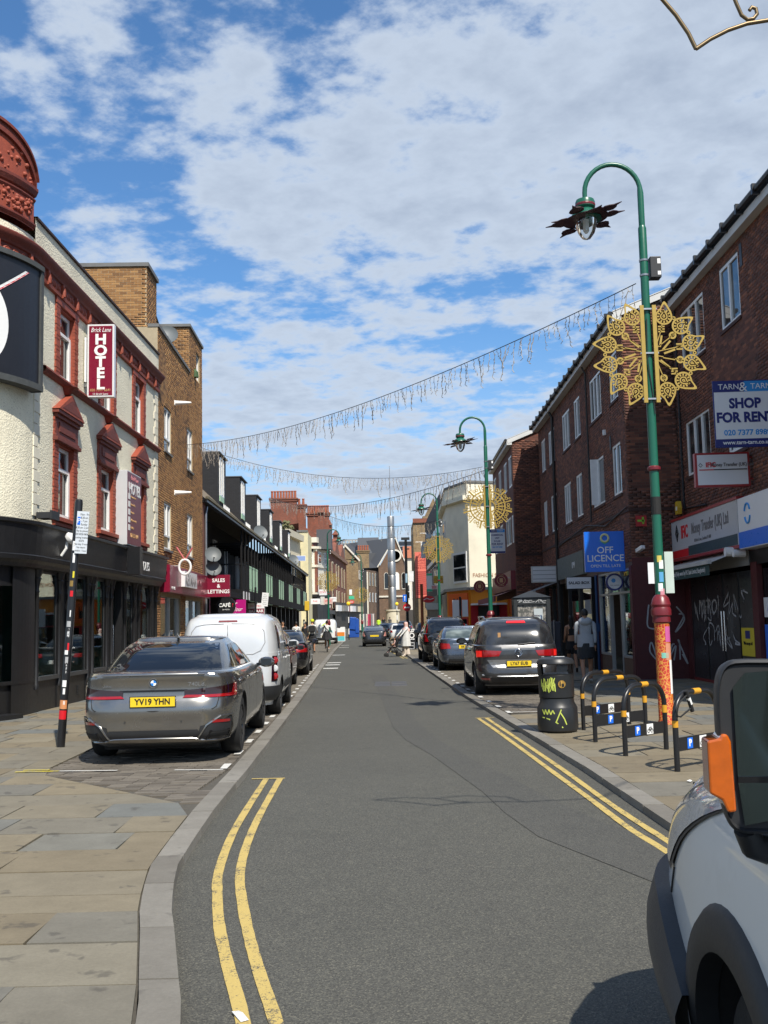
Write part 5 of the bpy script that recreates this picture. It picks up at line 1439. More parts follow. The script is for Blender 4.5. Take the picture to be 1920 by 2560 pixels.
q = MB(); q.quad((-CL, -.25,9.32),(.1,-.25,9.32),(.1,4,11),(-CL, 4,11)); q.quad((-CL, 4,11),(.1,4,11),(.1,8.2,9.3),(-CL, 8.2,9.3)); q.build('roof', slate, blC)
q = MB(); q.box(-CL, .08,-.22,0,9.1,9.28); q.beam((.06,-.2,9.25),(.06,4,10.95),.06,.2); q.build('barge_board', soffit, blC)
q = MB(); q.tube([(-CL, -.27,9.3),(.1,-.27,9.3)],.06,8); q.build('gutter', gutter_m, blC)
q = MB(); q.box(0,.03,0,1.2,4.35,4.42); q.build('drip_course', M('dark_brick_course', (.05,.024,.02),.85), blC)
q = MB(); q.box(-CL, -.3,-.2,0,2.95,3.75); q.build('fascia', M('maroon_fascia', (.18,.012,.02),.4, var=.15), blC); text('KAFE', .5, white_t, blC, (-2.4,-.206,3.35)); 
q = MB(); q.add([(-CL, -.05,2.95),(-.2,-.05,2.95),(-.2,-.9,2.65),(-CL, -.9,2.65)],((0,1,2,3),)); q.box(-CL, -.2,-.95,-.88,2.45,2.68); q.build('awning', M('maroon_awning', (.2,.04,.05),.7, var=.2), blC)
q = MB(); q.box(-CL, -.3,-.02,.0,.4,2.6); q.build('shop_window', pane_d, blC)
for i, (x, y, z) in enumerate(((4.95,44.6,3.35),(4.55,50.5,3.3))):
    t = thing('round_cafe_sign', ['nearer round maroon projecting café sign by the brick block', 'farther round maroon café sign beside the second green lamp post'][i], 'sign', (x, y, z), R(-2), 'round maroon café signs')
    q = MB(); q.lathe([(.001,-.06),(.29,-.06),(.29,.06),(.001,.06)],32, M=Matrix.Rotation(R(90),4, 'X')); q.build('disc', M('maroon_disc', (.22,.01,.02),.35, var=.08), t, .6)
    q = MB(); q.tube([(.17 * math.cos(a),-.065,.17 * math.sin(a)) for a in [2 * PI * k / 28 for k in range(28)]],.012,5, closed=True); q.build('ring', gold_txt, t); text('CAFE', .09, gold_txt, t, (0,-.066,.225)); text('COFFEE', .07, gold_txt, t, (0,-.066,-.225))
    q = MB(); q.box(-.07,.07,-.066,-.06,-.09,.09); q.build('emblem', gold_txt, t); q = MB(); q.tube([(.28,0,.1),(.6,0,.1)],.015,6); q.build('bracket', steel, t)
# ------------------------------------------------------------------ the far end of the street
class Far:
    # building read off the map: plan corners (px, Y) walked left to right along the visible walls
    def __init__(s, name, label, plan, ztop, wallm, back=8.0, roof=None, zb=.0, cat='building'):
        s.P = [(at(px, 1500, Y)[0], Y) for px, Y in plan]
        x0, y0 = s.P[0]; s.o = Vector((x0, y0,0))
        s.t = thing(name, label, cat, s.o)
        zb = min(gz(p[1]) for p in s.P); s.zb = zb; s.zt = ztop
        m = MB()
        for i in range(len(s.P) - 1):
            a, b = s.P[i], s.P[i + 1]
            m.quad((a[0] - x0, a[1] - y0, zb),(b[0] - x0, b[1] - y0, zb),(b[0] - x0, b[1] - y0, ztop),(a[0] - x0, a[1] - y0, ztop))
        a, b = s.P[0], s.P[-1]
        far = max(p[1] for p in s.P) + back
        q = [(b[0] - x0, far - y0),(a[0] - x0, far - y0)]
        pts = [(p[0] - x0, p[1] - y0) for p in s.P] + q
        n = len(pts)
        for i in range(len(s.P) - 1, n):
            c, d = pts[i], pts[(i + 1) % n]
            m.quad((*c, zb),(*d, zb),(*d, ztop),(*c, ztop))
        s.wall = m.build('wall', wallm, s.t, fix=True)
        r = MB(); r.add([(*p, ztop) for p in pts], [tuple(range(n))]); r.build('flat_roof', roof or lead, s.t, fix=True)
        s.pts = pts
    def frame(s, i):
        a, b = s.P[i], s.P[i + 1]; d = Vector((b[0] - a[0], b[1] - a[1],0)); L = d.length; d.normalize()
        M_ = Matrix((d, Vector((0,0,1)).cross(d), Vector((0,0,1)))).transposed().to_4x4(); M_.translation = Vector((a[0], a[1],0)) - s.o
        return M_, L          # local: x along wall, y inwards, z up
    def win(s, i, f0, f1, z0, z1, style='sash', frame=None, pane=None, sur=None, name='window', g=.07):
        M_, L = s.frame(i); f = .06
        a, b = f0 * L, f1 * L; m = MB()
        if sur: m.box(a - .14, b + .14,-.05,.0, z0 - .14, z1 + .16,1, M_)
        m.box(a, b, -.07,-.01, z0, z1,0, M_)
        w = m.build(name, [frame or white_pvc, sur or white_pvc], s.t, fix=True)
        zm = (z0 + z1) / 2; P = [(a + g, b - g, z0 + g, zm - .04),(a + g, b - g, zm + .04, z1 - g)] if style == 'sash' else [(a + g, b - g, z0 + g, z1 - g)]
        for p in P:
            q = MB(); q.box(p[0], p[1],-.078,-.068, p[2], p[3],0, M_); q.build('pane', pane or pane_m, w, fix=True)
    def band(s, i, z0, z1, out, mat, name='cornice', f0=.0, f1=1.0):
        M_, L = s.frame(i); m = MB(); m.box(f0 * L - .01, f1 * L + .01,-out, .0, z0, z1,0, M_); return m.build(name, mat, s.t, fix=True)
    def gable(s, i, zpk, mat, name='gable', f0=.0, f1=1.0, th=.3):
        M_, L = s.frame(i); m = MB(); a, b = f0 * L, f1 * L
        m.add([M_ @ Vector(p) for p in ((a, 0, s.zt),(b, 0, s.zt),((a + b) / 2,0, zpk),(a, th, s.zt),(b, th, s.zt),((a + b) / 2, th, zpk))],((0,1,2),(3,5,4),(0,2,5,3),(1,4,5,2)))
        return m.build(name, mat, s.t, fix=True)
def zof(px, py, Y): return at(px, py, Y)[2]
def stack(label, px0, px1, ytop, ybot, Y, mat, n, pot_h=1.0, group='chimney stacks'):
    x0, x1 = at(px0, ytop, Y)[0], at(px1, ytop, Y)[0]; zt, zb = zof(px0, ytop, Y), zof(px0, ybot, Y)
    t = thing('chimney_stack', label, 'chimney', ((x0 + x1) / 2, Y, zb),0, group); w = (x1 - x0) / 2
    m = MB(); m.box(-w, w, 0,1.0,0, zt - zb); m.box(-w - .12, w + .12,-.12,1.12, zt - zb - .45, zt - zb - .25); m.box(-w - .2, w + .2,-.2,1.2, zt - zb - .2, zt - zb); m.build('stack', mat, t)
    for k in range(n):
        q = MB(); q.lathe([(.17,0),(.15, pot_h * .85),(.19, pot_h * .88),(.17, pot_h)],10, M=Matrix.Translation((-w + (2 * w) * (k + .5) / n, .4, zt - zb))); q.build('chimney_pot', M('chimney_pot', (.34,.10,.05),.8, var=.3, sc=3), t, .7)
    return t
creamf = M('cream_stone_far', (.62,.56,.42),.8, var=.12, sc=1.5, dirt=.3)
yelf = M('pale_yellow_render', (.66,.60,.38),.8, var=.06, sc=1, dirt=.2)
whitef = M('white_stone_far', (.72,.68,.58),.75, var=.08, sc=1.5, dirt=.2)
# ornate cream house past the terrace
b = Far('ornate_house', 'weathered cream house with roof planting rising behind the black terrace', [(715,109),(751,118)], zof(735,1335,113), creamf, 6)
for k in range(4):
    b.win(0,.08 + k * .23,.2 + k * .23,6.0,8.6, 'sash'); b.win(0,.08 + k * .23,.2 + k * .23,2.9,5.3, 'sash')
b.band(0, b.zt - .5, b.zt + .2,.5, creamf); b.band(0,8.9,9.2,.25, creamf, 'string_course')
q = MB(); rr = random.Random(2)
for k in range(60):
    x, y, z = b.pts[0][0] + rr.uniform(0,1) * (b.pts[1][0] - b.pts[0][0]) - .6, rr.uniform(0,1) * 9, b.zt + rr.uniform(.1,1.2); r_ = rr.uniform(.1,.3)
    q.lathe([(.02,-r_),(r_, 0),(.02, r_)],5, M=Matrix.Translation((x, y, z)))
q.build('roof_planting', M('dry_leaves', (.12,.12,.05),.8, var=.5, sc=3), b.t)['kind'] = 'stuff'
q = MB(); x0 = b.pts[0][0]; q.quad((x0 - 1.5,0, b.zt),(x0 + .6,9, b.zt),(x0 - .6,11, b.zt + 1.2),(x0 - 3,2, b.zt + 1.6)); q.build('pitched_roof', tile_b, b.t)
# pale yellow flank
b = Far('yellow_house', 'narrow house with a blank pale yellow flank wall facing the street', [(744,119),(772,119),(775,124)], zof(752,1328,119), yelf, 5)
b.band(0, b.zt - .1, b.zt + .12,.1, lead, 'coping')
sg = sign_box('blue_board', 'blank pale blue estate board on a post beyond the black terrace', 'sign', at(752,1396,106),0,.98,.55,.06, M('faded_blue_board', (.25,.35,.62),.5, var=.1), white_sign, rim=.04)
# tall red brick house behind, with its two chimney gables
b = Far('red_brick_house', 'tall red brick house with chimney gables behind the yellow flank', [(685,134),(742,134),(772,134.5),(812,136)], zof(760,1345,134), redw, 6)
M_, L = b.frame(2); q = MB(); zt = b.zt
q.add([M_ @ Vector(p) for p in ((-1.4,0, zt),(L, 0, zt),(-1.4,0, zof(762,1288,124)),(-1.4,5, zt),(L, 5, zt),(-1.4,5, zof(762,1288,124)))],((0,1,2),(3,5,4),(1,4,5,2))); q.build('gable_wall', redw, b.t, fix=True)
stack('wide red chimney stack with a row of nine pots on the left', 676,741,1246,1340,136, redw, 9)
stack('lower red chimney stack with two pots beside the wide one', 742,763,1261,1330,137, redw, 2,.8)
stack('second wide red chimney stack with a row of nine pots', 768,822,1282,1345,139, redw, 9)
# white bay window corner
Yb = 128
b = Far('bay_window_house', 'white and red corner house with canted bays and roof balustrade', [(768, Yb),(793, Yb),(806, Yb + 2.2),(820, Yb + 4)], zof(785,1372, Yb), whitef, 8)
zc = lambda y: zof(785, y, Yb)
for i, f0, f1 in ((0,.15,.6),(1,.25,.8),(2,.3,.75)):
    b.win(i, f0, f1, zc(1408), zc(1379), 'sash'); b.win(i, f0, f1, zc(1481), zc(1447), 'sash')
b.band(0, zc(1480), zc(1378),.05, redw, 'brick_panel', .82,1.0); b.band(1, zc(1480), zc(1378),.05, redw, 'brick_panel', .0,.18); b.band(2, zc(1480), zc(1378),.05, redw, 'brick_panel', .8,1)
for i in range(3):
    b.band(i, zc(1372), zc(1366),.35, whitef); b.band(i, zc(1418), zc(1412),.15, whitef, 'string_course'); b.band(i, zc(1492), zc(1486),.4, blackp, 'shop_cornice'); b.band(i, zc(1356), zc(1343),.05, whitef, 'balustrade'); b.band(i, 0, zc(1492),.04, blackp, 'shopfront'); b.band(i, zc(1510), zc(1498),.1, white_sign, 'shop_sign', .1,.9)
b.gable(0, zc(1425), whitef, 'pediment', .1,.7).location.z = zc(1440) - b.zt if False else 0
q = MB(); q.box(1.2,3.0,.8,4, b.zt, zof(800,1322, Yb)); q.build('roof_box', slate, b.t)
# red gabled row
b = Far('gabled_row', 'row of red brick houses with stone gables and tall pinnacles', [(818,132),(838,144),(852,154),(866,166)], zof(842,1385,146), redw, 7)
for i in range(3):
    zt = b.zt
    for k in range(2):
        f = .18 + k * .42
        b.win(i, f, f + .16,7.0,10.0, 'plain', creamf, pane_d); b.win(i, f, f + .16,3.7,6.3, 'plain', creamf, pane_d)
    b.band(i, zt - .5, zt, .35, M('weathered_cornice', (.22,.12,.08),.8, var=.3)); b.gable(i, zt + 2.4, redw, 'gable', .08,.92,5)
    M_, L = b.frame(i); q = MB(); q.box(L * .02 - .3, L * .02 + .35,.3,1.0, zt - 1, zt + 4.4 - i * .5,0, M_); q.add([M_ @ Vector(p) for p in ((-.35,.2, zt + 4.4 - i * .5),(.4,.2, zt + 4.4 - i * .5),(.4,1.1, zt + 4.4 - i * .5),(-.35,1.1, zt + 4.4 - i * .5),(0,.6, zt + 5.2 - i * .5))],((0,1,4),(1,2,4),(2,3,4),(3,0,4))); q.build('pinnacle', redw, b.t, fix=True)
    b.band(i, 2.9,3.4,.3, blackp, 'shop_fascia'); b.band(i, gz(140),2.9,.03, M('far_shopfront', (.05,.045,.04),.6, var=.6, sc=.8), 'shopfront')
# stock brick gable end
b = Far('stock_brick_house', 'yellow brown stock brick house with its gable end to the street', [(864,168),(897,168),(908,176)], zof(880,1398,168), stockw, 8)
M_, L = b.frame(0); q = MB(); zt = b.zt; q.add([M_ @ Vector(p) for p in ((0,0, zt),(L, 0, zt - .3),(0,0, zof(866,1362,168)),(0,8, zt),(L, 8, zt),(0,8, zof(866,1362,168)))],((0,1,2),(3,5,4),(1,4,5,2))); q.build('gable_wall', stockw, b.t, fix=True)
q = MB(); q.beam(M_ @ Vector((0,-.1, zof(866,1362,168))), M_ @ Vector((L + .3,-.1, zt - .3)),.3,.25); q.build('verge', whitef, b.t)
for k in range(3): b.win(1,.12 + k * .3,.3 + k * .3, zof(900,1495,170), zof(900,1470,170), 'sash')
b.win(1,.1,.9, zof(905,1450,172), zof(905,1428,172), 'sash')
b = Far('narrow_white_house', 'narrow dark and white house before the church', [(906,178),(921,178),(945,184)], zof(915,1425,178), browncw, 6)
b.band(0,2, b.zt, .05, M('charcoal_render', (.04,.042,.045),.7, var=.2), 'charcoal_wall', 0,.8); b.band(0,2, b.zt - .3,.12, whitef, 'white_pilaster', .8,1.0)
for k in range(3): b.win(1,.1 + k * .3,.2 + k * .3, zof(930,1505,180), zof(930,1482,180), 'plain'); b.win(1,.1 + k * .3,.22 + k * .3, zof(930,1465,180), zof(930,1432,180), 'plain', creamf)
stack('stubby yellow brick chimney with orange pots before the church roof', 893,922,1376,1420,186, stockw, 5,.9)
b = Far('slate_attic_house', 'grey attic storey with a boxy dormer left of the church', [(895,196),(950,196)], zof(920,1385,196), slate, 10)
q = MB(); q.box(1.6,3.6,-.8,2, b.zt - 1.8, b.zt + .1); q.build('dormer', slate, b.t); b.win(0,.45,.62, b.zt - 1.4, b.zt - .5, 'plain')
q = MB(); q.add([(0,0, b.zt),(4.1,0, b.zt),(4.1,6, b.zt + 3.6),(0,6, b.zt + 3.6)],((0,1,2,3),)); q.build('pitched_roof', slate, b.t)
# rooflight building far behind
b = Far('glazed_attic', 'distant roof with a long glazed attic storey', [(858,230),(925,230)], zof(890,1360,230), whitef, 10)
for k in range(8): b.win(0,.03 + k * .122,.12 + k * .122, zof(890,1358,230), zof(890,1351,230), 'plain', whitef, M('sky_glass', (.25,.38,.5),.15, var=.2))
q = MB(); x1 = b.pts[1][0]; q.add([(-.5,-.3, b.zt),(x1 + .3,-.3, b.zt),(x1 - .6,3, b.zt + 1.3),(.3,3, b.zt + 1.3)],((0,1,2,3),)); q.build('curved_roof', lead, b.t)
# brick chapel with round window
Yc = 192
ch = Far('brick_chapel', 'brown brick chapel with steep gable, round window and arched windows', [(948, Yc),(1016, Yc)], zof(980,1413, Yc), browncw, 16)
M_, L = ch.frame(0); zt = ch.zt; zp = zof(992,1345, Yc); xp = L * .64
q = MB(); q.add([M_ @ Vector(p) for p in ((L * .06,0, zt),(L, 0, zt),(xp, 0, zp),(L * .06,16, zt),(L, 16, zt),(xp, 16, zp))],((0,1,2),(0,2,5,3),(1,4,5,2))); q.build('gable', browncw, ch.t, fix=True)
q = MB(); q.quad(*[M_ @ Vector(p) for p in ((-.3,.1, zt - .4),(xp, .1, zp + .15),(xp - 9,14, zp + .3),(-12,14, zt))]); q.build('roof', slate, ch.t, fix=True)
q = MB(); q.beam(M_ @ Vector((-.2,-.1, zt - .3)), M_ @ Vector((xp, -.1, zp + .15)),.3,.2); q.beam(M_ @ Vector((xp, -.1, zp + .15)), M_ @ Vector((L + .2,-.1, zt - .2)),.3,.2); q.build('verge', whitef, ch.t)
q = MB(); q.lathe([(.85,0),(1.15,0),(1.15,.2),(.85,.2)],24, cap=False, M=M_ @ Matrix.Translation((L * .63,0, zof(990,1389, Yc))) @ Matrix.Rotation(R(90),4, 'X')); rw = q.build('round_window', whitef, ch.t, fix=True); q = MB(); q.lathe([(.001,.05),(.86,.05)],24, M=M_ @ Matrix.Translation((L * .63,0, zof(990,1389, Yc))) @ Matrix.Rotation(R(90),4, 'X')); q.build('pane', pane_d, rw, fix=True)
def arched(f, wd, z0, z1, mat):
    c = f * L; pts = [(c - wd, z0),(c + wd, z0),(c + wd, z1)] + [(c + wd * math.cos(a), z1 + wd * math.sin(a)) for a in [PI * k / 8 for k in range(1,8)]] + [(c - wd, z1)]
    m = MB(); m.prism(pts, 0,.12, M_ @ MX); w_ = m.build('arched_window', whitef, ch.t, fix=True); m = MB(); m.prism([(c + (p[0] - c) * .8, z0 + .15 + (p[1] - z0) * .93) for p in pts],.12,.14, M_ @ MX); m.build('pane', mat, w_, fix=True)
arched(.28,.42, zof(968,1473, Yc), zof(968,1437, Yc), pane_d); arched(.66,.5, zof(993,1475, Yc), zof(993,1437, Yc), white_pvc); arched(.92,.4, zof(1010,1473, Yc), zof(1010,1437, Yc), pane_d)
ch.band(0, zof(980,1493, Yc), zof(980,1489, Yc),.2, whitef, 'string_course')
b = Far('glass_office', 'dark glass office top far beyond the chapel', [(1000,260),(1045,260)], zof(1020,1352,260), M('dark_office', (.03,.035,.045),.2, var=.5, sc=.5),10)
for k in range(5): b.band(0, b.zt - 1.2 * k - .3, b.zt - 1.2 * k, .15, steel, 'floor_band')
b = Far('pale_terrace', 'pale terrace with red roof seen past the black sign pole', [(1016,150),(1040,150)], zof(1028,1395,150), whitef, 8)
b.win(0,.1,.4,5,7, 'sash'); b.win(0,.6,.9,5,7, 'sash'); b.band(0, gz(150),3.4,.1, M('far_shopfront', (.05,.045,.04),.6), 'shopfront')
q = MB(); q.add([(-.3,-.3, b.zt),(1.8,-.3, b.zt),(1.8,4, b.zt + 2),(-.3,4, b.zt + 2)],((0,1,2,3),)); q.build('red_roof', M('red_tiles', (.35,.12,.06),.8, var=.2), b.t)
# steel minaret column
mx_, my_, _ = at(981,1500,178)
mn = thing('steel_column', 'tall stainless steel column of stacked tubes topped by a thin mast', 'column', (mx_, my_, gz(178)))
mz = lambda y: zof(979, y, 178) - gz(178)
steel_b = M('brushed_steel', (.40,.39,.37),.42,1.0, var=.25, sc=1.2)
lv = [1524,1468,1438,1405,1376,1347,1318,1291]
for k in range(7):
    r0 = .68 - .012 * k; q = MB(); q.lathe([(r0 * .9, mz(lv[k])),(r0 * .9, mz(lv[k]) + .12),(r0, mz(lv[k]) + .14),(r0, mz(lv[k + 1]) - .1),(r0 * .93, mz(lv[k + 1]))],24); q.build('tube_section', steel_b, mn, .5)
q = MB(); q.tube([(0,0, mz(1295)),(0,0, mz(1165))], [.09,.04],8); q.build('mast', M('mast_grey', (.3,.31,.33),.5,.5), mn, .8)
q = MB(); q.lathe([(1.2,0),(1.15, mz(1524) - .3),(1.3, mz(1524) - .25),(1.3, mz(1524))],20); q.build('plinth', creamf, mn, .5)

# ---- right side: cream corner restaurant
babel = Far('corner_restaurant', 'cream painted corner building over an orange and red restaurant front', [(1109,68),(1121,60.6),(1176,57.4),(1300,58.4)],8.6, stucco, 8)
Fb = babel; Yb2 = 57.5
for i in (0,1,2): Fb.band(i, 8.35,8.6,.28, stucco); Fb.band(i, 8.6,9.35,.0 if False else .04, stucco, 'parapet'); Fb.band(i, 3.35,3.5,.22, M('ledge_grey', (.3,.28,.25),.8, var=.3), 'ledge'); Fb.band(i, 9.3,9.42,.1, lead, 'coping')
Fb.win(1,.32,.92,3.78,5.5, 'sash', white_pvc, pane_m, g=.12); Fb.win(0,.5,.85,6.2,7.6, 'plain', white_pvc, pane_d)
orange = M('orange_paint', (.72,.24,.01),.5, var=.06, dirt=.1); orange_d = M('deep_orange_paint', (.70,.11,.01),.5, var=.06); redp = M('red_shop_paint', (.42,.01,.02),.45, var=.08)
Fb.band(1,0,3.35,.08, orange, 'shopfront', 0,1); Fb.band(2,2.55,3.35,.1, orange, 'fascia'); Fb.band(2,0,2.5,.08, redp, 'shopfront'); Fb.band(1,2.0,3.2,.16, orange_d, 'sign_board', .12,.98); Fb.band(1,0,1.85,.12, redp, 'door', .35,.95); Fb.band(1,.3,1.75,.14, pane_d, 'door_pane', .4,.6); Fb.band(1,.3,1.75,.14, pane_d, 'door_pane', .7,.9)
Fb.band(2,2.5,2.6,.7, white_sign, 'awning_rail'); Fb.band(2,1.9,2.45,.12, blackp, 'dark_transom', .14,1.0); Fb.band(2,.6,1.8,.12, pane_d, 'shop_window', .16,.9); Fb.band(0,0,3.3,.06, blackp, 'side_shopfront')
M_, L = Fb.frame(1); t = text('Babel', .9, black_t, Fb.t, (0,0,0), bold=.03, sx=.8); t.matrix_local = M_ @ Matrix.Translation((L * .55,-.175,2.55)) @ Matrix.Rotation(PI / 2,4, 'X') @ Matrix.Diagonal((.62,1,1,1))
M_, L = Fb.frame(2); t = text('FASHION ST', .3, M('faded_red_letters', (.45,.25,.15),.7), Fb.t, (0,0,0)); t.matrix_local = M_ @ Matrix.Translation((1.0,-.02,4.15)) @ Matrix.Rotation(PI / 2,4, 'X')
q = MB()
for k in range(4): q.tube([M_ @ Vector((1.3 + .07 * k, -.14,.7)), M_ @ Vector((1.45 - .05 * k, -.14,1.4)), M_ @ Vector((1.3 + .1 * k, -.14,1.75))],.02,5)
q.build('twig_decoration', M('dry_twig', (.5,.35,.15),.7, var=.2), Fb.t)
# half timbered and brick houses past it
b = Far('half_timbered_house', 'dark house with white half timbered panels past the cream corner building', [(1074,88),(1109,69.5)], zof(1090,1262,78), M('dark_render', (.035,.033,.03),.7, var=.3),6)
for k in range(6): b.win(0,.05 + .16 * k, .14 + .16 * k, 7.0,8.4, 'plain', white_pvc, pane_d); b.win(0,.05 + .16 * k, .14 + .16 * k, 4.2,5.8, 'plain', white_pvc, pane_d)
b.band(0,6.0,6.3,.15, white_pvc, 'rail'); b.band(0,2.8,3.4,.4, M('shop_board', (.2,.18,.14),.6, var=.5, sc=.7), 'shop_fascia'); b.band(0,0,2.8,.05, M('far_shopfront', (.05,.045,.04),.6), 'shopfront')
b = Far('yellow_gable_house', 'yellow stock brick gable rising behind the half timbered house', [(1062,100),(1112,100)], zof(1070,1290,100), stockw, 6)
b.gable(0, zof(1080,1246,100), stockw, 'gable', .1,1.0,4)
b = Far('mural_house', 'brown brick house with a coral painted poster wall facing the street', [(1037,96),(1075,96)], zof(1050,1303,96), stockw, 8)
b.band(0, b.zt - .15, b.zt + .25,.15, redw, 'parapet'); zz = lambda y: zof(1055, y, 96)
pk = b.band(0, zz(1495), zz(1380),.05, M('coral_paint', (.70,.16,.11),.6, var=.08), 'painted_panel', .08,.98)
M_, L = b.frame(0)
for tx, y, sz in (('THE', 1387,.25),('FAR', 1393,.42),('LANE', 1401,.3),('A LONG', 1408,.2),('WALL OF', 1414,.2),('FAR & WIDE', 1420,.2)):
    t = text(tx, sz, M('dark_red_print', (.3,.02,.02),.6), b.t, (0,0,0)); t.matrix_local = M_ @ Matrix.Translation((L * .5,-.06, zz(y))) @ Matrix.Rotation(PI / 2,4, 'X')
for k in range(12):
    b.band(0, zz(1430 + k * 5) - .05, zz(1430 + k * 5) + .05,.06, M('dark_red_print', (.3,.02,.02),.6), 'print_line', .15,.95)
# shop signs hanging over the right pavement
def fsign(label, px0, px1, y0, y1, Y, face, edge=None, name='shop_sign', txt=None, tm=None):
    a, c = at(px0, y0, Y), at(px1, y1, Y)
    t = sign_box(name, label, 'sign', ((a[0] + c[0]) / 2, Y, (a[2] + c[2]) / 2),0, c[0] - a[0], a[2] - c[2],.12, face, edge, 'hanging shop signs', .03)
    if txt: text(txt, (a[2] - c[2]) * .5, tm or black_t, t, (0,-.066,0), sx=min(1,(c[0] - a[0]) / (len(txt) * (a[2] - c[2]) * .32)))
    return t
grs = fsign('tall white sign with green ends above the right pavement', 1066,1081,1433,1479,74, white_sign); q = MB(); q.box(-.2,.2,-.07,-.06,.48,.64); q.build('green_end', M('sign_green', (.05,.45,.25),.5), grs); q = MB(); q.box(-.2,.2,-.07,-.06,-.64,-.48); q.build('green_end', M('sign_green', (.05,.45,.25),.5), grs)
fsign('ochre yellow hanging sign beside the third green lamp post', 1084,1113,1440,1458,68, M('ochre_sign', (.50,.32,.03),.5, var=.05), txt='CURRY', tm=M('ochre_print', (.3,.12,.02),.5))
fsign('pale pink hanging sign under the ochre sign', 1078,1093,1463,1473,70, M('pink_sign', (.6,.25,.25),.5), white_sign)
cs = thing('oval_drinks_sign', 'red oval drinks sign with white ribbon over the right pavement', 'sign', at(1071,1498,66),0)
q = MB(); q.lathe([(.001,-.06),(.4,-.06),(.4,.06),(.001,.06)],28, M=Matrix.Diagonal((1,1,.55,1)) @ Matrix.Rotation(R(90),4, 'X')); q.build('oval', red_txt, cs, .6); q = MB(); q.tube([(-.3,-.07,-.05),(-.1,-.07,.06),(.1,-.07,-.03),(.32,-.07,.04)],.025,5); q.build('ribbon', white_t, cs)
fsign('dirty white tilted board below the red oval sign', 1065,1096,1508,1524,64, M('dirty_white', (.6,.6,.56),.6))
for i, (px0, px1, y0, y1, Y) in enumerate(((1064,1078,1333,1365,78),(1052,1064,1355,1395,82))):
    a, c = at(px0, y0, Y), at(px1, y1, Y); t = thing('street_banner', ['upper white street banner with drawings on the right', 'lower white street banner with drawings on the right'][i], 'banner', ((a[0] + c[0]) / 2, Y, c[2]),0, 'white street banners')
    w = c[0] - a[0]; h = a[2] - c[2]; q = MB(); n = 6
    for k in range(n): q.quad((-w / 2,.05 * math.sin(k), h * k / n),(w / 2,.05 * math.sin(k + 1), h * k / n),(w / 2,.05 * math.sin(k + 2), h * (k + 1) / n),(-w / 2,.05 * math.sin(k + 1), h * (k + 1) / n))
    q.build('cloth', two_tone('banner_print', (.7,.7,.68),(.25,.25,.25),4,.58), t); q = MB(); q.tube([(-w / 2 - .4,0, h),(w / 2 + .2,0, h)],.02,6); q.build('arm', steel, t)
# left-hand far shop signs and stalls
fsign('white shop sign with red letters at the bay window corner', 777,800,1497,1510,120, white_sign, txt='PAK', tm=red_txt)
fsign('grey board sign left of the far lamp post', 801,812,1492,1512,118, M('dirty_white', (.6,.6,.56),.6))
fsign('pale sign with bold red letters behind the far lamp post', 809,832,1496,1510,117, M('pinkish_sign', (.6,.42,.38),.5), txt='SPICE', tm=red_txt)
fsign('white framed sign with dark letters right of the far lamp post', 826,841,1493,1504,119, white_sign, txt='CITY')
fsign('white and maroon projecting sign under the bays', 798,817,1474,1488,112, white_sign, txt='ESTATE', tm=red_txt)
fsign('white pointed sign on the far left shops', 873,880,1474,1487,125, white_sign); fsign('green and white pub style sign on the far left shops', 872,886,1490,1498,124, M('sign_green', (.05,.45,.25),.5)); 
os_ = thing('oval_shop_sign', 'red oval sign above the yellow beacon on the left', 'sign', at(879,1505,122),0); q = MB(); q.lathe([(.001,-.06),(.32,-.06),(.32,.06),(.001,.06)],24, M=Matrix.Diagonal((1,1,.6,1)) @ Matrix.Rotation(R(90),4, 'X')); q.build('oval', M('coral_sign', (.6,.08,.06),.5), os_, .6); text('GO', .25, white_t, os_, (0,-.066,0))
fsign('small white information sign on the right pole', 1022,1034,1437,1454,72, white_sign)
b = Far('far_left_shops', 'row of dark far shopfronts with awnings on the left', [(838,140),(900,158)],3.6 + gz(150), M('far_shopfront', (.05,.045,.04),.6),3)
for k in range(6): b.band(0,2.5 + gz(145),3.3 + gz(145),.3 + .25 * (k % 2), [white_sign, M('grey_awning', (.25,.25,.24),.8), red_sign, white_sign, M('grey_awning', (.25,.25,.24),.8), creamf][k], 'shop_fascia', .02 + k * .163,.16 + k * .163)
x, y, z = at(884,1550,112); bt = thing('blue_stall', 'market stall wrapped in bright blue tarpaulin sheets', 'stall', (x, y, gz(112)))
q = MB(); rr = random.Random(6); tarp = M('blue_tarpaulin', (.01,.07,.34),.5, var=.35, sc=2, bump=.4, bsc=4)
q.box(-.55,.55,0,.9,0,1.9); q.build('tarpaulin', tarp, bt, bevel=.05); q = MB(); q.box(-.62,.1,-.1,.5,.8,2.15, M=Matrix.Rotation(.1,4, 'Y')); q.build('flap', tarp, bt, bevel=.08); q = MB(); q.box(.2,.62,-.06,.7,.4,2.0, M=Matrix.Rotation(-.06,4, 'Y')); q.build('flap', tarp, bt, bevel=.08)
x, y, z = at(917,1540,122); cr = thing('clothes_display', 'outdoor display of hanging scarves and clothes outside a far shop', 'display', (x, y, gz(122)))
q = MB(); q.tube([(-.9,0,0),(-.9,0,2.35),(.9,0,2.35),(.9,0,0)],.025,6); q.build('rail', steel, cr)
cols = [(.6,.55,.45),(.35,.3,.3),(.62,.6,.55),(.12,.12,.14),(.55,.5,.42),(.5,.05,.12),(.35,.02,.05),(.2,.2,.22),(.62,.55,.5)]
for k, c in enumerate(cols):
    q = MB(); x0 = -.85 + k * .19; q.box(x0, x0 + .16,-.12,.12,.5 + .3 * (k % 3) * .5,2.33); q.build('garment', M('garment_%d' % k, c, .8, var=.25, sc=6), cr, bevel=.03)
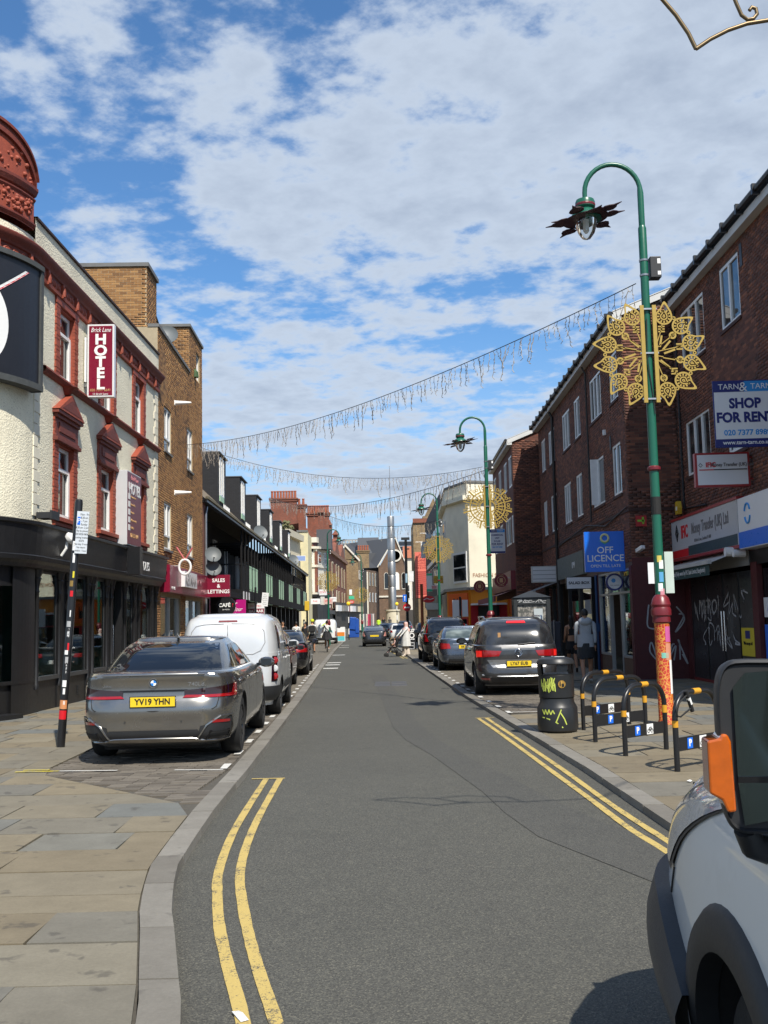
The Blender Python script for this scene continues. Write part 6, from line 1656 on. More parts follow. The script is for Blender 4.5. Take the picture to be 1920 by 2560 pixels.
# ------------------------------------------------------------------ vehicles
class Shell:
    # body as horizontal slices: keys (z, rear y, front y, half width); plan exponent n
    def __init__(s, keys, n=5.0, nr=None):
        s.k = keys; s.n = n; s.nr = nr or n
    def par(s, z):
        yr, yf, w = interp(s.k, z)
        return yr, yf, w
    def outline(s, z, N=88):
        yr, yf, w = s.par(z); c, l = (yr + yf) / 2,(yf - yr) / 2; P = []
        for i in range(N):
            t = -PI / 2 + 2 * PI * i / N
            ct, st = math.cos(t), math.sin(t); n = s.nr if st < 0 else s.n
            P.append((w * math.copysign(abs(ct)**(2 / n), ct), c + l * math.copysign(abs(st)**(2 / n), st)))
        return P
    def rear(s, u, z, off=.004):
        # point at arc distance u from the rear centre line (positive to the right)
        yr, yf, w = s.par(z); c, l = (yr + yf) / 2,(yf - yr) / 2; n = s.nr
        key = (round(yr, 3), round(yf, 3), round(w, 3))
        if not hasattr(s, 'cache'): s.cache = {}
        if key not in s.cache:
            t = np.concatenate([np.linspace(-PI / 2,-PI / 2 + .02,60)[:-1], np.linspace(-PI / 2 + .02,0,400)]); ct, st = np.cos(t), np.sin(t)
            X = w * np.abs(ct)**(2 / n); Y = c + l * np.sign(st) * np.abs(st)**(2 / n)
            D = np.concatenate([[0], np.cumsum(np.hypot(np.diff(X), np.diff(Y)))]); s.cache[key] = (X, Y, D)
        X, Y, D = s.cache[key]; a = abs(u)
        x, y = np.interp(a, D, X), np.interp(a, D, Y)
        x2, y2 = np.interp(a + .01, D, X), np.interp(a + .01, D, Y); x1, y1 = np.interp(max(a - .01,0), D, X), np.interp(max(a - .01,0), D, Y)
        tx, ty = x2 - x1, y2 - y1; L = math.hypot(tx, ty) or 1
        x += ty / L * off; y -= tx / L * off
        return (math.copysign(x, u) if u else .0, float(y), z)
    def side(s, y, z, sg=1, off=.004):
        yr, yf, w = s.par(z); c, l = (yr + yf) / 2,(yf - yr) / 2
        q = min(.999, abs((y - c) / l)); n = s.nr if y < c else s.n
        return (sg * (w * (1 - q**n)**(1 / n) + off), y, z)
def grid(fn, corners, nu=8, nv=5, mb=None, m=0):
    # bilinear patch over four (a, z) corners through a surface function
    q = mb or MB(); P = []
    (a0, z0),(a1, z1),(a2, z2),(a3, z3) = corners
    for j in range(nv + 1):
        v = j / nv
        for i in range(nu + 1):
            u = i / nu
            a = (a0 * (1 - u) + a1 * u) * (1 - v) + (a3 * (1 - u) + a2 * u) * v
            z = (z0 * (1 - u) + z1 * u) * (1 - v) + (z3 * (1 - u) + z2 * u) * v
            P.append(fn(a, z))
    k = nu + 1
    q.add(P, [(j * k + i, j * k + i + 1,(j + 1) * k + i + 1,(j + 1) * k + i) for j in range(nv) for i in range(nu)], m)
    return q
def loft(sh, z0, z1, nz, cap=True, crown=.03, bottom=True, m=0, N=88):
    q = MB(); zs = [z0 + (z1 - z0) * i / nz for i in range(nz + 1)]; rings = []
    for z in zs: rings.append([(x, y, z) for x, y in sh.outline(z, N)])
    if cap:
        o = sh.outline(z1, N); cy_ = sum(p[1] for p in o) / N
        for f, dz in ((.985,.35),(.93,.6),(.8,.8),(.5,.95),(.05,1.0)):
            rings.append([(x * f, cy_ + (y - cy_) * (1 - (1 - f) * (.35 if f > .6 else 1.0)), z1 + crown * dz) for x, y in o])
    vs = [p for r in rings for p in r]; fs = []
    for j in range(len(rings) - 1):
        for i in range(N):
            i2 = (i + 1) % N; fs.append((j * N + i, j * N + i2,(j + 1) * N + i2,(j + 1) * N + i))
    if cap: fs.append(tuple((len(rings) - 1) * N + i for i in range(N)))
    if bottom: fs.append(tuple(range(N - 1,-1,-1)))
    return q.add(vs, fs, m)
_wheels = {}
def wheel_mesh(r, wd, rim, spokes, dark):
    key = (r, wd, rim, spokes, dark)
    if key not in _wheels:
        X = Matrix.Rotation(PI / 2,4, 'Y')
        t = MB(); t.lathe([(rim, -wd / 2),(r * .93,-wd / 2),(r * .985,-wd * .38),(r, -wd * .2),(r, wd * .2),(r * .985, wd * .38),(r * .93, wd / 2),(rim, wd / 2),(rim - .01, wd * .3),(rim - .01,-wd * .3),(rim, -wd / 2)],36, M=X, cap=False)
        k = MB(); k.lathe([(rim + .005, wd * .42),(rim - .02, wd * .45),(rim - .035, wd * .38),(rim - .04,-wd * .1),(.0,-wd * .12)],32, M=X, cap=False); k.lathe([(.001, wd * .42),(.055, wd * .42),(.07, wd * .3),(.07,0)],14, M=X)
        for i in range(spokes):
            a = 2 * PI * i / spokes
            for da in (-.09,.09):
                c, s = math.cos(a + da), math.sin(a + da); c2, s2 = math.cos(a), math.sin(a)
                k.beam((wd * .33, c2 * .05, s2 * .05),(wd * .40, c * (rim - .02), s * (rim - .02)),.035,.03, up=(1,0,0))
        _wheels[key] = (t.mesh('tyre', .6), k.mesh('rim', .6)); _wheels[key][0].materials.append(rubber); _wheels[key][1].materials.append(rim_d if dark else rim_m)
    return _wheels[key]
def wheels(t, axles, half, r, wd=.24, rim=None, spokes=5, dark=False):
    tm, rm = wheel_mesh(r, wd, rim or r * .66, spokes, dark)
    for ya in axles:
        for sg in (-1,1):
            w = obj('wheel', tm, None, t, (sg * (half - .025 - wd / 2), ya, r),(0,0,0 if sg > 0 else PI)); obj('rim', rm, None, w)
def arches(o, axles, r, zc, half):
    # cut the wheel openings
    for i in range(len(axles)):
        c = MB(); ya = axles[i]
        prof = [(ya + r * math.cos(a), zc + r * math.sin(a)) for a in [PI * k / 20 for k in range(21)]] + [(ya - r, -.4),(ya + r, -.4)]
        c.prism(prof, -half - .5, half + .5, basis((0,1,0),(0,0,1),(1,0,0)))
        co = c.build('cutter', MATS['rubber'])
        m = o.modifiers.new('b', 'BOOLEAN'); m.operation = 'DIFFERENCE'; m.object = co; m.solver = 'EXACT'
        dg = bpy.context.evaluated_depsgraph_get(); me = bpy.data.meshes.new_from_object(o.evaluated_get(dg)); o.modifiers.clear()
        old = o.data; o.data = me; bpy.data.meshes.remove(old); cm = co.data; bpy.data.objects.remove(co); bpy.data.meshes.remove(cm)
    o.data.set_sharp_from_angle(angle=.6)
def plate(t, sh, z, txt, w=.52, h=.111, y=None, mat=None):
    y = sh.rear(0, z)[1] - .012 if y is None else y
    q = MB(); q.box(-w / 2, w / 2, y - .008, y + .004, z - h / 2, z + h / 2); p = q.build('number_plate', mat or plate_y, t, bevel=.002)
    q = MB(); q.box(-w / 2 - .01, w / 2 + .01, y, y + .012, z - h / 2 - .01, z + h / 2 + .01); q.build('plate_surround', plastic_d, p)
    if txt: text(txt, .098, black_t, p, (0, y - .009, z), ext=.001, sx=.92, bold=.003, name='registration')
def mirrors(t, sh, y, z, mat, gm=None):
    for sg in (-1,1):
        x = sh.side(y, z - .05, sg)[0]
        q = MB(); q.lathe([(.001,-.06),(.07,-.05),(.1,0),(.095,.06),(.07,.085)],14, M=Matrix.Translation((x + sg * .13, y, z)) @ Matrix.Diagonal((1.25,1,.8,1)) @ Matrix.Rotation(PI / 2,4, 'X'))
        mo = q.build('mirror', mat, t, .7); q = MB(); q.beam((x - sg * .02, y, z - .04),(x + sg * .08, y, z - .02),.05); q.build('arm', plastic_b, mo); q = MB(); q.box(x + sg * .13 - .08, x + sg * .13 + .08, y - .09, y - .085, z - .05, z + .05); q.build('glass', pane_d, mo)
def car(name, label, loc, rz, paint, body, house, n=5.5, nr=7.0, zb=.2, belt=None, roof=None, axles=(.9,3.7), r=.33, half=.9, glass=None, sidew=(), rearw=None, frontw=None, rimk=(5, False), rimr=None, mir=None, pillar=None, group=None, crown=.04, rail=None, arch=.065, lowm=None):
    t = thing(name, label, 'car', loc, rz, group)
    sh = Shell(body, n, nr); hs = Shell(house, n, nr)
    bo = loft(sh, zb, body[-1][0],34, True, crown).build('body', [paint, rubber], None, .55, fix=True)
    arches(bo, axles, r + arch, r, half); bo.parent = t
    q = loft(hs, house[0][0], house[-1][0],16, True, .05); q.build('cabin', pillar or paint, t, .6, fix=True)
    gm = glass or pane_d
    if rearw: grid(lambda a, z: hs.rear(a, z, .006), rearw, 14,8).build('rear_window', gm, t, .6, fix=False)
    if frontw:
        f2 = Shell([(k[0],-k[2],-k[1], k[3]) for k in house], nr, n)
        q = grid(lambda a, z: (lambda p: (p[0],-p[1], p[2]))(f2.rear(a, z, .006)), frontw, 14,8); q.build('windscreen', gm, t, .6)
    for sg in (-1,1):
        for cs in sidew: grid(lambda a, z: hs.side(a, z, sg, .006), cs, 10,6).build('side_window', gm, t, .6)
    q = MB(); q.box(-half + .27, half - .27, body[0][1] + .3, body[0][2] - .3, zb - .06,.72); q.build('underbody', rubber, t)
    wheels(t, axles, half, r, spokes=rimk[0], dark=rimk[1], rim=rimr)
    if mir: mirrors(t, sh, mir[0], mir[1], mir[2] if len(mir) > 2 else paint)
    # doors as shallow shut lines
    q = MB()
    for yy in [axles[0] + .62,(axles[0] + axles[1]) / 2 + .15, axles[1] - .42]:
        for sg in (-1,1):
            P = [sh.side(yy + .02 * k / 8, zb + .15 + (body[-1][0] - .06 - zb - .15) * k / 8, sg, .0015) for k in range(9)]
            for k in range(8):
                a, b = P[k], P[k + 1]; q.quad((a[0], a[1] - .004, a[2]),(a[0], a[1] + .004, a[2]),(b[0], b[1] + .004, b[2]),(b[0], b[1] - .004, b[2]))
    q.build('door_gap', rubber, t)
    for sg in (-1,1):
        for yy in (axles[0] + .85, axles[0] + 1.85):
            p = sh.side(yy, body[-1][0] - .13, sg, .02); q = MB(); q.box(p[0] - .015, p[0] + .015, yy - .11, yy + .11, p[2] - .016, p[2] + .016); q.build('door_handle', paint, t, bevel=.008)
    # headlights and grille at the nose
    fs_ = Shell([(k[0],-k[2],-k[1], k[3]) for k in body], nr, n); fr = lambda a, z: (lambda p: (p[0],-p[1], p[2]))(fs_.rear(a, z, .006))
    zh = body[0][0] + (body[-1][0] - body[0][0]) * .55
    for sg in (-1,1): grid(fr, [(sg * half * .55, zh - .06),(sg * half * 1.1, zh),(sg * half * 1.15, zh + .1),(sg * half * .55, zh + .07)],8,3).build('headlight', clear_lens, t, .6)
    grid(fr, [(-half * .5, zh - .2),(half * .5, zh - .2),(half * .5, zh + .02),(-half * .5, zh + .02)],8,3).build('grille', plastic_d, t)
    return t, sh, hs
def patch(t, sh, name, mat, corners, nu=10, nv=4, off=.006, mirror=True):
    out = []
    for sg in ((1,-1) if mirror else (1,)):
        out.append(grid(lambda a, z: sh.rear(a, z, off), [(sg * a, z) for a, z in corners], nu, nv).build(name, mat, t, .7))
    return out
def line(t, sh, name, mat, pts, r=.008, off=.004):
    q = MB(); q.tube([sh.rear(a, z, off) for a, z in pts], r, 6); return q.build(name, mat, t, .8)
RH = R(1.75)
silver_p = carpaint('silver_grey_paint', (.27,.262,.245),.9,.24)
# --- silver grey saloon, nearest on the left
bmw, sh, hs = car('silver_saloon', 'large silver grey saloon parked nearest on the left', (-2.76,12.35, PZ), RH, silver_p,
    [(.20,.22,5.0,.80),(.27,.09,5.12,.88),(.36,.03,5.2,.925),(.5,.015,5.22,.945),(.62,.0,5.2,.95),(.74,.03,5.15,.955),(.80,.065,5.1,.95),(.9,.07,4.98,.945),(.97,.06,4.7,.93),(1.02,.045,4.25,.905),(1.055,.07,3.9,.88)],
    [(1.0,.62,4.1,.86),(1.1,.78,3.9,.815),(1.2,.98,3.62,.765),(1.3,1.22,3.3,.71),(1.38,1.5,3.0,.655),(1.43,1.8,2.75,.60)],
    n=5, nr=6.0, axles=(1.15,4.3), r=.365, half=.945, rearw=[(-.74,1.06),(.74,1.06),(.60,1.385),(-.60,1.385)],
    sidew=[[(1.15,1.1),(1.75,1.09),(1.95,1.36),(1.7,1.36)], [(1.8,1.09),(2.6,1.07),(2.6,1.37),(2.0,1.37)], [(2.66,1.07),(3.6,1.05),(3.05,1.34),(2.66,1.37)]], frontw=[(-.7,1.05),(.7,1.05),(.55,1.36),(-.55,1.36)], rimk=(10, True), mir=(3.55,1.05), crown=.03, arch=.045)
for sg in (1,-1):
    lt = grid(lambda a, z: sh.rear(a, z, .008), [(sg * a, z) for a, z in ((.36,.775),(1.22,.765),(1.22,.92),(.36,.86))],16,5).build('tail_light', M('dark_lens', (.02,.004,.005),.08, coat=1), bmw, .7)
    grid(lambda a, z: sh.rear(a, z, .012), [(sg * a, z) for a, z in ((.34,.775),(1.22,.765),(1.20,.80),(.38,.805))],16,3).build('red_bar', red_lens, lt, .7)
    grid(lambda a, z: sh.rear(a, z, .013), [(sg * a, z) for a, z in ((1.02,.79),(1.23,.77),(1.22,.915),(1.10,.91))],8,4).build('red_corner', red_lens, lt, .7)
grid(lambda a, z: sh.rear(a, z, .007), [(-.4,.845),(.4,.845),(.4,.868),(-.4,.868)],12,2).build('light_bar', plastic_b, bmw)
line(bmw, sh, 'boot_gap', rubber, [(-.78,.76),(-.75,.66),(-.70,.635),(0,.625),(.70,.635),(.75,.66),(.78,.76)],.007,0)
line(bmw, sh, 'boot_lip', silver_p, [(-.72,1.035),(-.4,1.045),(0,1.05),(.4,1.045),(.72,1.035)],.014,.004)
q = MB(); q.box(-.60,.60,.03,.11,1.035,1.05); q.build('boot_spoiler', silver_p, bmw, bevel=.005)
grid(lambda a, z: sh.rear(a, z, .008), [(-.56,.30),(.56,.30),(.52,.40),(-.52,.40)],14,4).build('diffuser', plastic_d, bmw, .7)
patch(bmw, sh, 'bumper_vent', plastic_d, ((.50,.285),(1.05,.27),(1.08,.54),(.55,.44)),12,6,.007)
for sg in (1,-1):
    P = [sh.rear(sg * a, z, .012) for a, z in ((.50,.285),(.56,.36),(.62,.45),(.8,.545),(1.07,.55),(1.10,.4),(1.06,.265),(.75,.262),(.56,.275))]
    q = MB(); q.tube(P, .014,6, closed=True); q.build('vent_frame', silver_p, bmw, .7)
    q = MB(); P = [sh.rear(sg * a, z, .012) for a, z in ((.62,.30),(.98,.295),(1.0,.37),(.66,.375))]; q.tube(P, .012,6, closed=True); q.build('exhaust_trim', plastic_b, bmw, .7)
    grid(lambda a, z: sh.rear(a, z, .011), [(sg * a, z) for a, z in ((.63,.305),(.98,.30),(.99,.365),(.67,.37))],6,3).build('exhaust', rubber, bmw)
    grid(lambda a, z: sh.rear(a, z, .013), [(sg * a, z) for a, z in ((.68,.475),(1.0,.465),(1.0,.495),(.70,.51))],6,2).build('reflector', red_lens, bmw)
line(bmw, sh, 'chrome_strip', silver_p, [(-.52,.29),(-.45,.30),(0,.305),(.45,.30),(.52,.29)],.012,.014)
plate(bmw, sh, .735, 'YV19 YHN', y=-.005)
q = MB(); q.lathe([(.001,.012),(.05,.012),(.052,.0)],28, M=Matrix.Translation((0, sh.rear(0,.945)[1],.95)) @ Matrix.Rotation(R(90),4, 'X')); bd = q.build('badge', black_t, bmw, .5)
q = MB(); yb_ = sh.rear(0,.945)[1] - .014
for k in range(4):
    q.add([(0, yb_, .95)] + [(.034 * math.cos(PI / 2 * k + PI / 2 * j / 6), yb_, .95 + .034 * math.sin(PI / 2 * k + PI / 2 * j / 6)) for j in range(7)], [(0, j + 1, j + 2) for j in range(6)], k % 2)
q.build('badge_quarter', [M('badge_blue', (.02,.2,.6),.3), white_t], bd, fix=True); q = MB(); q.tube([(.05 * math.cos(a), yb_, .95 + .05 * math.sin(a)) for a in [2 * PI * k / 28 for k in range(28)]],.004,5, closed=True); q.build('badge_ring', chrome, bd)
text('740Ld', .062, chrome, bmw, (.5, sh.rear(.5,.93)[1] - .006,.925), sx=1.25); text('xDrive', .03, chrome, bmw, (-.55, sh.rear(.55,.92)[1] - .006,.915), sx=1.2)
q = MB(); q.add([(-.03,1.7,1.455),(.03,1.7,1.455),(0,1.92,1.46),(0,1.68,1.53)],((0,1,3),(1,2,3),(2,0,3))); q.build('roof_antenna', silver_p, bmw)
for x in (-.33,.33): q = MB(); q.lathe([(.001,.003),(.012,.003)],10, M=Matrix.Translation((x, sh.rear(x, .5)[1],.5)) @ Matrix.Rotation(R(90),4, 'X')); q.build('parking_sensor', silver_p, bmw)

# --- silver white panel van behind it
van_p = carpaint('silver_white_paint', (.62,.63,.63),.25,.32,.06)
vn, sh, hs = car('panel_van', 'silver white panel van parked behind the silver saloon', (-2.80,18.35, PZ), RH, van_p,
    [(.24,.14,4.1,.80),(.4,.02,4.3,.88),(.6,.0,4.36,.905),(.9,.01,4.3,.905),(1.05,.03,4.0,.895),(1.12,.04,3.5,.885)],
    [(1.06,.035,3.6,.885),(1.3,.06,3.2,.86),(1.5,.1,2.95,.825),(1.66,.16,2.75,.775),(1.74,.24,2.6,.72),(1.78,.36,2.45,.64)],
    n=5, nr=7, axles=(.82,3.55), r=.32, half=.9, sidew=[[(.45,1.18),(.85,1.17),(.85,1.6),(.55,1.6)], [(2.0,1.14),(3.3,1.12),(2.75,1.62),(2.1,1.62)]], frontw=[(-.65,1.12),(.65,1.12),(.5,1.6),(-.5,1.6)], mir=(3.05,1.22), crown=.02)
vn['category'] = 'van'
for sg in (1,-1):
    P = [hs.rear(sg * a, z, .004) if z > 1.08 else sh.rear(sg * a, z, .004) for a, z in ((.06,1.10),(.45,1.10),(.58,1.16),(.66,1.3),(.64,1.5),(.56,1.6),(.42,1.63),(.06,1.64))]
    q = MB(); q.tube(P, .008,6); q.build('window_recess', M('van_groove', (.3,.3,.3),.5), vn, .7)
    lt = grid(lambda a, z: sh.rear(a, z, .012), [(sg * a, z) for a, z in ((.78,.62),(.98,.62),(.98,1.06),(.80,1.06))],6,8).build('tail_light', M('dark_lens', (.02,.004,.005),.08), vn, .7)
    for zc, mm in ((.70, red_lens),(.84, clear_lens),(.98, red_lens)):
        q = MB(); p = sh.rear(sg * .87, zc, .012); q.lathe([(.001,.02),(.05,.015),(.062,0)],16, M=Matrix.Translation(p) @ Matrix.Rotation(R(90),4, 'X')); q.build('lamp', mm, lt, .6)
line(vn, sh, 'door_gap_lower', rubber, [(0,.5),(0,1.06)],.006,0); q = MB(); q.tube([hs.rear(0, z, 0) for z in (1.06,1.2,1.4,1.6,1.7)],.006,6); q.build('door_gap_upper', rubber, vn)
grid(lambda a, z: hs.rear(a, z, .01), [(-.17,1.672),(.17,1.672),(.16,1.70),(-.16,1.70)],4,2).build('brake_light', M('dull_red_lens', (.2,.05,.05),.3), vn)
grid(lambda a, z: sh.rear(a, z, .03), [(-1.25,.28),(1.25,.28),(1.25,.54),(-1.25,.54)],24,4).build('bumper', plastic_d, vn, .7)
for sg in (1,-1): grid(lambda a, z: sh.side(a, z, sg, .02), [(1.4,.42),(3.0,.42),(3.0,.56),(1.4,.56)],8,3).build('side_moulding', plastic_d, vn)
plate(vn, sh, .62, '')
# --- red car, mostly hidden
rc, sh, hs = car('red_hatchback', 'dark red hatchback squeezed between the panel van and the black saloon', (-3.2,25.3, PZ), RH, carpaint('dark_red_paint', (.17,.012,.014),.3,.25),
    [(.22,.12,3.7,.76),(.36,.02,3.9,.84),(.6,.0,3.95,.865),(.85,.02,3.8,.86),(.98,.05,3.2,.84)], [(.95,.1,3.3,.82),(1.15,.2,2.95,.76),(1.35,.4,2.5,.68),(1.45,.6,2.3,.58)],
    axles=(.62,3.1), r=.31, half=.855, sidew=[[(.7,1.0),(1.6,1.0),(1.6,1.36),(.85,1.36)], [(1.68,1.0),(2.85,.99),(2.35,1.35),(1.68,1.37)]], rearw=[(-.6,1.0),(.6,1.0),(.5,1.36),(-.5,1.36)], mir=(2.75,1.0))
patch(rc, sh, 'tail_light', red_lens, ((.6,.75),(.95,.75),(.95,.95),(.65,.95))); plate(rc, sh, .6, '')
# --- black saloon
blackcar = carpaint('black_paint', (.012,.012,.014),.4,.2,.1)
bs, sh, hs = car('black_saloon', 'black saloon parked on the left behind the dark red hatchback', (-3.36,32.6, PZ), RH, blackcar,
    [(.2,.2,4.45,.76),(.3,.05,4.6,.85),(.5,.0,4.63,.9),(.75,.02,4.58,.91),(.9,.07,4.3,.895),(1.0,.06,3.7,.865),(1.03,.07,3.5,.845)], [(.98,.5,3.5,.82),(1.12,.75,3.2,.76),(1.28,1.1,2.8,.68),(1.38,1.5,2.4,.6)],
    axles=(1.0,3.8), r=.335, half=.905, rearw=[(-.68,1.03),(.68,1.03),(.56,1.34),(-.56,1.34)], sidew=[[(1.05,1.05),(1.9,1.04),(1.9,1.32),(1.5,1.32)], [(1.97,1.04),(3.1,1.02),(2.6,1.31),(1.97,1.33)]], rimk=(5, True), mir=(3.0,1.03), frontw=[(-.6,1.0),(.6,1.0),(.5,1.3),(-.5,1.3)])
patch(bs, sh, 'tail_light', red_lens, ((.5,.74),(1.05,.74),(1.05,.87),(.52,.86))); plate(bs, sh, .6, '', mat=white_sign); grid(lambda a, z: sh.rear(a, z, .008), [(-.5,.28),(.5,.28),(.5,.42),(-.5,.42)],8,3).build('diffuser', plastic_d, bs)
# --- Touran-like people carrier on the right
grey_p = carpaint('graphite_paint', (.065,.066,.07),.6,.28)
tv, sh, hs = car('graphite_people_carrier', 'dark grey people carrier with lit brake lights parked nearest on the right', (2.80,22.3, PZ), R(.1), grey_p,
    [(.22,.2,4.25,.78),(.32,.06,4.42,.86),(.46,.0,4.5,.905),(.58,.02,4.52,.915),(.66,.06,4.5,.915),(.85,.05,4.35,.915),(1.0,.06,3.9,.905),(1.06,.085,3.6,.895)],
    [(1.02,.09,3.7,.885),(1.15,.13,3.35,.86),(1.35,.22,2.95,.805),(1.5,.33,2.65,.745),(1.58,.45,2.45,.68),(1.62,.62,2.3,.6)],
    n=5, nr=6, axles=(.86,3.65), r=.335, half=.91, rearw=[(-.80,1.06),(.80,1.06),(.66,1.50),(-.66,1.50)], sidew=[[(.5,1.1),(1.05,1.1),(1.1,1.47),(.68,1.47)], [(1.12,1.1),(2.05,1.09),(2.05,1.5),(1.17,1.5)], [(2.12,1.09),(3.3,1.07),(2.75,1.46),(2.12,1.5)]], mir=(3.1,1.12, plastic_b), frontw=[(-.7,1.05),(.7,1.05),(.55,1.48),(-.55,1.48)], glass=glass_dark('dusty_glass', (.016,.017,.019),.1,(.05,.052,.055)))
for sg in (1,-1):
    lt = grid(lambda a, z: sh.rear(a, z, .010), [(sg * a, z) for a, z in ((.42,.835),(1.08,.80),(1.10,.985),(.36,.945))],12,5).build('tail_light', red_lens, tv, .7)
    grid(lambda a, z: sh.rear(a, z, .014), [(sg * a, z) for a, z in ((.80,.825),(1.06,.815),(1.06,.95),(.80,.95))],6,3).build('brake_lamp', red_lit, lt, .7)
grid(lambda a, z: hs.rear(a, z, .02), [(-.21,1.535),(.21,1.535),(.19,1.58),(-.19,1.58)],4,2).build('high_brake_light', red_lit, tv)
grid(lambda a, z: sh.rear(a, z, .007), [(-.36,.955),(.36,.955),(.36,1.035),(-.36,1.035)],8,2).build('tailgate_ledge', carpaint('light_graphite', (.22,.22,.22),.7,.3), tv)
line(tv, sh, 'chrome_bar', M('silver_trim', (.5,.5,.5),.35,.7), [(-.82,.44),(-.4,.41),(0,.405),(.4,.41),(.82,.44)],.016,.014)
grid(lambda a, z: sh.rear(a, z, .008), [(-.56,.60),(.56,.60),(.68,.76),(-.68,.76)],12,3).build('plate_recess', carpaint('light_graphite2', (.30,.30,.30),.7,.3), tv)
grid(lambda a, z: sh.rear(a, z, .008), [(-.8,.26),(.8,.26),(.85,.38),(-.85,.38)],12,3).build('lower_bumper', plastic_d, tv); patch(tv, sh, 'reflector', red_lens, ((.62,.33),(.9,.34),(.9,.385),(.62,.375)),4,2,.012)
plate(tv, sh, .675, 'LY67 EUB', y=.005)
q = MB(); q.tube([(.075 * math.cos(a),.035,.905 + .075 * math.sin(a)) for a in [2 * PI * k / 28 for k in range(28)]],.008,6, closed=True); bd = q.build('badge', chrome, tv, .7)
q = MB()
for pts in (((-.035,.962),(-.012,.91),(.0,.935),(.012,.91),(.035,.962)),((-.06,.94),(-.03,.86),(0,.92),(.03,.86),(.06,.94))): q.tube([(x, .035, z) for x, z in pts],.007,5)
q.build('badge_letters', chrome, bd)
q = MB(); q.tube([hs.rear(a, z, .03) for a, z in ((.0,1.075),(.1,1.08),(.24,1.10),(.36,1.10))],.012,6); q.build('wiper', plastic_d, tv)
for sg in (1,-1): q = MB(); q.tube([(sg * .62,.75,1.60),(sg * .64,.9,1.675),(sg * .64,2.2,1.685),(sg * .6,2.4,1.6)],.018,8); q.build('roof_rail', chrome, tv, .7)
q = MB(); q.box(-.42,-.36,.16,.17,1.15,1.33); q.build('window_sticker', M('ochre_sticker', (.45,.25,.1),.6), tv)
# --- blue grey saloon behind it
bg_p = carpaint('blue_grey_paint', (.085,.105,.14),.7,.25)
mc, sh, hs = car('blue_grey_saloon', 'blue grey saloon parked behind the people carrier on the right', (2.58,33.8, PZ), R(.8), bg_p,
    [(.2,.2,4.5,.75),(.32,.04,4.66,.85),(.5,.0,4.69,.895),(.7,.03,4.62,.905),(.88,.08,4.35,.89),(.98,.09,3.7,.85),(1.02,.11,3.5,.83)], [(.96,.55,3.5,.81),(1.12,.85,3.15,.75),(1.28,1.2,2.8,.67),(1.39,1.6,2.4,.58)],
    axles=(1.0,3.84), r=.335, half=.90, rearw=[(-.66,1.02),(.66,1.02),(.54,1.35),(-.54,1.35)], sidew=[[(1.2,1.05),(1.95,1.04),(1.95,1.33),(1.55,1.33)], [(2.0,1.04),(3.1,1.02),(2.6,1.3),(2.0,1.34)]], mir=(3.0,1.03), frontw=[(-.6,1.0),(.6,1.0),(.5,1.3),(-.5,1.3)], glass=glass_dark('green_tint_glass', (.05,.07,.07),.05,(.2,.24,.23)))
patch(mc, sh, 'tail_light', red_lens, ((.52,.72),(1.0,.70),(1.02,.9),(.56,.88))); plate(mc, sh, .77, 'RK17 XVJ'); line(mc, sh, 'chrome_strip', chrome, [(-.45,.86),(0,.87),(.45,.86)],.012,.008); grid(lambda a, z: sh.rear(a, z, .008), [(-.6,.27),(.6,.27),(.6,.38),(-.6,.38)],8,3).build('diffuser', plastic_d, mc)
# --- black SUV
bv, sh, hs = car('black_suv', 'tall black SUV with upright red tail lights parked farthest of the three on the right', (2.38,41.2, PZ), R(1.4), blackcar,
    [(.28,.2,4.6,.82),(.45,.03,4.85,.92),(.7,.0,4.9,.955),(1.0,.04,4.6,.945),(1.12,.07,3.9,.92)], [(1.08,.09,3.8,.9),(1.3,.2,3.3,.84),(1.5,.36,2.95,.77),(1.66,.6,2.6,.69),(1.72,.8,2.4,.6)],
    axles=(.95,3.9), r=.38, half=.955, rearw=[(-.72,1.15),(.72,1.15),(.62,1.58),(-.62,1.58)], sidew=[[(.55,1.15),(1.2,1.14),(1.2,1.55),(.75,1.55)], [(1.28,1.14),(2.2,1.13),(2.2,1.6),(1.28,1.6)], [(2.28,1.13),(3.5,1.12),(2.9,1.55),(2.28,1.6)]], rimk=(5, True), mir=(3.3,1.2), frontw=[(-.7,1.12),(.7,1.12),(.56,1.6),(-.56,1.6)])
patch(bv, sh, 'tail_light', red_lens, ((.74,.82),(1.02,.80),(1.02,1.1),(.86,1.1)),6,5,.012)
for sg in (1,-1): grid(lambda a, z: hs.rear(a, z, .014), [(sg * a, z) for a, z in ((.82,1.1),(.92,1.1),(.80,1.5),(.74,1.5))],4,6).build('upright_lamp', red_lens, bv, .7); q = MB(); q.tube([(sg * .62,.9,1.72),(sg * .64,1.1,1.79),(sg * .64,2.4,1.79),(sg * .62,2.6,1.72)],.02,6); q.build('roof_rail', plastic_d, bv)
plate(bv, sh, .85, '')
# --- Prius-like hatchback driving away
pr_p = carpaint('dark_blue_grey_paint', (.045,.05,.06),.6,.25)
ph, sh, hs = car('dark_liftback', 'dark grey liftback driving away in the middle of the road', (-.86,73.5,.0), R(1.5), pr_p,
    [(.2,.2,4.2,.74),(.32,.04,4.4,.82),(.5,.0,4.46,.865),(.75,.03,4.35,.87),(.95,.08,3.6,.85),(1.02,.1,3.4,.83)], [(.98,.1,3.5,.81),(1.1,.18,3.2,.78),(1.14,.4,3.1,.76),(1.3,1.0,2.6,.68),(1.42,1.6,2.2,.58)],
    axles=(.95,3.65), r=.31, half=.865, rearw=[(-.6,1.0),(.6,1.0),(.55,1.12),(-.55,1.12)], sidew=[[(1.1,1.05),(1.9,1.04),(1.9,1.33),(1.6,1.33)], [(1.97,1.04),(3.1,1.02),(2.5,1.33),(1.97,1.36)]], mir=(3.0,1.05))
